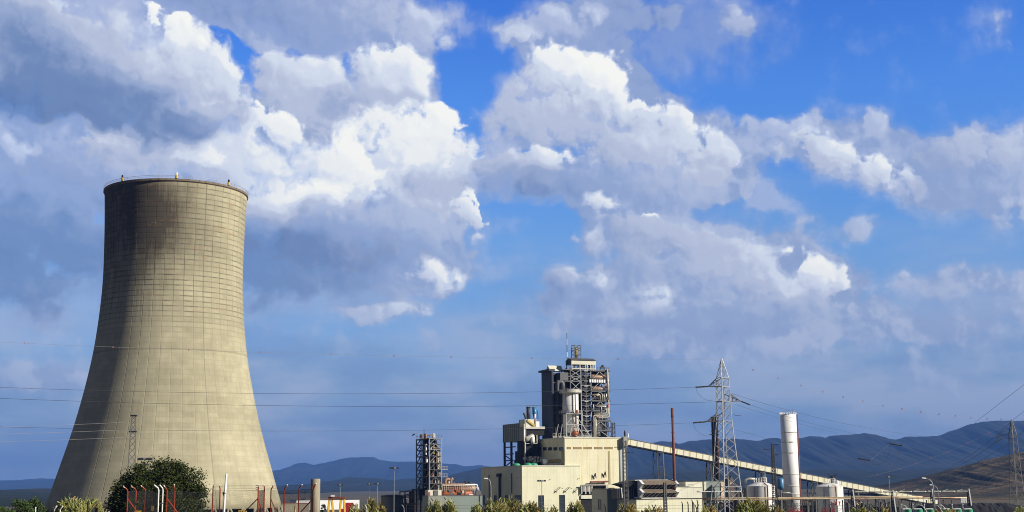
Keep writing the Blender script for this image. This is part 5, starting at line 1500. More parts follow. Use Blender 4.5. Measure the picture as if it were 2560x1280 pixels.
# slim lattice masts
def slim_mast(px, pyt, Y, hw0, hw1, label, mat='steel', arms=(), pyb=None, name='lattice_mast', lean=0):
    c = at(px, 1215, Y); f_ = Frame((c.x, c.y), R(15))
    t_ = thing(name, label, 'mast', (c.x, c.y, ground_z(c.x, c.y)))
    z0 = ground_z(c.x, c.y) if pyb is None else zrow(c.x, c.y, pyb)
    z1 = zrow(c.x, c.y, pyt)
    lattice(t_, f_, levels_between([(z0, hw0), (z1, hw1)], 2.2), 0.07 if Y > 200 else 0.05, 0.04 if Y > 200 else 0.025, M[mat], horiz=False)
    for (dx, py) in arms:
        z = zrow(c.x, c.y, py); b = MB(); L_ = dx * Y / F
        p = Vector((c.x, c.y, z)); q = Vector((c.x + L_, c.y - 0.5, z - 0.15)); b.bar(p, p.lerp(q, 0.45), 0.07); insulator(b, p.lerp(q, 0.45), q, 0.12, 8)
        b.build('arm', M['insul'], t_)
    return t_, c, z1
m_, c, z1 = slim_mast(327, 1041, 262, 0.85, 0.36, 'grey lattice mast rising behind the big evergreen tree', 'mid_steel', pyb=1240)
b = MB(); b.box(c.x - 0.5, c.y - 0.4, z1, c.x + 0.6, c.y + 0.4, z1 + 0.3); b.bar((c.x + 0.6, c.y, z1), (c.x + 0.75, c.y, z1 + 0.2), 0.06); b.build('head', M['dark_steel'], m_)
zb_ = zrow(c.x, c.y, 1079); MB().box(c.x - 0.65, c.y - 0.5, zb_ - 0.15, c.x + 0.65, c.y + 0.5, zb_ + 0.15).build('collar', M['dark_steel'], m_)
for k, (y0, y1) in enumerate(((1064, 1055), (1082, 1074), (1101, 1093))):
    wire_px('guy_wire', ['highest', 'middle', 'lowest'][k] + ' of three thin pale wires reaching left from the grey lattice mast', [(-120, y0 + 6), (120, y0), (325, y1)], 250, 262, 0.022, 'pale_wire', 'wires of the grey lattice mast', n=10)
slim_mast(1563.5, 1101, 400, 0.75, 0.45, 'lattice mast with stub arms before the right corner of the boiler house', 'mid_steel', arms=[(-26, 1117), (22, 1131)])
slim_mast(1662, 1206, 300, 0.42, 0.22, 'thin lattice mast in front of the louvred cooler', 'mid_steel')
slim_mast(1936, 1110, 380, 0.75, 0.22, 'slender dark lattice mast between the rusty tank and white stack', 'dark_steel', arms=[(-24, 1122), (15, 1111), (13, 1136)], name='lattice_mast')

# ---------------------------------------------------------------- floodlights and street lamps
def floodlight(px, pyt, Y, label, n=4, w=0.9, r=0.12, mat='steel'):
    c = at(px, 1215, Y); gz = ground_z(c.x, c.y); z = zrow(c.x, c.y, pyt)
    t_ = thing('floodlight_mast', label, 'floodlight', (c.x, c.y, gz), 'floodlight masts')
    MB().bar((c.x, c.y, gz), (c.x, c.y, z), r * 1.3, 8, r * 0.8).build('pole', M[mat], t_)
    b = MB(); b.bar((c.x - w, c.y, z), (c.x + w, c.y, z), 0.07, 6); b.bar((c.x, c.y - w * 0.8, z), (c.x, c.y + w * 0.8, z), 0.07, 6); b.build('crossbar', M['mid_steel'], t_)
    for k in range(n):
        x = c.x - w + 2 * w * k / (n - 1)
        b = MB(); b.prism([(x - 0.32, c.y - 0.45, z - 0.12), (x + 0.32, c.y - 0.45, z - 0.12), (x + 0.32, c.y + 0.2, z + 0.08), (x - 0.32, c.y + 0.2, z + 0.08)],
                          [(x - 0.28, c.y - 0.38, z + 0.16), (x + 0.28, c.y - 0.38, z + 0.16), (x + 0.28, c.y + 0.2, z + 0.38), (x - 0.28, c.y + 0.2, z + 0.38)])
        b.build('lamp', M['dark_steel' if k != n // 2 else 'steel'], t_)
    return t_
floodlight(985, 1171, 400, 'tallest slim floodlight mast left of the open steel tower', 4, 1.0)
floodlight(943, 1210, 460, 'floodlight mast at the right of the pair near the ochre bushes', 4, 0.85)
floodlight(923.5, 1211, 500, 'thinner floodlight mast at the left of the pair near the ochre bushes', 3, 0.5, 0.09, 'mid_steel')
floodlight(850.5, 1213, 480, 'floodlight mast behind the yellow gantry crane', 3, 0.75)
floodlight(1354, 1203, 400, 'floodlight mast before the sunlit cream wall of the low hall', 4, 1.0, 0.08)
floodlight(2223.5, 1193, 430, 'floodlight mast beside the lower end of the conveyor', 3, 0.6)
t_ = floodlight(360, 1149, 262, 'cluster of floodlights peeping over the top of the big evergreen tree', 5, 1.1, 0.08)


def street_lamp(px, pyt, Y, label, reach=-9, r=0.09):
    c = at(px, 1215, Y); gz = ground_z(c.x, c.y); z = zrow(c.x, c.y, pyt); k = Y / F
    t_ = thing('street_lamp', label, 'street lamp', (c.x, c.y, gz), 'curved street lamps')
    rr = reach * k
    pts = [(c.x, c.y, gz), (c.x, c.y, z - 3.2), (c.x, c.y, z - 1.6), (c.x + rr * 0.12, c.y, z - 0.8), (c.x + rr * 0.4, c.y, z - 0.2), (c.x + rr * 0.8, c.y, z)]
    MB().tube(pts, r, 8, [r * 1.2, r, r * 0.9, r * 0.85, r * 0.8, r * 0.7]).build('pole', M['steel'], t_, smooth=True)
    s = 1 if rr > 0 else -1
    b = MB(); x0 = c.x + rr * 0.75
    b.prism([(x0, c.y - 0.16, z - 0.08), (x0 + s * 0.9, c.y - 0.16, z + 0.05), (x0 + s * 0.9, c.y + 0.16, z + 0.05), (x0, c.y + 0.16, z - 0.08)],
            [(x0, c.y - 0.1, z + 0.14), (x0 + s * 0.8, c.y - 0.1, z + 0.24), (x0 + s * 0.8, c.y + 0.1, z + 0.24), (x0, c.y + 0.1, z + 0.14)])
    b.build('lamp_head', M['white'], t_)
street_lamp(1227, 1197, 300, 'curved street lamp before the shaded end of the low hall', -9, 0.11)
street_lamp(2333, 1196, 280, 'taller curved street lamp at the right behind the coal heap fence', -22, 0.12)
street_lamp(2345, 1213, 340, 'shorter curved street lamp just right of the taller one', -16, 0.09)

# ---------------------------------------------------------------- buildings and cooler right of the boiler house
def block(name, label, cat, Y, pxc, pxl, pxr, pyt, mat, roofmat=None, pyb=None, vmin=None, parts=None):
    c = at(pxc, 1215, Y); f_ = Frame((c.x, c.y), th)
    z1 = f_.z(pyt); u1 = f_.u(pxr); v1 = f_.vv(pxl) if pxl is not None else vmin
    t_ = thing(name, label, cat, (c.x, c.y, 0))
    MB().fbox(f_, 0, u1, 0, v1, 0, z1).build('wall', M[mat], t_)
    MB().fbox(f_, -0.15, u1 + 0.1, -0.15, v1 + 0.1, z1, z1 + 0.22).build('roof', M[roofmat or mat], t_)
    return t_, f_, z1, u1, v1
tC, fC, zC_, uC, vC = block('switch_room', 'brown shaded block with one narrow window below the boiler house', 'building', 448, 1517.5, 1479, 1556, 1223, 'cream_plain', 'dark_steel')
MB().fbox(fC, 0.02, uC + 0.05, -0.07, 0, 0, zC_ - 0.3).build('grey_front', M['grey_green'], tC)
win_v(tC, fC, 1495, 1501, 1249, 1273); 
tD, fD, zD, uD, vD = block('control_building', 'long low cream block with a shaded flank under the louvred cooler', 'building', 436, 1590, 1519, 1757, 1249, 'cream', 'dark_steel')
tE, fE, zE, uE, vE = block('upper_annex', 'cream raised block with chamfered corner right of the rusty stack', 'building', 446, 1686, None, 1755, 1219, 'cream_plain', None, vmin=9)
tE2, fE2, zE2, uE2, vE2 = block('roof_house', 'tall cream roof house with a small balcony on the raised block', 'building', 449, 1714, 1697, 1756, 1204, 'cream_plain', 'dark_steel')
b = MB(); zf = zrow(fE2.c[0], fE2.c[1], 1219)
u0, u1 = fE2.u(1716), fE2.u(1729)
for q in range(6): uu = u0 + (u1 - u0) * q / 5; b.bar(fE2.p(uu, -1.0, zf), fE2.p(uu, -1.0, zf + 1.1), 0.04)
b.bar(fE2.p(u0, -1.0, zf + 1.1), fE2.p(u1, -1.0, zf + 1.1), 0.05); b.build('balcony_rail', M['mid_steel'], tE2)
tG, fG, zG, uG, vG_ = block('green_shed', 'grey green sheet metal block with a cream stair shaft at its right', 'building', 470, 1760, None, 1803, 1204, 'grey_green', None, vmin=12)
MB().fbox(fG, -0.1, fG.u(1765), -0.1, 0, 6, zG - 0.1).build('cream_pier', M['cream_plain'], tG)
MB().fbox(fG, fG.u(1801), fG.u(1812), -0.3, 3, 0, zrow(fG.c[0], fG.c[1], 1205)).build('stair_shaft', M['pipe_pale'], tG)
tH, fH, zH, uH, vH = block('brown_gabled_house', 'brown gabled hut with a cream window behind the big pylon', 'building', 466, 1822, 1811, 1836, 1206, 'umber', None)
z0 = zH
b = MB(); b.prism([fH.p(-0.2, -0.2, z0 + 0.2), fH.p(uH / 2, -0.2, z0 + 2.1), fH.p(uH + 0.2, -0.2, z0 + 0.2)], [fH.p(-0.2, vH, z0 + 0.2), fH.p(uH / 2, vH, z0 + 2.1), fH.p(uH + 0.2, vH, z0 + 0.2)]); b.build('gable', M['umber'], tH)
win_u(tH, fH, 1824, 1830, 1200, 1209, mat='pipe_pale', bars=1)
# louvred air cooler
cc = at(1603, 1215, 440); fL = Frame((cc.x, cc.y), th)
lc = thing('air_cooler', 'two tier air cooler with brown hoods, black louvres and white zigzag ends', 'air cooler', (cc.x, cc.y, zD))
uL0, uL1 = 0.0, fL.u(1683)
zs = [fL.z(q) for q in (1200.5, 1210, 1221.5, 1222.5, 1231, 1243)]
vo = -2.2
for k in (0, 3):
    a, m, e = zs[k], zs[k + 1], zs[k + 2]
    b = MB(); b.prism([fL.p(uL0, 0, a), fL.p(uL0, vo, m), fL.p(uL0, vo, m - 0.25), fL.p(uL0, 0.1, a - 0.4)], [fL.p(uL1, 0, a), fL.p(uL1, vo, m), fL.p(uL1, vo, m - 0.25), fL.p(uL1, 0.1, a - 0.4)])
    b.build('hood', M['hood'], lc)
    b = MB(); b.quad(fL.p(uL0, vo + 0.15, m - 0.25), fL.p(uL1, vo + 0.15, m - 0.25), fL.p(uL1, 0, e), fL.p(uL0, 0, e)); b.build('louvre_bank', M['black'], lc)
    b = MB()
    for q in range(8):
        uu = uL0 + (uL1 - uL0) * (q + 0.2) / 7.6; b.bar(fL.p(uu + 0.7, vo + 0.05, m - 0.3), fL.p(uu, -0.1, e), 0.06)
    b.bar(fL.p(uL0, -1.0, (m + e) / 2), fL.p(uL1, -1.0, (m + e) / 2), 0.05)
    b.build('strut', M['pale_steel'], lc)
    for uu in (uL0 - 0.9, uL1):
        b = MB(); b.prism([fL.p(uu, 1.2, a), fL.p(uu, -0.2, a), fL.p(uu, vo - 0.3, m), fL.p(uu, -0.2, e - 0.1), fL.p(uu, 1.2, e - 0.1)][::-1],
                          [fL.p(uu + 0.9, 1.2, a), fL.p(uu + 0.9, -0.2, a), fL.p(uu + 0.9, vo - 0.3, m), fL.p(uu + 0.9, -0.2, e - 0.1), fL.p(uu + 0.9, 1.2, e - 0.1)][::-1]); b.build('end_panel', M['white'], lc)
MB().fbox(fL, uL0 - 1.2, uL1 + 0.9, 0.9, 5.5, zs[5], zs[0] - 0.2).build('core', M['dark_steel'], lc)
MB().fbox(fL, uL0 - 1.2, uL1 + 0.9, -2.3, 6, zs[5] - 0.5, zs[5] - 0.15).build('deck', M['pale_steel'], lc)
MB().fbox(fL, fL.u(1590), uL1 + 0.4, 0.5, 6, zs[0] - 0.15, zs[0] + 0.15).build('roof', M['pale_steel'], lc)
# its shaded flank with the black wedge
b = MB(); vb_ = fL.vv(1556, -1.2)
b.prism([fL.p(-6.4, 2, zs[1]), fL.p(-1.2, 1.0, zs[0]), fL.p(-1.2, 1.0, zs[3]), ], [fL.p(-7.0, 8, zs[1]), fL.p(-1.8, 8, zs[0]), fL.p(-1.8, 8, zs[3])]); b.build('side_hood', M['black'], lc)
rn2 = random.Random(9)
MB().fbox(fL, -7.5, -1.3, 2.5, 7, zs[5] - 0.4, zs[2]).build('machine_bay', M['dark_steel'], lc)
for k in range(7):
    uu = -6.8 + k * 0.85; MB().bar(fL.p(uu, 2.2, zs[5] - 0.2), fL.p(uu + rn2.uniform(-0.3, 0.3), 2.2, zs[2] + rn2.uniform(-0.5, 1.0)), rn2.uniform(0.07, 0.2), 6).build('pipe', M[rn2.choice(['white', 'steel', 'mid_steel'])], lc)
# rust red stack and black flue
def stack(name, label, px0, py0, px1, py1, Y, r, mat, zb=0.0, r1=None, group=None):
    c = at((px0 + px1) / 2, 1215, Y); z1 = zrow(c.x, c.y, py0)
    t_ = thing(name, label, 'chimney', (c.x, c.y, zb), group)
    MB().lathe((c.x, c.y), [(r, zb), (r1 or r, z1)], 20).build('flue', M[mat], t_, smooth=False)
    for o in t_.children:
        for p_ in o.data.polygons: p_.use_smooth = len(p_.vertices) == 4
    return t_, c, z1
rs_, c, z1 = stack('rusty_stack', 'thin rust red steel stack rising beside the louvred cooler', 1681, 1020, 1692, 1222, 444, 0.55, 'stack_rust', r1=0.42)
for k in range(6):
    z = 8 + (z1 - 8) * k / 5.5; MB().lathe((c.x, c.y), [(0.6, z), (0.6, z + 0.2)], 16).build('flange', M['rust'], rs_)
MB().bar((c.x - 0.5, c.y - 0.2, z1 - 3), (c.x - 0.5, c.y - 0.2, z1 + 0.9), 0.06).build('lightning_rod', M['steel'], rs_)
for i, (px, pyt, r, mt) in enumerate(((1782.5, 1042, 0.45, 'dark_steel'), (1790.5, 1042, 0.62, 'black'))):
    if i == 0:
        fk = thing('flare_stack', 'pair of sooty black flues behind the big pylon', 'chimney', (at(1786, 1215, 480).x, 480, 0))
    c = at(px + 4, 1215, 480); z1 = zrow(c.x, c.y, pyt)
    MB().lathe((c.x, c.y), [(r, 0), (r, z1 - 1.0), (r * 1.25, z1 - 0.8), (r * 1.25, z1)], 16).build('flue', M[mt], fk, smooth=False)
c1, c2 = at(1783, 1215, 479), at(1797, 1215, 479)
b = MB()
for py in (1052, 1086): z = zrow(c1.x, c1.y, py); b.box(c1.x - 0.6, c1.y - 1.6, z - 0.2, c2.x + 0.6, c1.y + 2.2, z); b.bar((c1.x - 0.6, c1.y - 1.6, z + 1), (c2.x + 0.6, c1.y - 1.6, z + 1), 0.05)
b.build('platform', M['dark_steel'], fk)
b = MB(); b.bar((c2.x + 0.3, c2.y, 0), (c2.x + 0.3, c2.y, zrow(c1.x, c1.y, 1045)), 0.2, 6); b.build('riser_pipe', M['stack_rust'], fk)

# white stack with rings
cw = at(1978, 1215, 474)
zt = zrow(cw.x, cw.y, 1036)
ws = thing('white_stack', 'fat white ringed chimney with a railed top', 'chimney', (cw.x, cw.y, 0))
rw = (xcol(2002, 474, 5) - xcol(1962, 474, 5)) / 2
MB().lathe((cw.x, cw.y), [(rw, 0), (rw, zt)], 48).build('shell', M['clean_white'], ws, smooth=False)
for o in ws.children:
    for p_ in o.data.polygons: p_.use_smooth = len(p_.vertices) == 4
for py in (1081, 1105, 1132, 1186, 1215, 1235):
    z = zrow(cw.x, cw.y - rw, py); MB().lathe((cw.x, cw.y), [(rw, z - 0.12), (rw + 0.13, z - 0.08), (rw + 0.13, z + 0.1), (rw, z + 0.14)], 48, cap=False).build('ring', M['pale_steel'], ws)
b = MB()
for q in range(26):
    w = 2 * pi * q / 26; w2_ = 2 * pi * (q + 1) / 26; p = Vector((cw.x + (rw + 0.1) * sin(w), cw.y - (rw + 0.1) * cos(w), zt)); q_ = Vector((cw.x + (rw + 0.1) * sin(w2_), cw.y - (rw + 0.1) * cos(w2_), zt))
    up = Vector((0, 0, 1)); b.bar(p, p + up * 0.7, 0.05); b.bar(p + up * 0.7, q_ + up * 0.7, 0.06)
b.build('handrail', M['white'], ws)
w = R(84); b = MB(); x_, y_ = cw.x + (rw + 0.35) * sin(w), cw.y - (rw + 0.35) * cos(w)
b.bar((x_, y_, 1), (x_, y_, zt), 0.14); b.build('ladder', M['stack_rust'], ws)
MB().bar((cw.x + 1.6, cw.y, zt), (cw.x + 1.6, cw.y, zt + 2.3), 0.07, 6, 0.03).build('lightning_rod', M['mid_steel'], ws)
z = zrow(cw.x, cw.y - rw, 1240); b = MB(); f2 = Frame((cw.x, cw.y), 0)
b.box(cw.x - 0.3, cw.y - rw - 0.1, z - 0.6, cw.x + 1.0, cw.y - rw + 0.3, z + 0.7); b.build('hatch', M['pale_steel'], ws)
b = MB(); z = zrow(cw.x, cw.y - rw, 1258)      # row of small nozzles and clamps at the foot
for q in range(6):
    for j in range(2): x_ = cw.x - 2.2 + q * 0.85; b.tube([(x_, cw.y - rw + 0.3, z - j * 0.9), (x_, cw.y - rw - 0.5, z - j * 0.9), (x_ + 0.3, cw.y - rw - 0.55, z - 0.5 - j * 0.6)], 0.09, 5)
b.build('nozzle', M['dark_steel'], ws)

# tanks
def tank(label, pxl, pxr, pys, pyt, Y, mat='tank'):
    c = at((pxl + pxr) / 2, 1215, Y); r = (xcol(pxr, Y) - xcol(pxl, Y)) / 2
    z1 = zrow(c.x, c.y, pys); z2 = zrow(c.x, c.y, pyt)
    t_ = thing('storage_tank', label, 'tank', (c.x, c.y, 0), 'storage tanks')
    MB().lathe((c.x, c.y), [(r, 0), (r, z1)], 48, cap=False).build('shell', M[mat], t_, smooth=True)
    MB().lathe((c.x, c.y), [(r + 0.08, z1 - 0.15), (r + 0.08, z1 + 0.05), (r * 0.55, z1 + (z2 - z1) * 0.72), (r * 0.25, z2), (0.01, z2 + 0.05)], 24, cap=False).build('roof', M[mat], t_)
    b = MB(); rr = r * 0.45
    for q in range(14):
        w = 2 * pi * q / 14; w2_ = 2 * pi * (q + 1) / 14; p = Vector((c.x + rr * sin(w), c.y - rr * cos(w), z2 - 0.1)); q_ = Vector((c.x + rr * sin(w2_), c.y - rr * cos(w2_), z2 - 0.1)); up = Vector((0, 0, 1))
        b.bar(p, p + up * 1.4, 0.05); b.bar(p + up * 1.4, q_ + up * 1.4, 0.06); b.bar(p + up * 0.7, q_ + up * 0.7, 0.05)
    b.build('roof_railing', M['white'], t_)
    return t_, c, r, z1, z2
T1, c1, r1, za, zb = tank('rust streaked white tank left of the white chimney', 1866.5, 1936.5, 1215.5, 1205, 432)
b = MB(); w = R(18); b.tube([(c1.x + r1 * 0.3 * sin(w), c1.y - r1 * 0.3 * cos(w), zb + 0.2), (c1.x + (r1 + 0.1) * sin(w), c1.y - (r1 + 0.1) * cos(w), za + 0.2), (c1.x + (r1 + 0.1) * sin(w), c1.y - (r1 + 0.1) * cos(w), 1)], 0.11, 6); b.build('downpipe', M['rust'], T1)
b = MB(); b.lathe((c1.x + 0.8, c1.y), [(0.5, zb), (0.5, zb + 1.6), (0.2, zb + 2.0)], 12); b.bar((c1.x + 0.3, c1.y, zb + 1.2), (c1.x + 1.8, c1.y, zb + 3.0), 0.1); b.bar((c1.x + 1.5, c1.y, zb), (c1.x + 1.2, c1.y, zb + 3.6), 0.12)
b.build('agitator', M['mid_steel'], T1)
b = MB(); b.tube([(c1.x - r1 - 0.6, c1.y - 1, za + 1), (c1.x - r1 - 0.4, c1.y - 1, za + 2.2), (c1.x - r1 + 0.9, c1.y - 1, za + 2.4), (c1.x - 1.5, c1.y - 1, za + 2.2)], 0.4, 8); b.build('vent_pipe', M['pale_steel'], T1, smooth=True)
b = MB(); zz_ = zrow(c1.x, c1.y - r1, 1266)
b.tube([(c1.x + 0.3, c1.y - r1 - 1, 12), (c1.x + 0.3, c1.y - r1 - 1, zz_), (c1.x + 3.3, c1.y - r1 - 1, zz_)], 0.2, 6); b.build('black_pipe', M['black'], T1)
T2, c2, r2, za, zb = tank('clean white tank right of the white chimney, in front of the conveyor', 2040, 2106.5, 1216.5, 1207, 452)
for dx in (-1.2, 1.2):
    b = MB(); w = dx * 0.22; b.tube([(c2.x + dx * 0.3, c2.y - 1.0, zb), (c2.x + (r2 + 0.1) * sin(w), c2.y - (r2 + 0.1) * cos(w), za + 0.1), (c2.x + (r2 + 0.1) * sin(w), c2.y - (r2 + 0.1) * cos(w), 1)], 0.09, 6); b.build('downpipe', M['mid_steel'], T2)
b = MB()
b.lathe((c2.x + 1.2, c2.y), [(0.75, zb), (0.75, zb + 1.8), (0.4, zb + 2.2)], 12); b.bar((c2.x + 0.6, c2.y, zb + 1.5), (c2.x - 0.4, c2.y, zb + 2.8), 0.12); b.bar((c2.x + 1.2, c2.y, zb + 1.8), (c2.x + 2.6, c2.y, zb + 2.9), 0.12); b.bar((c2.x, c2.y, zb + 2.3), (c2.x + 2.4, c2.y, zb + 2.3), 0.12)
b.build('agitator', M['dark_steel'], T2)
b = MB(); b.lathe((c2.x + 2.6, c2.y - 0.6), [(0.5, zb - 0.8), (0.55, zb + 0.4), (0.3, zb + 0.8)], 12); b.build('vent_cowl', M['white'], T2, smooth=True)
for k, x_ in enumerate((-0.7, 0.8, 2.0)):
    zv = zrow(c2.x, c2.y - r2, 1255); b = MB(); b.bar((c2.x + x_, c2.y - r2 - 0.4, 3), (c2.x + x_, c2.y - r2 - 0.4, zv), 0.13, 6); b.bar((c2.x + x_ - 0.3, c2.y - r2 - 0.4, zv), (c2.x + x_ + 0.3, c2.y - r2 - 0.4, zv), 0.2, 6); b.build('red_pipe', M['red'], T2)
b = MB(); cwb = at(2101, 1275, 430)
wb = thing('white_cabinet', 'plain white cabinet at the foot of the clean white tank', 'cabinet', (cwb.x, cwb.y, 0)); z1_ = zrow(cwb.x, cwb.y, 1265); f2 = Frame((cwb.x, cwb.y), th)
MB().fbox(f2, -0.9, 1.1, 0, 1.5, 0, z1_).build('body', M['white'], wb); MB().fbox(f2, -1.0, 1.2, -0.1, 1.6, z1_, z1_ + 0.15).build('lid', M['white'], wb)
# red hose reels / valves near the tank feet
for i, (px, py, lab) in enumerate(((1990, 1276, 'red valve wheels at the foot of the white chimney'), (2070, 1275, 'red valve wheels at the foot of the clean white tank'))):
    c = at(px, py, 380); t_ = thing('valve_station', lab, 'valves', (c.x, c.y, 0), 'red valve stations')
    b = MB(); b.bar((c.x - 2, c.y, c.z - 0.3), (c.x + 2, c.y, c.z - 0.3), 0.15, 6); b.build('manifold', M['red'], t_)
    for k in range(4):
        x_ = c.x - 1.6 + k * 1.0; b = MB(); b.tube([(x_ + 0.4 * cos(w), c.y - 0.3 - 0.1 * sin(w), c.z + 0.3 + 0.35 * sin(w)) for w in [q * pi / 5 for q in range(11)]], 0.06, 5); b.bar((x_, c.y, c.z - 0.3), (x_, c.y - 0.3, c.z + 0.3), 0.06); b.build('wheel', M['red'], t_)
    b = MB(); b.bar((c.x - 1.8, c.y, 0), (c.x - 1.8, c.y, c.z - 0.3), 0.1); b.bar((c.x + 1.8, c.y, 0), (c.x + 1.8, c.y, c.z - 0.3), 0.1); b.build('stand', M['dark_steel'], t_)
# pipework thicket behind the tanks
rn3 = random.Random(21)
for (xa, xb, ya, yb, Y, lab, n) in ((1838, 1868, 1204, 1270, 462, 'dark thicket of pipes left of the rusty tank', 26), (1936, 1962, 1214, 1272, 470, 'dark pipework with a blue drum between rusty tank and chimney', 14), (2003, 2042, 1240, 1276, 460, 'rows of thin black pipe stubs right of the chimney', 18),
                                      (1762, 1836, 1248, 1278, 440, 'black process equipment under the pipe bridge by the big pylon', 34), (2110, 2250, 1250, 1278, 470, 'dark low equipment under the lower conveyor', 40)):
    c = at((xa + xb) / 2, 1215, Y); t_ = thing('pipe_rack', lab, 'pipework', (c.x, c.y, 0), 'pipework clusters')
    p0, p1 = at(xa, 1215, Y), at(xb, 1215, Y)
    MB().box(p0.x, Y + 2.5, 0, p1.x, Y + 3.5, zrow(p0.x, Y, (ya + yb * 2) / 3)).build('backing', M['black'], t_)
    for k in range(n):
        x_ = p0.x + (p1.x - p0.x) * rn3.random(); z1_ = zrow(x_, Y, ya + (yb - ya) * 0.45 * rn3.random() ** 0.6); y_ = Y + rn3.uniform(-1, 2)
        mt = rn3.choice(['dark_steel', 'dark_steel', 'mid_steel', 'mid_steel', 'pale_steel', 'black', 'rust'])
        if rn3.random() < 0.62: MB().bar((x_, y_, 0), (x_, y_, z1_), rn3.uniform(0.07, 0.3), 6).build('pipe', M[mt], t_)
        else:
            L_ = rn3.uniform(-3.5, 3.5); MB().tube([(x_, y_, 0), (x_, y_, z1_ - 0.4), (x_ + (0.4 if L_ > 0 else -0.4), y_, z1_), (x_ + L_, y_, z1_)], rn3.uniform(0.08, 0.25), 6).build('pipe', M[mt], t_, smooth=True)
c = at(1951, 1200, 468)
bd = thing('blue_drum', 'blue capped drum partly hidden left of the white chimney', 'drum', (c.x, c.y, 0))
MB().lathe((c.x, c.y), [(1.0, zrow(c.x, c.y, 1222)), (1.2, zrow(c.x, c.y, 1216)), (1.2, zrow(c.x, c.y, 1198)), (0.7, zrow(c.x, c.y, 1195.5))], 18).build('vessel', M['blue'], bd, smooth=True)
MB().bar((c.x, c.y, 0), (c.x, c.y, zrow(c.x, c.y, 1221)), 0.3).build('leg', M['mid_steel'], bd)

# ---------------------------------------------------------------- the conveyor
KA, KB = at(1566, 1105, 486), at(2338, 1256, 560)
dk = (KB - KA); Lk = dk.length; dk.normalize()
side = Vector((dk.y, -dk.x, 0)).normalized()          # towards the viewer
upk = side.cross(dk).normalized()
if upk.z < 0: upk = -upk
conv = thing('conveyor', 'long cream covered conveyor sloping down to the right', 'conveyor', (KA.x, KA.y, 0))
H2, W2 = 1.02, 1.3
def slab(b, s0, s1, w0, w1, h0, h1):
    g = lambda s, w, h: KA + dk * s + side * w + upk * h
    return b.prism([g(s0, w0, h0), g(s1, w0, h0), g(s1, w1, h0), g(s0, w1, h0)], [g(s0, w0, h1), g(s1, w0, h1), g(s1, w1, h1), g(s0, w1, h1)])
slab(MB(), 0, Lk, -W2, W2, -H2, H2).build('gallery', M['cream_plain'], conv)
slab(MB(), -0.5, Lk, -W2 - 0.15, W2 + 0.18, H2, H2 + 0.16).build('roof', M['mid_steel'], conv)
slab(MB(), -0.5, Lk, -W2 + 0.1, W2 + 0.06, -H2 - 0.42, -H2).build('under_truss', M['black'], conv)
nk = 52
ridge_ = MB()
for k in range(nk):
    s = Lk * (k + 0.3) / nk; MB() if False else slab(ridge_, s - 0.22, s + 0.22, W2, W2 + 0.05, -H2 + 0.02, H2 - 0.02)
ridge_.build('rib_pattern', M['ochre'], conv)
def trestle(px, wide=1.4, lean=2.0, mat='dark_steel'):
    s0_ = None
    lo, hi = 0.0, Lk
    for _ in range(40):
        m_ = (lo + hi) / 2; q = KA + dk * m_
        if proj(q)[0] < px: lo = m_
        else: hi = m_
    q = KA + dk * lo; zt_ = q.z - H2 - 0.45
    hd = Vector((dk.x, dk.y, 0)).normalized()
    g = lambda a, w, z: Vector((q.x, q.y, 0)) + hd * a + side * w + Vector((0, 0, z))
    for a in (-wide, wide):
        for w in (-1, 1):
            MB().bar(g(a, w * (1.2 + lean * 0.5), 0), g(a, w * 1.1, zt_), 0.17).build('trestle_leg', M['mid_steel' if (w > 0 and a > 0) else mat], conv)
    b = MB(); n = max(2, int(zt_ / 4.5))
    for k in range(n):
        z0_, z1_ = zt_ * k / n, zt_ * (k + 1) / n
        b.bar(g(-wide, 1.4, z0_), g(wide, 1.3, z1_), 0.08); b.bar(g(wide, 1.4, z0_), g(-wide, 1.3, z1_), 0.08); b.bar(g(-wide, 1.4, z1_ - 0.2), g(wide, 1.4, z1_ - 0.2), 0.1)
        b.bar(g(-wide, -1.4, z0_), g(wide, -1.3, z1_), 0.07)
    b.build('trestle_brace', M[mat], conv)
for px in (1645, 1778, 1900, 2030, 2133, 2200, 2290): trestle(px)
b = MB(); c = KA; b.box(c.x - 1.2, c.y - 2.2, c.z - 1.5, c.x + 0.3, c.y + 2.2, c.z + 1.9); b.build('head_house', M['cream_plain'], conv)
MB().lathe((c.x - 0.6, c.y - 1), [(0.35, c.z + 1.9), (0.35, c.z + 3.4), (0.15, c.z + 4.2)], 10).build('vent', M['dark_steel'], conv)
MB().lathe((c.x + 0.5, c.y - 1), [(0.3, c.z + 1.6), (0.3, c.z + 2.8), (0.1, c.z + 3.2)], 10).build('vent', M['white'], conv)

# ---------------------------------------------------------------- the pipe bridge and portals along the right
YB = 405.0
def hpipe(par, x0, x1, y0, y1, Y, r, mat, name='pipe'):
    return MB().tube([at(x0 + (x1 - x0) * k / 12, y0 + (y1 - y0) * k / 12, Y) for k in range(13)], r, 8).build(name, M[mat], par, smooth=True)
pb = thing('pipe_bridge', 'pair of long primrose pipes on posts crossing before the tanks', 'pipe bridge', (at(2000, 1215, YB).x, YB, 0))
hpipe(pb, 1756, 2306, 1246, 1241.5, YB, 0.17, 'pipe_pale'); hpipe(pb, 1756, 2420, 1249.5, 1244, YB - 0.6, 0.19, 'pipe_pale')
for px in range(1770, 2400, 21):
    c = at(px, 1250, YB); MB().bar((c.x, YB, 0), (c.x, YB, c.z), 0.09 if px % 2 else 0.13).build('post', M['dark_steel'], pb)
pb2 = thing('pipe_bridge', 'short white pipe crossing in front of the grey green block', 'pipe bridge', (at(1800, 1215, YB + 5).x, YB + 5, 0))
hpipe(pb2, 1742, 1852, 1229.5, 1228.5, YB + 5, 0.17, 'white')
for px in (1756, 1792, 1846): c = at(px, 1229, YB + 5.3); MB().bar((c.x, c.y, 0), (c.x, c.y, c.z), 0.12).build('post', M['mid_steel'], pb2)
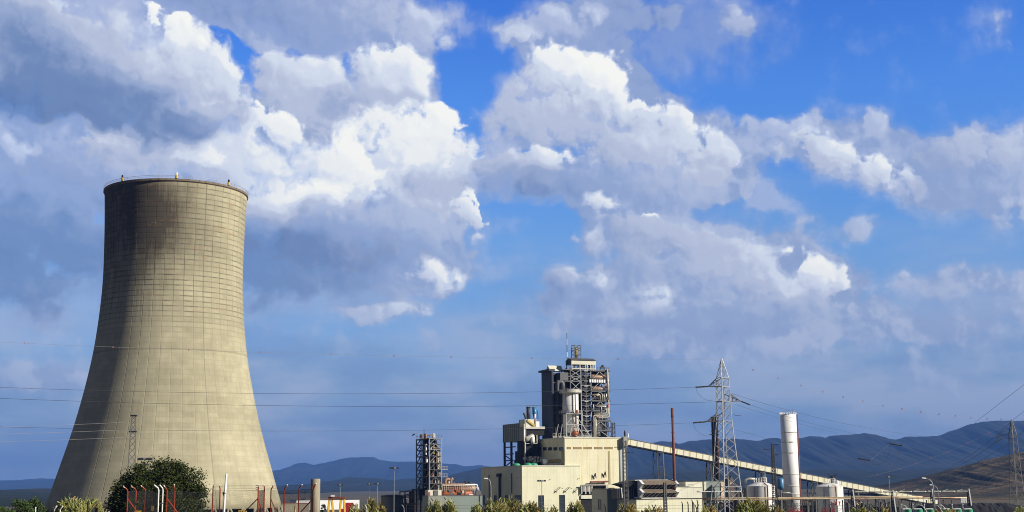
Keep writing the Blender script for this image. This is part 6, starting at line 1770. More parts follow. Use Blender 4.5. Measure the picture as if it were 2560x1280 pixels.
pb3 = thing('cable_bridge', 'pale cable bridge with short stays over the right end of the pipes', 'cable bridge', (at(2350, 1215, YB - 8).x, YB - 8, 0))
for k in range(8):
    x0 = 2136 + k * 36.2; hpipe(pb3, x0, x0 + 34.5, 1230 - k * 0.2, 1229.7 - k * 0.2, YB - 8, 0.22, 'pale_steel', 'girder')
    if k > 2: p = at(x0 + 2, 1229 - k * 0.2, YB - 8); q = at(x0 + 17, 1224.5 - k * 0.2, YB - 8); MB().bar(p, q, 0.07).build('stay', M['pale_steel'], pb3)
def portal(px, pyt, lab, dx=7):
    c = at(px, 1215, YB - 8); z1_ = zrow(c.x, c.y, pyt)
    t_ = thing('portal_frame', lab, 'portal', (c.x, c.y, 0), 'portal frames of the cable bridge')
    MB().bar((c.x + dx * 0.9 * YB / F, c.y - 0.5, 0), (c.x, c.y, z1_), 0.2, 4).build('slanted_leg', M['steel'], t_)
    b = MB(); xx = c.x - 4 * YB / F
    b.bar((xx, c.y, 0), (xx, c.y, z1_ - 0.6), 0.1); b.bar((xx + 0.55, c.y, 0), (xx + 0.55, c.y, z1_ - 0.6), 0.1)
    for k in range(12): z = z1_ * (k + 0.5) / 12.5; b.bar((xx, c.y, z), (xx + 0.55, c.y, z + 0.2), 0.1)
    b.build('ladder_leg', M['dark_steel'], t_)
for px, py, lab in ((2131, 1224, 'portal frame right of the clean white tank'), (2231, 1225, 'portal frame where the cable bridge meets the conveyor'), (2329, 1222, 'portal frame beside the two curved street lamps'), (2421, 1222, 'portal frame at the far right end of the cable bridge')): portal(px, py, lab)
for k in range(3):
    c0, c1_ = at(2402.5 + k * 5.4, 1246, YB - 2), at(2407 + k * 5.4, 1257, YB - 2)
    bx = MB().box(c0.x, YB - 2, c1_.z, c1_.x, YB - 1.4, c0.z); bx.build('white_board', M['white'], None, label=['left', 'middle', 'right'][k] + ' one of three white boards hung under the pipe bridge at right', cat='board', group='white boards under the pipe bridge')

# coal heap
def coal():
    b = MB(); nx, ny = 70, 14; rnc = random.Random(3)
    p0, p1 = at(2255, 1215, 400), at(2680, 1215, 400)
    prof_ = [(2255, 1281), (2285, 1272), (2300, 1262), (2318, 1256.5), (2330, 1259), (2350, 1261), (2400, 1260.5), (2455, 1257), (2478, 1258.5), (2500, 1254.5), (2520, 1260), (2560, 1266), (2620, 1270), (2680, 1282)]
    for j in range(ny + 1):
        t_ = j / ny
        for i in range(nx + 1):
            px = 2255 + 425 * i / nx
            k = 0
            while k < len(prof_) - 2 and px > prof_[k + 1][0]: k += 1
            (xa, ya), (xb, yb) = prof_[k], prof_[k + 1]
            ht = zrow(xcol(px, 400), 400, ya + (yb - ya) * (px - xa) / (xb - xa)) + rnc.uniform(-0.12, 0.12)
            h = max(-0.3, ht * sin(pi * (0.5 * t_ if t_ < 0.999 else 0.5)) if t_ <= 1 else 0)
            h = ht * (1 - abs(2 * t_ - 1) ** 1.4) + rnc.uniform(-0.15, 0.15)
            b.v.append((xcol(px, 400), 380 + 40 * t_, max(-0.3, h)))
    for j in range(ny):
        for i in range(nx): a = j * (nx + 1) + i; b.f.append((a, a + 1, a + nx + 2, a + nx + 1)); b.m.append(0)
    b.build('coal_heap', M['coal'], None, label='long black coal heap below the brown hillside', cat='coal heap')
coal()
for k, px in enumerate((2270, 2298, 2327, 2368, 2396, 2423)):
    c = at(px, 1273, 330); t_ = thing('green_drum', ['first', 'second', 'third', 'fourth', 'fifth', 'last'][k] + ' green drum counted from the left before the coal heap', 'drum', (c.x, c.y, 0), 'green drums before the coal heap')
    MB().lathe((c.x, c.y), [(0.85, 0), (0.85, c.z)], 18).build('body', M['green'], t_, smooth=False)
    b = MB(); b.bar((c.x - 1.3, c.y - 0.3, c.z + 0.1), (c.x + 0.5, c.y - 0.3, c.z + 0.1), 0.12); b.build('white_rail', M['white'], t_)
    b = MB(); b.bar((c.x - 1.5, c.y, 0), (c.x - 1.5, c.y, c.z + 1.0), 0.06, 5); b.lathe((c.x - 1.5, c.y), [(0.05, c.z + 1.0), (0.17, c.z + 1.15), (0.05, c.z + 1.35)], 8); b.build('bollard_lamp', M['white'], t_)
for k, px in enumerate((2262, 2305, 2344, 2356)):
    c = at(px, 1262, 345); b = MB(); b.tube([(c.x - 1.6, c.y, c.z - 0.2), (c.x - 0.9, c.y, c.z), (c.x, c.y, c.z - 0.2), (c.x + 0.6, c.y, c.z - 0.9), (c.x + 1.5, c.y, c.z - 2.5), (c.x + 1.5, c.y, 0)], 0.09, 6)
    b.build('gooseneck_pipe', M['pale_steel'], None, smooth=True, label=['pale gooseneck pipe left of all the others near the coal heap', 'pale gooseneck pipe between the first and third green drums', 'pale gooseneck pipe beside the third green drum', 'pale gooseneck pipe right of the two curved street lamps'][k], cat='pipe', group='pale gooseneck pipes')
# dark posts like bundled insulator supports before the control building
for k, (px, py) in enumerate(((1706, 1254), (1720, 1254), (1731, 1249), (1734.5, 1255), (1744, 1249))):
    c = at(px, py, 300); b = MB()
    b.bar((c.x, c.y, c.z - 4), (c.x, c.y, c.z - 0.5), 0.12, 6); b.bar((c.x, c.y, c.z - 0.5), (c.x - 0.18, c.y, c.z), 0.12, 6); b.bar((c.x, c.y, ground_z(c.x, c.y)), (c.x, c.y, c.z - 4), 0.07, 6)
    b.build('insulator_post', M['insul'], None, label=['first', 'second', 'third, slightly taller', 'fourth', 'last'][k] + ' dark post from the left before the cream control building', cat='insulator post', group='dark insulator posts')

# ---------------------------------------------------------------- left process area
cT = at(1073.5, 1215, 470); fT = Frame((cT.x, cT.y), th)
dt_ = thing('steel_tower', 'slender open steel tower full of pipework left of the low hall', 'process tower', (cT.x, cT.y, 0))
zt = fT.z(1095); uT = fT.u(1103.5, 0, 25); vT = fT.vv(1041, 0, 25)
for u in (0, uT):
    for v in (0, vT * 0.5, vT):
        MB().bar(fT.p(u, v, 0), fT.p(u, v, zt), 0.16 if v == 0 else 0.15).build('column', M['steel' if v == 0 else 'dark_steel'], dt_)
for k, py in enumerate((1096, 1110, 1124, 1140, 1157, 1174, 1192, 1209)):
    z = fT.z(py); b = MB()
    b.fbox(fT, 0, uT, -0.15, 0.15, z - 0.1, z + 0.1); b.build('beam', M['steel' if k < 3 else 'mid_steel'], dt_)
    MB().fbox(fT, 0.2, uT, 0.2, vT, z - 0.2, z).build('floor', M['dark_steel'], dt_)
    zn = fT.z((1096, 1110, 1124, 1140, 1157, 1174, 1192, 1209, 1226)[k + 1])
    b = MB(); b.bar(fT.p(0, 0, zn), fT.p(uT / 2, 0, z), 0.09).bar(fT.p(uT / 2, 0, z), fT.p(uT, 0, zn), 0.09); b.build('brace', M['steel' if k < 4 else 'mid_steel'], dt_)
    b = MB(); b.bar(fT.p(0, vT * 0.62, z), fT.p(0, vT, zn), 0.13).bar(fT.p(0, vT * 0.62, z), fT.p(0, vT * 0.62, zn), 0.1).bar(fT.p(0, vT * 0.8, z), fT.p(0, vT * 0.62, zn), 0.1); b.build('brace', M['dark_steel'], dt_)
    b = MB(); b.bar(fT.p(0, vT, z), fT.p(0, 0, z), 0.18); b.build('beam', M['dark_steel'], dt_)
rn4 = random.Random(5)
for (ux, vx_, r, mt, ya, yb) in ((2.6, 3.5, 1.25, 'dark_steel', 1230, 1100), (0.8, 6.5, 1.0, 'black', 1230, 1097), (1.2, 8.6, 0.9, 'black', 1240, 1097), (4.0, 6.0, 0.9, 'dark_steel', 1230, 1120)):
    MB().lathe(fT.p(ux, vx_, 0), [(r, fT.z(ya)), (r, fT.z(yb))], 14).build('vessel', M[mt], dt_, smooth=True)
for i in range(60):
    u, v = rn4.uniform(0.3, uT - 0.2), rn4.uniform(0.4, 5); ya = rn4.uniform(1105, 1225); L_ = rn4.uniform(8, 34)
    mt = rn4.choice(['pale_steel', 'pale_steel', 'mid_steel', 'mid_steel', 'dark_steel', 'copper', 'mustard', 'black', 'dark_steel'])
    r = rn4.uniform(0.1, 0.34)
    if rn4.random() < 0.6: MB().bar(fT.p(u, v, fT.z(min(ya + L_, 1230))), fT.p(u, v, fT.z(max(ya, 1098))), r, 6).build('pipe', M[mt], dt_)
    else: MB().tube([fT.p(u, v, fT.z(min(ya + L_, 1230))), fT.p(u, v, fT.z(ya)), fT.p(u + rn4.uniform(-2, 2), v, fT.z(ya))], r, 6).build('pipe', M[mt], dt_)
for (px, y0, y1, r, mt) in ((1064.5, 1110, 1137, 0.35, 'white'), (1065, 1096, 1086, 0.25, 'pale_steel'), (1082, 1096, 1083, 0.3, 'pale_steel'), (1086, 1096, 1084, 0.3, 'white'), (1054, 1096, 1086, 0.7, 'mid_steel'), (1060, 1096, 1073, 0.1, 'dark_steel'), (1063.5, 1097, 1084, 0.4, 'rust'), (1099, 1130, 1226, 0.3, 'mustard'), (1095, 1125, 1226, 0.28, 'pale_steel'), (1067, 1143, 1156, 0.4, 'white')):
    u = fT.u(px, 1.5, 25); p = fT.p(u, 1.5, 0); MB().bar((p[0], p[1], fT.z(y0, u, 1.5)), (p[0], p[1], fT.z(y1, u, 1.5)), r, 8).build('pipe', M[mt], dt_)
b = MB(); u0, u1 = fT.u(1064, 1.5, 25), fT.u(1083, 1.5, 25); b.bar(fT.p(u0, 1.5, fT.z(1088)), fT.p(u1, 1.5, fT.z(1088)), 0.2, 6); b.build('pipe', M['copper'], dt_)
b = MB(); zz2 = zt
for q in range(9): uu = uT * q / 8; b.bar(fT.p(uu, -0.1, zz2), fT.p(uu, -0.1, zz2 + 1.1), 0.035)
b.bar(fT.p(0, -0.1, zz2 + 1.1), fT.p(uT, -0.1, zz2 + 1.1), 0.05)
for q in range(9): vv2 = vT * q / 8; b.bar(fT.p(-0.1, vv2, zz2), fT.p(-0.1, vv2, zz2 + 1.1), 0.035)
b.bar(fT.p(-0.1, 0, zz2 + 1.1), fT.p(-0.1, vT, zz2 + 1.1), 0.05); b.build('railing', M['mid_steel'], dt_)
for py in (1173, 1192):
    z = fT.z(py); b = MB(); b.fbox(fT, uT, uT + 2.4, 0, 1.2, z - 0.15, z)
    for q in range(5): b.bar(fT.p(uT + 0.6 * q, 0, z), fT.p(uT + 0.6 * q, 0, z + 1.0), 0.035)
    b.bar(fT.p(uT, 0, z + 1.0), fT.p(uT + 2.4, 0, z + 1.0), 0.045); b.build('side_balcony', M['pale_steel'], dt_)
# windsock beside the tower top
c = fT.p(0, vT, 0); p = at(1040.5, 1080, c[1]); wsk = thing('windsock', 'dark windsock on a thin rod at the top left of the open steel tower', 'windsock', (p.x, p.y, zt))
MB().bar((p.x, p.y, zt), (p.x, p.y, zrow(p.x, p.y, 1082)), 0.05).build('rod', M['mid_steel'], wsk)
q0, q1 = at(1036.5, 1085, p.y), at(1030, 1089, p.y); MB().tube([q0, q1], 0.3, 8, [0.32, 0.14]).build('sock', M['dark_steel'], wsk)
# lower dark structure left of it
cS = at(1058, 1215, 474); fS = Frame((cS.x, cS.y), th)
ds = thing('dark_pipe_structure', 'low black mass of frames and pipes left of the open steel tower', 'pipework', (cS.x, cS.y, 0))
MB().fbox(fS, -1.0, 4, 1.0, fS.vv(1036), 0, fS.z(1223)).build('dark_block', M['black'], ds)
MB().fbox(fS, -1.0, 4, fS.vv(1036), fS.vv(1018), 0, fS.z(1262)).build('dark_block', M['black'], ds)
for i in range(30):
    v = rn4.uniform(0, fS.vv(1012)); yt = 1216 + 26 * (v / fS.vv(1012)) + rn4.uniform(-4, 12); mt = rn4.choice(['dark_steel', 'dark_steel', 'mid_steel', 'pale_steel', 'black'])
    r = rn4.uniform(0.08, 0.35)
    if rn4.random() < 0.5: MB().bar(fS.p(-1.5, v, 0), fS.p(-1.5, v, fS.z(yt, -1.5, v)), r, 6).build('pipe', M[mt], ds)
    else: z = fS.z(yt + 10, -1.5, v); MB().bar(fS.p(-1.6, v, z), fS.p(-1.6, v + rn4.uniform(3, 9), z + rn4.uniform(-0.1, 0.1)), r * 0.7, 6).build('pipe', M[mt], ds)
v = fS.vv(1012); b = MB()
for vq in (v, v * 0.72, v * 0.45):
    b.bar(fS.p(-1.8, vq, 0), fS.p(-1.8, vq, fS.z(1229)), 0.25)
b.bar(fS.p(-1.8, v, fS.z(1229)), fS.p(-1.8, v * 0.3, fS.z(1228)), 0.25); b.bar(fS.p(-1.8, v, fS.z(1260)), fS.p(-1.8, 0, fS.z(1260)), 0.2); b.build('frame', M['dark_steel'], ds)
# grey clad tank at far left of this area
c = at(982, 1215, 490); r = (xcol(1012, 490) - xcol(954, 490)) / 2; t_ = thing('clad_tank', 'wide dark grey ribbed tank left of the black pipe structure', 'tank', (c.x, c.y, 0))
M['rib_tank'] = mat_panel('ribbed_tank_cladding', (0.11, 0.125, 0.15), 0.9, None, (0.05, 0.04, 0.04), 0.2)
MB().lathe((c.x, c.y), [(r, 0), (r, zrow(c.x, c.y, 1240))], 40, cap=False).build('shell', M['rib_tank'], t_, smooth=True)
MB().lathe((c.x, c.y), [(r + 0.3, zrow(c.x, c.y, 1240.5)), (r + 0.3, zrow(c.x, c.y, 1239)), (r * 0.5, zrow(c.x, c.y, 1236.5)), (0.01, zrow(c.x, c.y, 1236))], 40, cap=False).build('roof', M['dark_steel'], t_, smooth=True)
# grey block in front, with the stair head and red door
tI, fI, zI, uI, vI = block('process_building', 'flat grey green building under the orange vessels', 'building', 455, 1071, 1056.5, 1206, 1240.5, 'grey_green', 'mid_steel')
MB().fbox(fI, 0, fI.u(1117), -0.08, 0, 0, zI).build('grey_front', M['grey_clad'], tI)
MB().fbox(fI, 0.1, fI.u(1105), 0.5, 4, zI + 0.2, fI.z(1225)).build('stair_head', M['cream_plain'], tI)
d_ = MB().fbox(fI, fI.u(1072.5), fI.u(1076), 0.42, 0.5, zI + 0.25, fI.z(1230.5)).build('door', M['red'], tI)
MB().fbox(fI, fI.u(1085), fI.u(1096), 0.3, 0.5, zI + 0.2, fI.z(1226)).build('grey_panel', M['mid_steel'], tI)
MB().fbox(fI, fI.u(1198), fI.u(1199.5), -0.2, 0.0, 3, fI.z(1238)).build('drainpipe', M['dark_steel'], tI)
# orange vessels on that roof
ov = thing('orange_vessel_rack', 'row of rusty orange horizontal vessels on the grey green roof', 'process vessels', fI.p(fI.u(1150), 2, zI))
for (x0, x1, y, r, mt, v) in ((1107, 1177, 1235, 1.0, 'orange', 1.4), (1107, 1175, 1223, 1.15, 'orange', 3.2), (1150, 1186, 1222, 1.0, 'copper', 2.4), (1105, 1160, 1212, 0.42, 'copper', 2.0), (1160, 1186, 1212, 0.3, 'white', 2.0), (1150, 1184, 1240, 0.45, 'rust', 0.8)):
    z = fI.z(y, fI.u(x0), v); MB().cylh(fI.p(fI.u(x0, v), v, z), fI.p(fI.u(x1, v), v, z), r, 14, 0.6).build('vessel', M[mt], ov, smooth=True)
for (x0, x1, y0, y1, mt) in ((1109, 1114, 1226, 1232, 'rust'), (1122, 1131, 1226, 1230, 'mid_steel'), (1140, 1150, 1224, 1231, 'rust'), (1143, 1153, 1231, 1240, 'black'), (1161, 1164, 1225, 1238, 'rust'), (1155, 1160, 1226, 1233, 'pale_steel'), (1125, 1135, 1233, 1237, 'mid_steel'), (1190, 1203, 1229, 1240, 'mid_steel'), (1172, 1182, 1236, 1240, 'white')):
    u0, u1 = fI.u(x0, 0.5), fI.u(x1, 0.5); MB().fbox(fI, u0, u1, 0.3, 1.0, fI.z(y1, u0), fI.z(y0, u0)).build('cabinet', M[mt], ov)
for (pts, r, mt) in (([(1113, 1212), (1113, 1200), (1120, 1197), (1124, 1200)], 0.5, 'copper'), ([(1127, 1212), (1127, 1199), (1132, 1196)], 0.5, 'copper'), ([(1122, 1212), (1122, 1203)], 0.3, 'pale_steel'), ([(1180, 1212), (1191, 1211), (1193, 1216), (1193, 1226)], 0.24, 'white'), ([(1184, 1218), (1196, 1218), (1196, 1230)], 0.16, 'white'), ([(1136, 1206), (1136, 1222)], 0.14, 'steel'), ([(1162, 1203), (1165, 1210)], 0.35, 'dark_steel'), ([(1170, 1206), (1180, 1208)], 0.3, 'dark_steel')):
    pipe(pts, r, mt, fr=fI, v=2.2, name='pipe', par=ov, bend=0.8)
b = MB()
for q in range(16): u_ = fI.u(1106 + q * 5.3, 0.9); z = fI.z(1212); b.bar(fI.p(u_, 0.9, zI), fI.p(u_, 0.9, z), 0.05)
b.bar(fI.p(fI.u(1106, 0.9), 0.9, fI.z(1214)), fI.p(fI.u(1186, 0.9), 0.9, fI.z(1214)), 0.1); b.build('rack', M['pale_steel'], ov)
# far sheds, gantry crane, containers
tW, fW, zW, uW, vW = block('white_warehouse', 'long low white warehouse with a dark roof beyond the gantry crane', 'warehouse', 800, 742, None, 899, 1251, 'white', 'dark_steel', vmin=18)
MB().fbox(fW, fW.u(765), fW.u(830), 3, 10, zW, zW + 0.9).build('rooflight', M['mid_steel'], tW)
tV, fV, zV, uV, vV = block('low_wall_building', 'low stained cream wall right of the cooling tower foot', 'building', 560, 706, None, 775, 1260, 'post_concrete', 'tile', vmin=14)
gc = thing('gantry_crane', 'yellow legged gantry crane with a rust brown girder', 'crane', at(842, 1215, 420))
gc.location.z = 0
yg = 420
zt0, zt1 = zrow(at(842, 1215, yg).x, yg, 1248), zrow(at(842, 1215, yg).x, yg, 1242)
xa, xb = xcol(821, yg), xcol(863, yg)
MB().box(xa, yg - 0.5, zt0, xb, yg + 0.5, zt1).build('girder', M['rust'], gc)
MB().box(xcol(828, yg), yg - 0.8, zt1, xcol(836, yg), yg + 0.3, zt1 + 0.6).build('trolley', M['white'], gc)
for px, dx in ((824, -4), (830, 6), (853, -4), (860, 4)):
    x_ = xcol(px, yg); MB().bar((x_ + dx * 0.2, yg - 0.4, 0), (x_, yg, zt0), 0.3).build('leg', M['yellow'], gc)
for i, (x0, x1, yt, Y, mt, lab) in enumerate(((864, 884, 1257, 440, 'red', 'red container right of the gantry crane legs'), (851, 868, 1272, 430, 'red', 'low red container below the gantry crane'), (934, 955, 1267, 470, 'cream_plain', 'small cream container near the tallest floodlight mast'))):
    c0 = at(x0, yt, Y); t_ = thing('container', lab, 'container', (c0.x, c0.y, 0), 'containers in the yard'); f2 = Frame((c0.x, c0.y), R(8))
    u1 = f2.u(x1); MB().fbox(f2, 0, u1, 0, 2.5, 0, c0.z).build('body', M[mt], t_)
    b = MB()
    for q in range(9): uu = u1 * q / 8; b.fbox(f2, uu - 0.05, uu + 0.05, -0.06, 0, 0.1, c0.z - 0.1)
    b.build('corrugation_pattern', M[mt], t_)

# ---------------------------------------------------------------- trees and bushes
def leaf_quad(b, c, size, rnd):
    n = Vector((rnd.gauss(0, 1), rnd.gauss(0, 1), rnd.gauss(0, 1) + 0.4)).normalized()
    a = n.cross(Vector((rnd.gauss(0, 1), rnd.gauss(0, 1), rnd.gauss(0, 1)))).normalized()
    d = n.cross(a)
    s, s2 = size * rnd.uniform(0.6, 1.3), size * rnd.uniform(0.4, 0.8)
    b.quad(c - a * s, c - d * s2, c + a * s, c + d * s2)


def crown_tree(name, label, cat, px0, px1, pyt, Y, leaf, mat, n_clump, n_leaf, seed, squash=1.0, shape=None, group=None, trunk=True, zlow=None):
    rnd = random.Random(seed)
    cx = xcol((px0 + px1) / 2, Y); rx = (xcol(px1, Y) - xcol(px0, Y)) / 2
    zt_ = zrow(cx, Y, pyt); g = ground_z(cx, Y)
    zl = g + (zt_ - g) * 0.12 if zlow is None else zlow
    cz, rz = (zt_ + zl) / 2, (zt_ - zl) / 2
    t_ = thing(name, label, cat, (cx, Y, g), group)
    tr = MB()
    tr.tube([(cx, Y, g - 0.2), (cx + 0.1, Y, g + (cz - g) * 0.5), (cx - 0.1, Y, cz + rz * 0.3)], 0.2, 8, [0.06 * rx + 0.08, 0.045 * rx + 0.06, 0.02 * rx + 0.03])
    b = MB()
    cl = []
    for k in range(n_clump):
        w = rnd.uniform(0, 2 * pi); h = rnd.uniform(-1, 1) ** 1; s = max(0, 1 - abs(h) ** 2.6) ** 0.5
        f_ = rnd.uniform(0.45, 0.92) * (shape(h, w) if shape else 1.0)
        p = Vector((cx + rx * f_ * s * cos(w), Y + rx * 0.9 * f_ * s * sin(w), cz + rz * f_ * h * squash))
        r_ = rnd.uniform(0.16, 0.30) * min(rx, rz) * (1.0 if n_clump > 100 else 1.9)
        cl.append((p, r_))
        if k % 3 == 0: tr.tube([(cx, Y, g + (cz - g) * 0.6), Vector((cx, Y, cz)).lerp(p, 0.6) - Vector((0, 0, r_ * 0.3)), p], 0.05, 5, [0.02 * rx + 0.04, 0.015 * rx + 0.02, 0.01])
    for (p, r_) in cl:
        for _ in range(n_leaf):
            d = Vector((rnd.gauss(0, 1), rnd.gauss(0, 1), rnd.gauss(0, 1))).normalized() * r_ * (rnd.random() ** 0.4) * rnd.uniform(0.8, 1.2)
            d.z *= 0.8
            leaf_quad(b, p + d, leaf, rnd)
    if n_clump > 60:
        for _ in range(9000 if n_clump > 100 else 0):          # scattered sprays over the outline
            h = rnd.uniform(-1, 1); w = rnd.uniform(0, 2 * pi); s = max(0, 1 - abs(h) ** 2.6) ** 0.5; f_ = rnd.uniform(0.55, 0.99) * (shape(h, w) if shape else 1.0)
            leaf_quad(b, Vector((cx + rx * f_ * s * cos(w), Y + rx * 0.9 * f_ * s * sin(w), cz + rz * f_ * h)), leaf, rnd)
    tr.build('trunk', M['bark'], t_)
    b.build('crown', M[mat], t_)
    return t_


def oak_shape(h, w):
    return 1.0 + 0.05 * sin(3 * w + 1) + 0.05 * sin(5 * w + h * 4) + (0.04 if h > 0.3 else 0.0)


crown_tree('evergreen_tree', 'big round dark evergreen tree in front of the cooling tower foot', 'tree', 276, 512, 1149, 150, 0.125, 'oak', 210, 330, 11, 1.0, oak_shape, None, zlow=6.6)
crown_tree('pine_tree', 'left and lower crown of the dark young pines before the cooling tower left foot', 'tree', 22, 88, 1233, 130, 0.085, 'pine', 60, 170, 12, group='young pines at the left')
crown_tree('pine_tree', 'rounder, taller young pine just left of the cooling tower foot', 'tree', 72, 120, 1226, 132, 0.085, 'pine', 60, 170, 13, group='young pines at the left')
crown_tree('pine_tree', 'dark bush cut by the left edge of the picture', 'tree', -36, 26, 1246, 128, 0.085, 'pine', 50, 160, 14, group='young pines at the left')
crown_tree('cypress', 'small dark cypress behind the gantry crane beside the concrete post', 'tree', 802, 818, 1252, 330, 0.14, 'cypress', 26, 60, 15, zlow=3)


def broom(label, px0, px1, pyt, Y, seed, dry=0.3, n=1700):
    """Broom bush: hundreds of thin upright twigs fanning out from the base."""
    rnd = random.Random(seed)
    cx = xcol((px0 + px1) / 2, Y); rx = (xcol(px1, Y) - xcol(px0, Y)) / 2 * 1.22
    zt_ = zrow(cx, Y, pyt + 2); g = ground_z(cx, Y); H = zt_ - g
    t_ = thing('broom_bush', label, 'bush', (cx, Y, g), 'broom bushes along the bottom')
    tr = MB()
    for k in range(9):
        w = rnd.uniform(0, 2 * pi); e = Vector((cx + rx * 0.5 * cos(w), Y + rx * 0.4 * sin(w), g + H * 0.6)); tr.tube([(cx, Y, g - 0.1), Vector((cx, Y, g)).lerp(e, 0.5) + Vector((0, 0, H * 0.08)), e], 0.02, 5, [0.05, 0.03, 0.01])
    tr.build('stems', M['bark'], t_)
    for nm, mt, frac in (('twigs', 'broom', 1 - dry), ('dry_twigs', 'broom_dry', dry)):
        b = MB()
        for _ in range(int(n * frac * 1.5)):
            w = rnd.uniform(0, 2 * pi); q = rnd.random() ** 0.45 * 1.05
            if nm == 'dry_twigs': w = rnd.gauss(0.6, 1.2)
            hr = rnd.uniform(0.5, 1.0) * (1 - 0.22 * q ** 3) * rnd.uniform(0.85, 1.04) * (1 + 0.12 * sin(w * 3 + seed))
            p = Vector((cx + rx * q * cos(w), Y + rx * 0.8 * q * sin(w), g + H * hr))
            d = Vector((cos(w) * (0.2 + q * 1.1) + rnd.gauss(0, 0.4), sin(w) * 0.7 * (0.3 + q) + rnd.gauss(0, 0.35), 1.2)).normalized()
            L_ = rnd.uniform(0.22, 0.5) * min(1.0, H * 0.6)
            s = d.cross(Vector((rnd.gauss(0, 1), rnd.gauss(0, 1), 0.1))).normalized() * rnd.uniform(0.022, 0.05)
            a = p - d * L_
            b.quad(a - s, a + s, p + s * 0.5, p - s * 0.5)
            if rnd.random() < 0.8:
                a2 = a + d * L_ * 0.4; d2 = (d + Vector((rnd.gauss(0, 0.4), rnd.gauss(0, 0.4), 0))).normalized(); b.quad(a2 - s * 0.8, a2 + s * 0.8, a2 + d2 * L_ * 0.6 + s * 0.3, a2 + d2 * L_ * 0.6 - s * 0.3)
        b.build(nm, M[mt], t_)
    return t_


for k, (a, c_, y, Y, d, lab, n) in enumerate((
    (143, 212, 1246, 96, 0.1, 'pale yellow green broom, left half of the clump before the cooling tower left foot', 3000), (196, 254, 1249, 98, 0.15, 'pale broom, right half of the clump before the cooling tower left foot', 2600),
    (868, 900, 1262, 100, 0.4, 'ochre broom under the red container', 900), (905, 946, 1250, 104, 0.45, 'ochre broom below the pair of thin floodlight masts', 1700), (938, 966, 1258, 102, 0.6, 'small dry broom left of the tallest floodlight mast', 1000),
    (1066, 1108, 1254, 100, 0.15, 'greenish broom before the grey green building, left one of two close together', 1900), (1100, 1142, 1252, 102, 0.2, 'greenish broom before the grey green building, right one of two close together', 1900),
    (1176, 1208, 1262, 98, 0.2, 'green broom at the foot of the curved street lamp', 1200), (1205, 1262, 1252, 104, 0.35, 'large broom right of the curved street lamp, before the shaded wall', 2600), (1250, 1300, 1249, 106, 0.5, 'ochre broom before the shaded corner of the low hall', 2400), (1296, 1350, 1255, 103, 0.45, 'broad broom just left of the floodlight before the sunlit wall', 2200),
    (1345, 1402, 1268, 102, 0.5, 'low dry broom between the two tall windows of the low hall', 1500), (1418, 1462, 1256, 100, 0.25, 'spiky green broom right of the two tall windows', 1900),
    (1540, 1596, 1262, 104, 0.75, 'orange brown broom before the brown shaded control building', 1800), (1596, 1660, 1268, 106, 0.4, 'low green broom before the sunlit cream control building', 1600), (1746, 1790, 1264, 104, 0.7, 'orange tinged broom left of the big pylon foot', 1500),
    (1838, 1912, 1250, 96, 0.3, 'large green and rust coloured broom before the rust streaked tank', 3600), (1905, 1960, 1266, 104, 0.4, 'low broom before the foot of the white chimney', 1500),
    (2120, 2172, 1267, 104, 0.2, 'green broom before the lower conveyor, left one', 1600), (2166, 2232, 1270, 106, 0.45, 'broom before the lower conveyor, right one', 1500), (2326, 2390, 1272, 104, 0.7, 'rusty low broom between the green drums', 1200), (2520, 2585, 1268, 108, 0.1, 'grey green bush under the right-hand pylon', 1500))):
    broom(lab, a, c_, y, Y, 100 + k, d, n)
# low scrub that fills the ground between them
def scrub():
    rnd = random.Random(77); b = MB()
    for _ in range(9000):
        Y = rnd.uniform(92, 135); x = rnd.uniform(-0.42, 0.42) * Y; g = ground_z(x, Y)
        h = rnd.uniform(0.2, 0.9) * (0.6 + 0.4 * sin(x * 0.7 + Y)); p = Vector((x, Y, g + h)); d = Vector((rnd.gauss(0, 0.3), rnd.gauss(0, 0.3), 1)).normalized()
        s = d.cross(Vector((rnd.gauss(0, 1), rnd.gauss(0, 1), 0.1))).normalized() * 0.03
        b.tri(p - d * h - s, p - d * h + s, p)
    b.build('dry_grass', M['broom_dry'], None, kind='stuff', label='dry grass on the slope below the plant')
scrub()

# ---------------------------------------------------------------- the red fence in the foreground
def fpost(px, tip_px, pyt, pyb, Y, label, mat='red_fence', r=0.031, cap=True, brace=None, brackets=False, group='red fence posts'):
    x = xcol(px, Y, 12); g = ground_z(x, Y)
    zb_ = zrow(x, Y, pyb); zt_ = zrow(x, Y, pyt); dx = (tip_px - px) * Y / F
    t_ = thing('fence_post', label, 'fence post', (x, Y, g), group)
    MB().tube([(x, Y, g - 0.2), (x, Y, zb_ - 0.06), (x + dx * 0.15, Y - 0.03, zb_ + 0.03), (x + dx, Y - 0.22, zt_)], r, 8).build('post', M[mat], t_, smooth=True)
    if cap: MB().tube([(x + dx * 0.85, Y - 0.19, zt_ - 0.05), (x + dx * 1.05, Y - 0.23, zt_ + 0.02)], r * 0.9, 8).build('cap', M['white' if mat != 'white' else 'steel'], t_)
    for (bx, by) in (brace or []):
        e = at(bx, by, Y + 0.4); MB().tube([(x, Y, zrow(x, Y, brace_y)), e, e + (e - Vector((x, Y, zrow(x, Y, brace_y)))) * 0.8], r * 0.85, 6).build('brace', M['red_fence'], t_)
    if brackets:
        b = MB()
        for k in range(3): z = zt_ - 0.02 - k * 0.10; b.bar((x - 0.09, Y - 0.15, z), (x + 0.04, Y - 0.15, z), 0.014)
        b.build('wire_bracket', M['dark_steel'], t_)
    return Vector((x, Y, zb_)), Vector((x + dx, Y - 0.22, zt_))


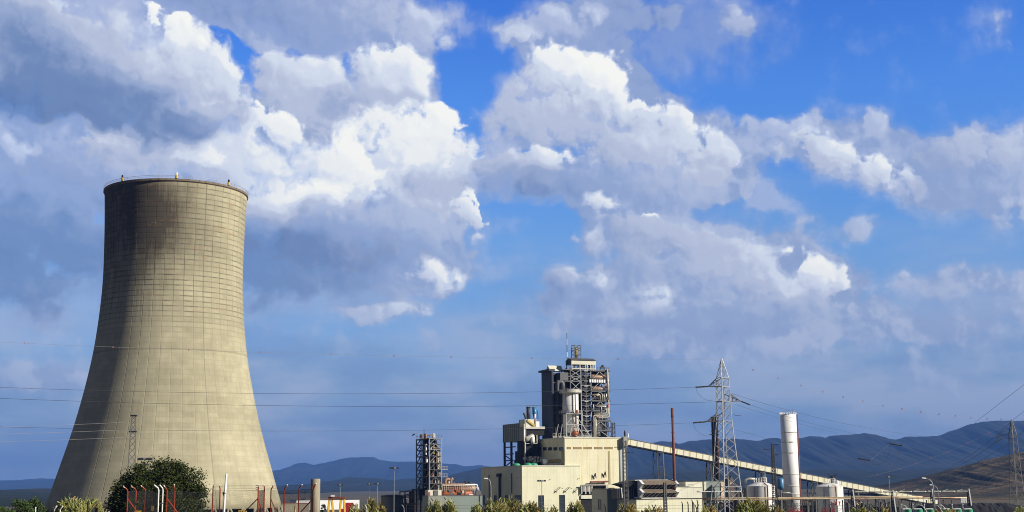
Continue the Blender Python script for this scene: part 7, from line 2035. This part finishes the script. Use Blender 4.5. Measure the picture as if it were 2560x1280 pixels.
brace_y = 1246
posts = {}
spec = [(317, 310, 1216, 1226, 58, 'leftmost red fence post before the big tree, with a brace', [(342, 1280)], False), (338, 330, 1215.5, 1225, 60.4, 'second red fence post before the big tree', None, False), (361, 354, 1214.5, 1224, 62.8, 'third red fence post before the big tree', None, False),
        (415.5, 411, 1214, 1225, 60, 'braced red fence post just right of the white gate posts', [(442, 1279)], False), (435, 436.5, 1212.5, 1226, 62, 'unbraced straight red fence post at the right side of the big tree', None, False),
        (531, 534.5, 1211, 1222, 66, 'dark red fence post right of the big tree, left of the white pipe', None, False), (549, 548.5, 1212, 1222, 68, 'red fence post closest to the white pipe', None, False),
        (644.5, 647, 1213, 1224, 66, 'red fence post with little wire brackets and braces at both sides', [(612, 1279), (655, 1280)], True), (660, 661, 1212.5, 1222, 70, 'upright red fence post before the right foot of the cooling tower', None, False), (676.5, 684, 1213.5, 1224, 70, 'red fence post leaning right over the cooling tower edge', [(690, 1280)], False),
        (710, 718.5, 1213, 1222, 68, 'red fence post just right of the cooling tower', None, False), (746, 755.5, 1212.5, 1222, 66, 'red fence post between cooling tower and concrete post', None, False), (782.5, 790.5, 1210, 1222, 62, 'red fence post standing in front of the thick concrete post', [(752, 1280)], False)]
for (px, tx, yt, yb, Y, lab, br, bk) in spec:
    posts[px] = fpost(px, tx, yt, yb, Y, lab, brace=br, brackets=bk)
for (px, tx, lab, Y) in ((394.5, 386.5, 'left white gate post with a bent head', 57), (405, 400, 'right white gate post with a bent head', 58)):
    posts[px] = fpost(px, tx, 1212.5, 1222, Y, lab, 'white', 0.032, False, group='white gate posts')
b = MB()
for z in (11.9, 11.3, 12.4): b.bar((posts[394.5][0].x, 57, z), (posts[405][0].x, 58, z), 0.025)
b.build('gate_crosspiece', M['dark_steel'], None, label='dark cross pieces between the two white gate posts', cat='gate')


def chainlink(pa, pb_, label, ztop=None):
    """Diagonal wire netting between two posts."""
    a, b_ = posts[pa][0], posts[pb_][0]
    g0, g1 = ground_z(a.x, a.y), ground_z(b_.x, b_.y)
    b = MB(); L_ = hypot(b_.x - a.x, b_.y - a.y); H = a.z - g0 - 0.05; s = 0.085
    P_ = lambda u, v: Vector((a.x + (b_.x - a.x) * u / L_, a.y + (b_.y - a.y) * u / L_, g0 + (g1 - g0) * u / L_ + v))
    n = int((L_ + H) / s)
    for k in range(n):
        c = k * s
        u0, v0 = (c, 0) if c < L_ else (L_, c - L_); u1, v1 = (c - H, H) if c > H else (0, c)
        b.bar(P_(u0, v0), P_(u1, v1), 0.0022, 3); b.bar(P_(L_ - u0, v0), P_(L_ - u1, v1), 0.0022, 3)
    b.bar(P_(0, H), P_(L_, H), 0.006); b.bar(P_(0, 0.02), P_(L_, 0.02), 0.006)
    b.build('chain_link_panel', M['dark_steel'], None, label=label, cat='fence netting', group='chain link netting of the red fence')


for pa, pb_, lab in ((317, 338, 'chain link netting between the first two red posts before the big tree'), (338, 361, 'chain link netting between the second and third red posts'), (361, 394.5, 'chain link netting left of the white gate posts'), (415.5, 435, 'chain link netting right of the white gate posts'), (435, 531, 'chain link netting across the right side of the big tree'),
                     (531, 549, 'chain link netting between the dark red post and its neighbour'), (549, 644.5, 'wide chain link netting behind the white pipe'), (644.5, 660, 'chain link netting beside the bracketed post'), (660, 676.5, 'chain link netting at the cooling tower right edge'), (676.5, 710, 'chain link netting crossing the cooling tower right edge'),
                     (710, 746, 'chain link netting right of the cooling tower'), (746, 782.5, 'chain link netting left of the thick concrete post')): chainlink(pa, pb_, lab)
for k in range(3):
    b = MB(); keys = [531, 549, 644.5, 660, 676.5, 710, 746, 782.5]
    for a, c_ in zip(keys, keys[1:]):
        p, q = posts[a][0].lerp(posts[a][1], 0.25 + 0.35 * k), posts[c_][0].lerp(posts[c_][1], 0.25 + 0.35 * k)
        sag(b, p, q, 0.015, 0.004, 4, 3)
        n = int((q - p).length / 0.4)
        for i in range(n): c = p.lerp(q, (i + 0.5) / n); b.bar(c - Vector((0.02, 0, 0.02)), c + Vector((0.02, 0, 0.02)), 0.003, 3)
    b.build('barbed_wire', M['mid_steel'], None, label=['lowest', 'middle', 'top'][k] + ' strand of barbed wire along the red fence right of the tree', cat='barbed wire', group='barbed wire strands')

# white pipe, concrete post, small signs
x = xcol(562, 56, 13); g = ground_z(x, 56)
wp = thing('white_pipe', 'tall white pipe with a rounded cap rising before the cooling tower', 'pipe', (x, 56, g))
xt = xcol(565, 56, 13)
MB().tube([(x - 0.03, 56, g - 0.1), (x, 56, 12.4), (xt, 56, zrow(x, 56, 1185.5)), (xt, 56, zrow(x, 56, 1184))], 0.045, 10, [0.05, 0.047, 0.044, 0.02]).build('pipe', M['white'], wp, smooth=True)
MB().tube([(x - 0.06, 56.1, g - 0.1), (x - 0.06, 56.1, zrow(x, 56, 1229))], 0.032, 8).build('side_pipe', M['white'], wp, smooth=True)
MB().tube([(x - 0.08, 56, zrow(x, 56, 1233)), (x + 0.05, 56, zrow(x, 56, 1233))], 0.05, 8).build('clamp', M['dark_steel'], wp)
x = xcol(788.5, 64, 13); g = ground_z(x, 64); z1 = zrow(x, 64, 1197)
cp_ = thing('concrete_post', 'thick round weathered concrete post with a rusty hook at the red fence', 'post', (x, 64, g))
MB().lathe((x, 64), [(0.235, g - 0.1), (0.225, z1 - 0.03), (0.20, z1)], 28).build('post', M['post_concrete'], cp_, smooth=False)
for o in cp_.children:
    for p_ in o.data.polygons: p_.use_smooth = len(p_.vertices) == 4
MB().tube([(x - 0.14, 63.74, z1 - 0.5), (x - 0.08, 63.7, z1 - 0.36), (x - 0.0, 63.7, z1 - 0.3), (x + 0.04, 63.72, z1 - 0.22)], 0.02, 6).build('hook', M['rust'], cp_)
for nm, lab, px, py, w, h, Y in (('warning_plate', 'small plain yellow plate on the fence before the big tree', 381.5, 1264.5, 6, 13, 61.0), ('warning_plate', 'small yellow plate with two dark spots low on the fence before the cooling tower', 604, 1275.5, 15, 8, 66.0), ('warning_plate', 'low yellow plate under the brace of the first fence post', 345, 1276.5, 16, 6, 60.0)):
    c = at(px, py, Y); k = Y / F; t_ = thing(nm, lab, 'plate', (c.x, Y, c.z - h * k), 'yellow plates on the fence')
    MB().box(c.x - w * k / 2, Y - 0.02, c.z - h * k, c.x + w * k / 2, Y + 0.01, c.z).build('plate', M['yellow'], t_)
    if 'spots' in lab:
        for s in (-1, 1): MB().box(c.x + s * w * k * 0.2 - 0.03, Y - 0.025, c.z - 0.1, c.x + s * w * k * 0.2 + 0.03, Y - 0.021, c.z - 0.05).build('spot', M['black'], t_)
c = at(738, 1265, 75); k = 75 / F
yh = thing('yellow_hydrant', 'yellow standpipe with a pale hose between the last red posts', 'standpipe', (c.x, 75, ground_z(c.x, 75)))
MB().tube([(c.x, 75, ground_z(c.x, 75)), (c.x, 75, c.z)], 0.05, 8).build('pipe', M['yellow'], yh, smooth=True)
MB().tube([(c.x - 0.04, 74.9, c.z - 0.3), (c.x + 0.03, 74.9, c.z - 0.15), (c.x + 0.05, 74.9, c.z + 0.1), (c.x - 0.02, 74.9, c.z + 0.15)], 0.025, 6).build('hose', M['yellow'], yh, smooth=True)
# white bent posts at the far left, dark rods there, a dark post and blue sheet
for (px, tx, lab) in ((136, 145, 'left white fence post bent to the right at the left bushes'), (150.5, 160, 'right white fence post bent to the right at the left bushes')):
    posts[px] = fpost(px, tx, 1265, 1273, 75, lab, 'white', 0.035, False, group='white bent fence posts')
c = at(89, 1271, 75); MB().tube([(c.x, 75, ground_z(c.x, 75)), (c.x, 75, c.z)], 0.03, 8).lathe((c.x, 75), [(0.02, c.z), (0.05, c.z + 0.03), (0.02, c.z + 0.08)], 8).build('marker_post', M['white'], None, label='short white marker post with a round knob before the young pines', cat='marker post')
for k, (px, tx, Y) in enumerate(((100, 107, 80), (108, 120, 82), (122, 133, 84), (20, 27, 80), (29, 36, 82))):
    posts[1000 + k] = fpost(px, tx, 1266.5, 1278, Y, ['brownish leaning rod beside the young pines, leftmost of three', 'middle leaning dark rod right of the young pines', 'rightmost leaning dark rod left of the white bent posts', 'left dark leaning rod at the far left', 'right dark leaning rod at the far left'][k], 'dark_steel', 0.02, False, group='dark leaning rods')
x = xcol(219, 78, 12); MB().tube([(x, 78, ground_z(x, 78)), (x, 78, zrow(x, 78, 1255.5))], 0.045, 8).build('dark_post', M['black'], None, label='thick black post standing in front of the pale broom clump', cat='post')
c = at(238, 1269, 79); t_ = thing('blue_screen', 'small blue grey screen between two dark sticks right of the black post', 'screen', (c.x, 79, ground_z(c.x, 79)))
MB().prism([(c.x - 0.1, 79, c.z - 0.6), (c.x + 0.08, 79, c.z - 0.6), (c.x + 0.08, 79.02, c.z - 0.6), (c.x - 0.1, 79.02, c.z - 0.6)], [(c.x - 0.13, 79, c.z), (c.x + 0.13, 79, c.z), (c.x + 0.13, 79.02, c.z), (c.x - 0.13, 79.02, c.z)]).build('screen', M['dark_clad'], t_)
for s in (-1, 1): MB().bar((c.x + s * 0.08, 78.97, c.z - 1), (c.x + s * 0.17, 78.97, c.z + 0.02), 0.02).build('stick', M['black'], t_)

# the second fence, farther along the slope: bent posts and wires
sp = [(917, -4, 'white', 'pale bent post before the ochre broom, first from the left of the far fence'), (1010, -5, 'steel', 'pale bent post below the black pipe structure'), (1104, -5, 'steel', 'pale bent post before the grey green building'), (1207, -5, 'dark_steel', 'dark bent post beside the curved street lamp foot'), (1297, -5, 'dark_steel', 'dark bent post at the corner of the low hall'),
      (1388, -5, 'dark_steel', 'dark bent post between the two tall windows'), (1514, -4, 'dark_steel', 'dark bent post before the narrow window of the brown block'), (1863, -6, 'dark_steel', 'dark bent post inside the large green and rust broom'), (1930, -6, 'dark_steel', 'dark bent post left of the white chimney foot'), (2075, -6, 'dark_steel', 'dark bent post before the clean white tank'), (2152, -6, 'dark_steel', 'dark bent post before the lower conveyor, left one'), (2222, -6, 'dark_steel', 'dark bent post before the lower conveyor, right one')]
fp = []
for (px, dx, mt, lab) in sp:
    a, c_ = fpost(px, px + dx, 1262, 1270, 90, lab, mt, 0.032, False, group='bent posts of the far fence'); fp.append((a, c_))
for k, (px, lab) in enumerate(((1555.5, 'dark forked Y post before the shaded control building'), (1634, 'dark forked Y post before the sunlit control building'), (1741, 'dark forked Y post among the insulator posts'))):
    x = xcol(px, 90, 12); t_ = thing('forked_post', lab, 'fence post', (x, 90, ground_z(x, 90)), 'forked fence posts'); z = zrow(x, 90, 1270)
    MB().tube([(x, 90, ground_z(x, 90)), (x, 90, z)], 0.035, 6).build('post', M['dark_steel'], t_)
    for s in (-1, 1): MB().tube([(x, 90, z - 0.05), (x + s * 0.13, 90 - 0.1, z + 0.22)], 0.03, 6).build('arm', M['dark_steel'], t_)
for k in range(2):
    b = MB()
    for (a, b1), (c_, d1) in zip(fp, fp[1:]): sag(b, a.lerp(b1, k), c_.lerp(d1, k), 0.04, 0.006, 5, 3)
    b.build('fence_wire', M['mid_steel'], None, label=['lower', 'upper'][k] + ' wire strung along the bent posts of the far fence', cat='fence wire', group='wires of the far fence')
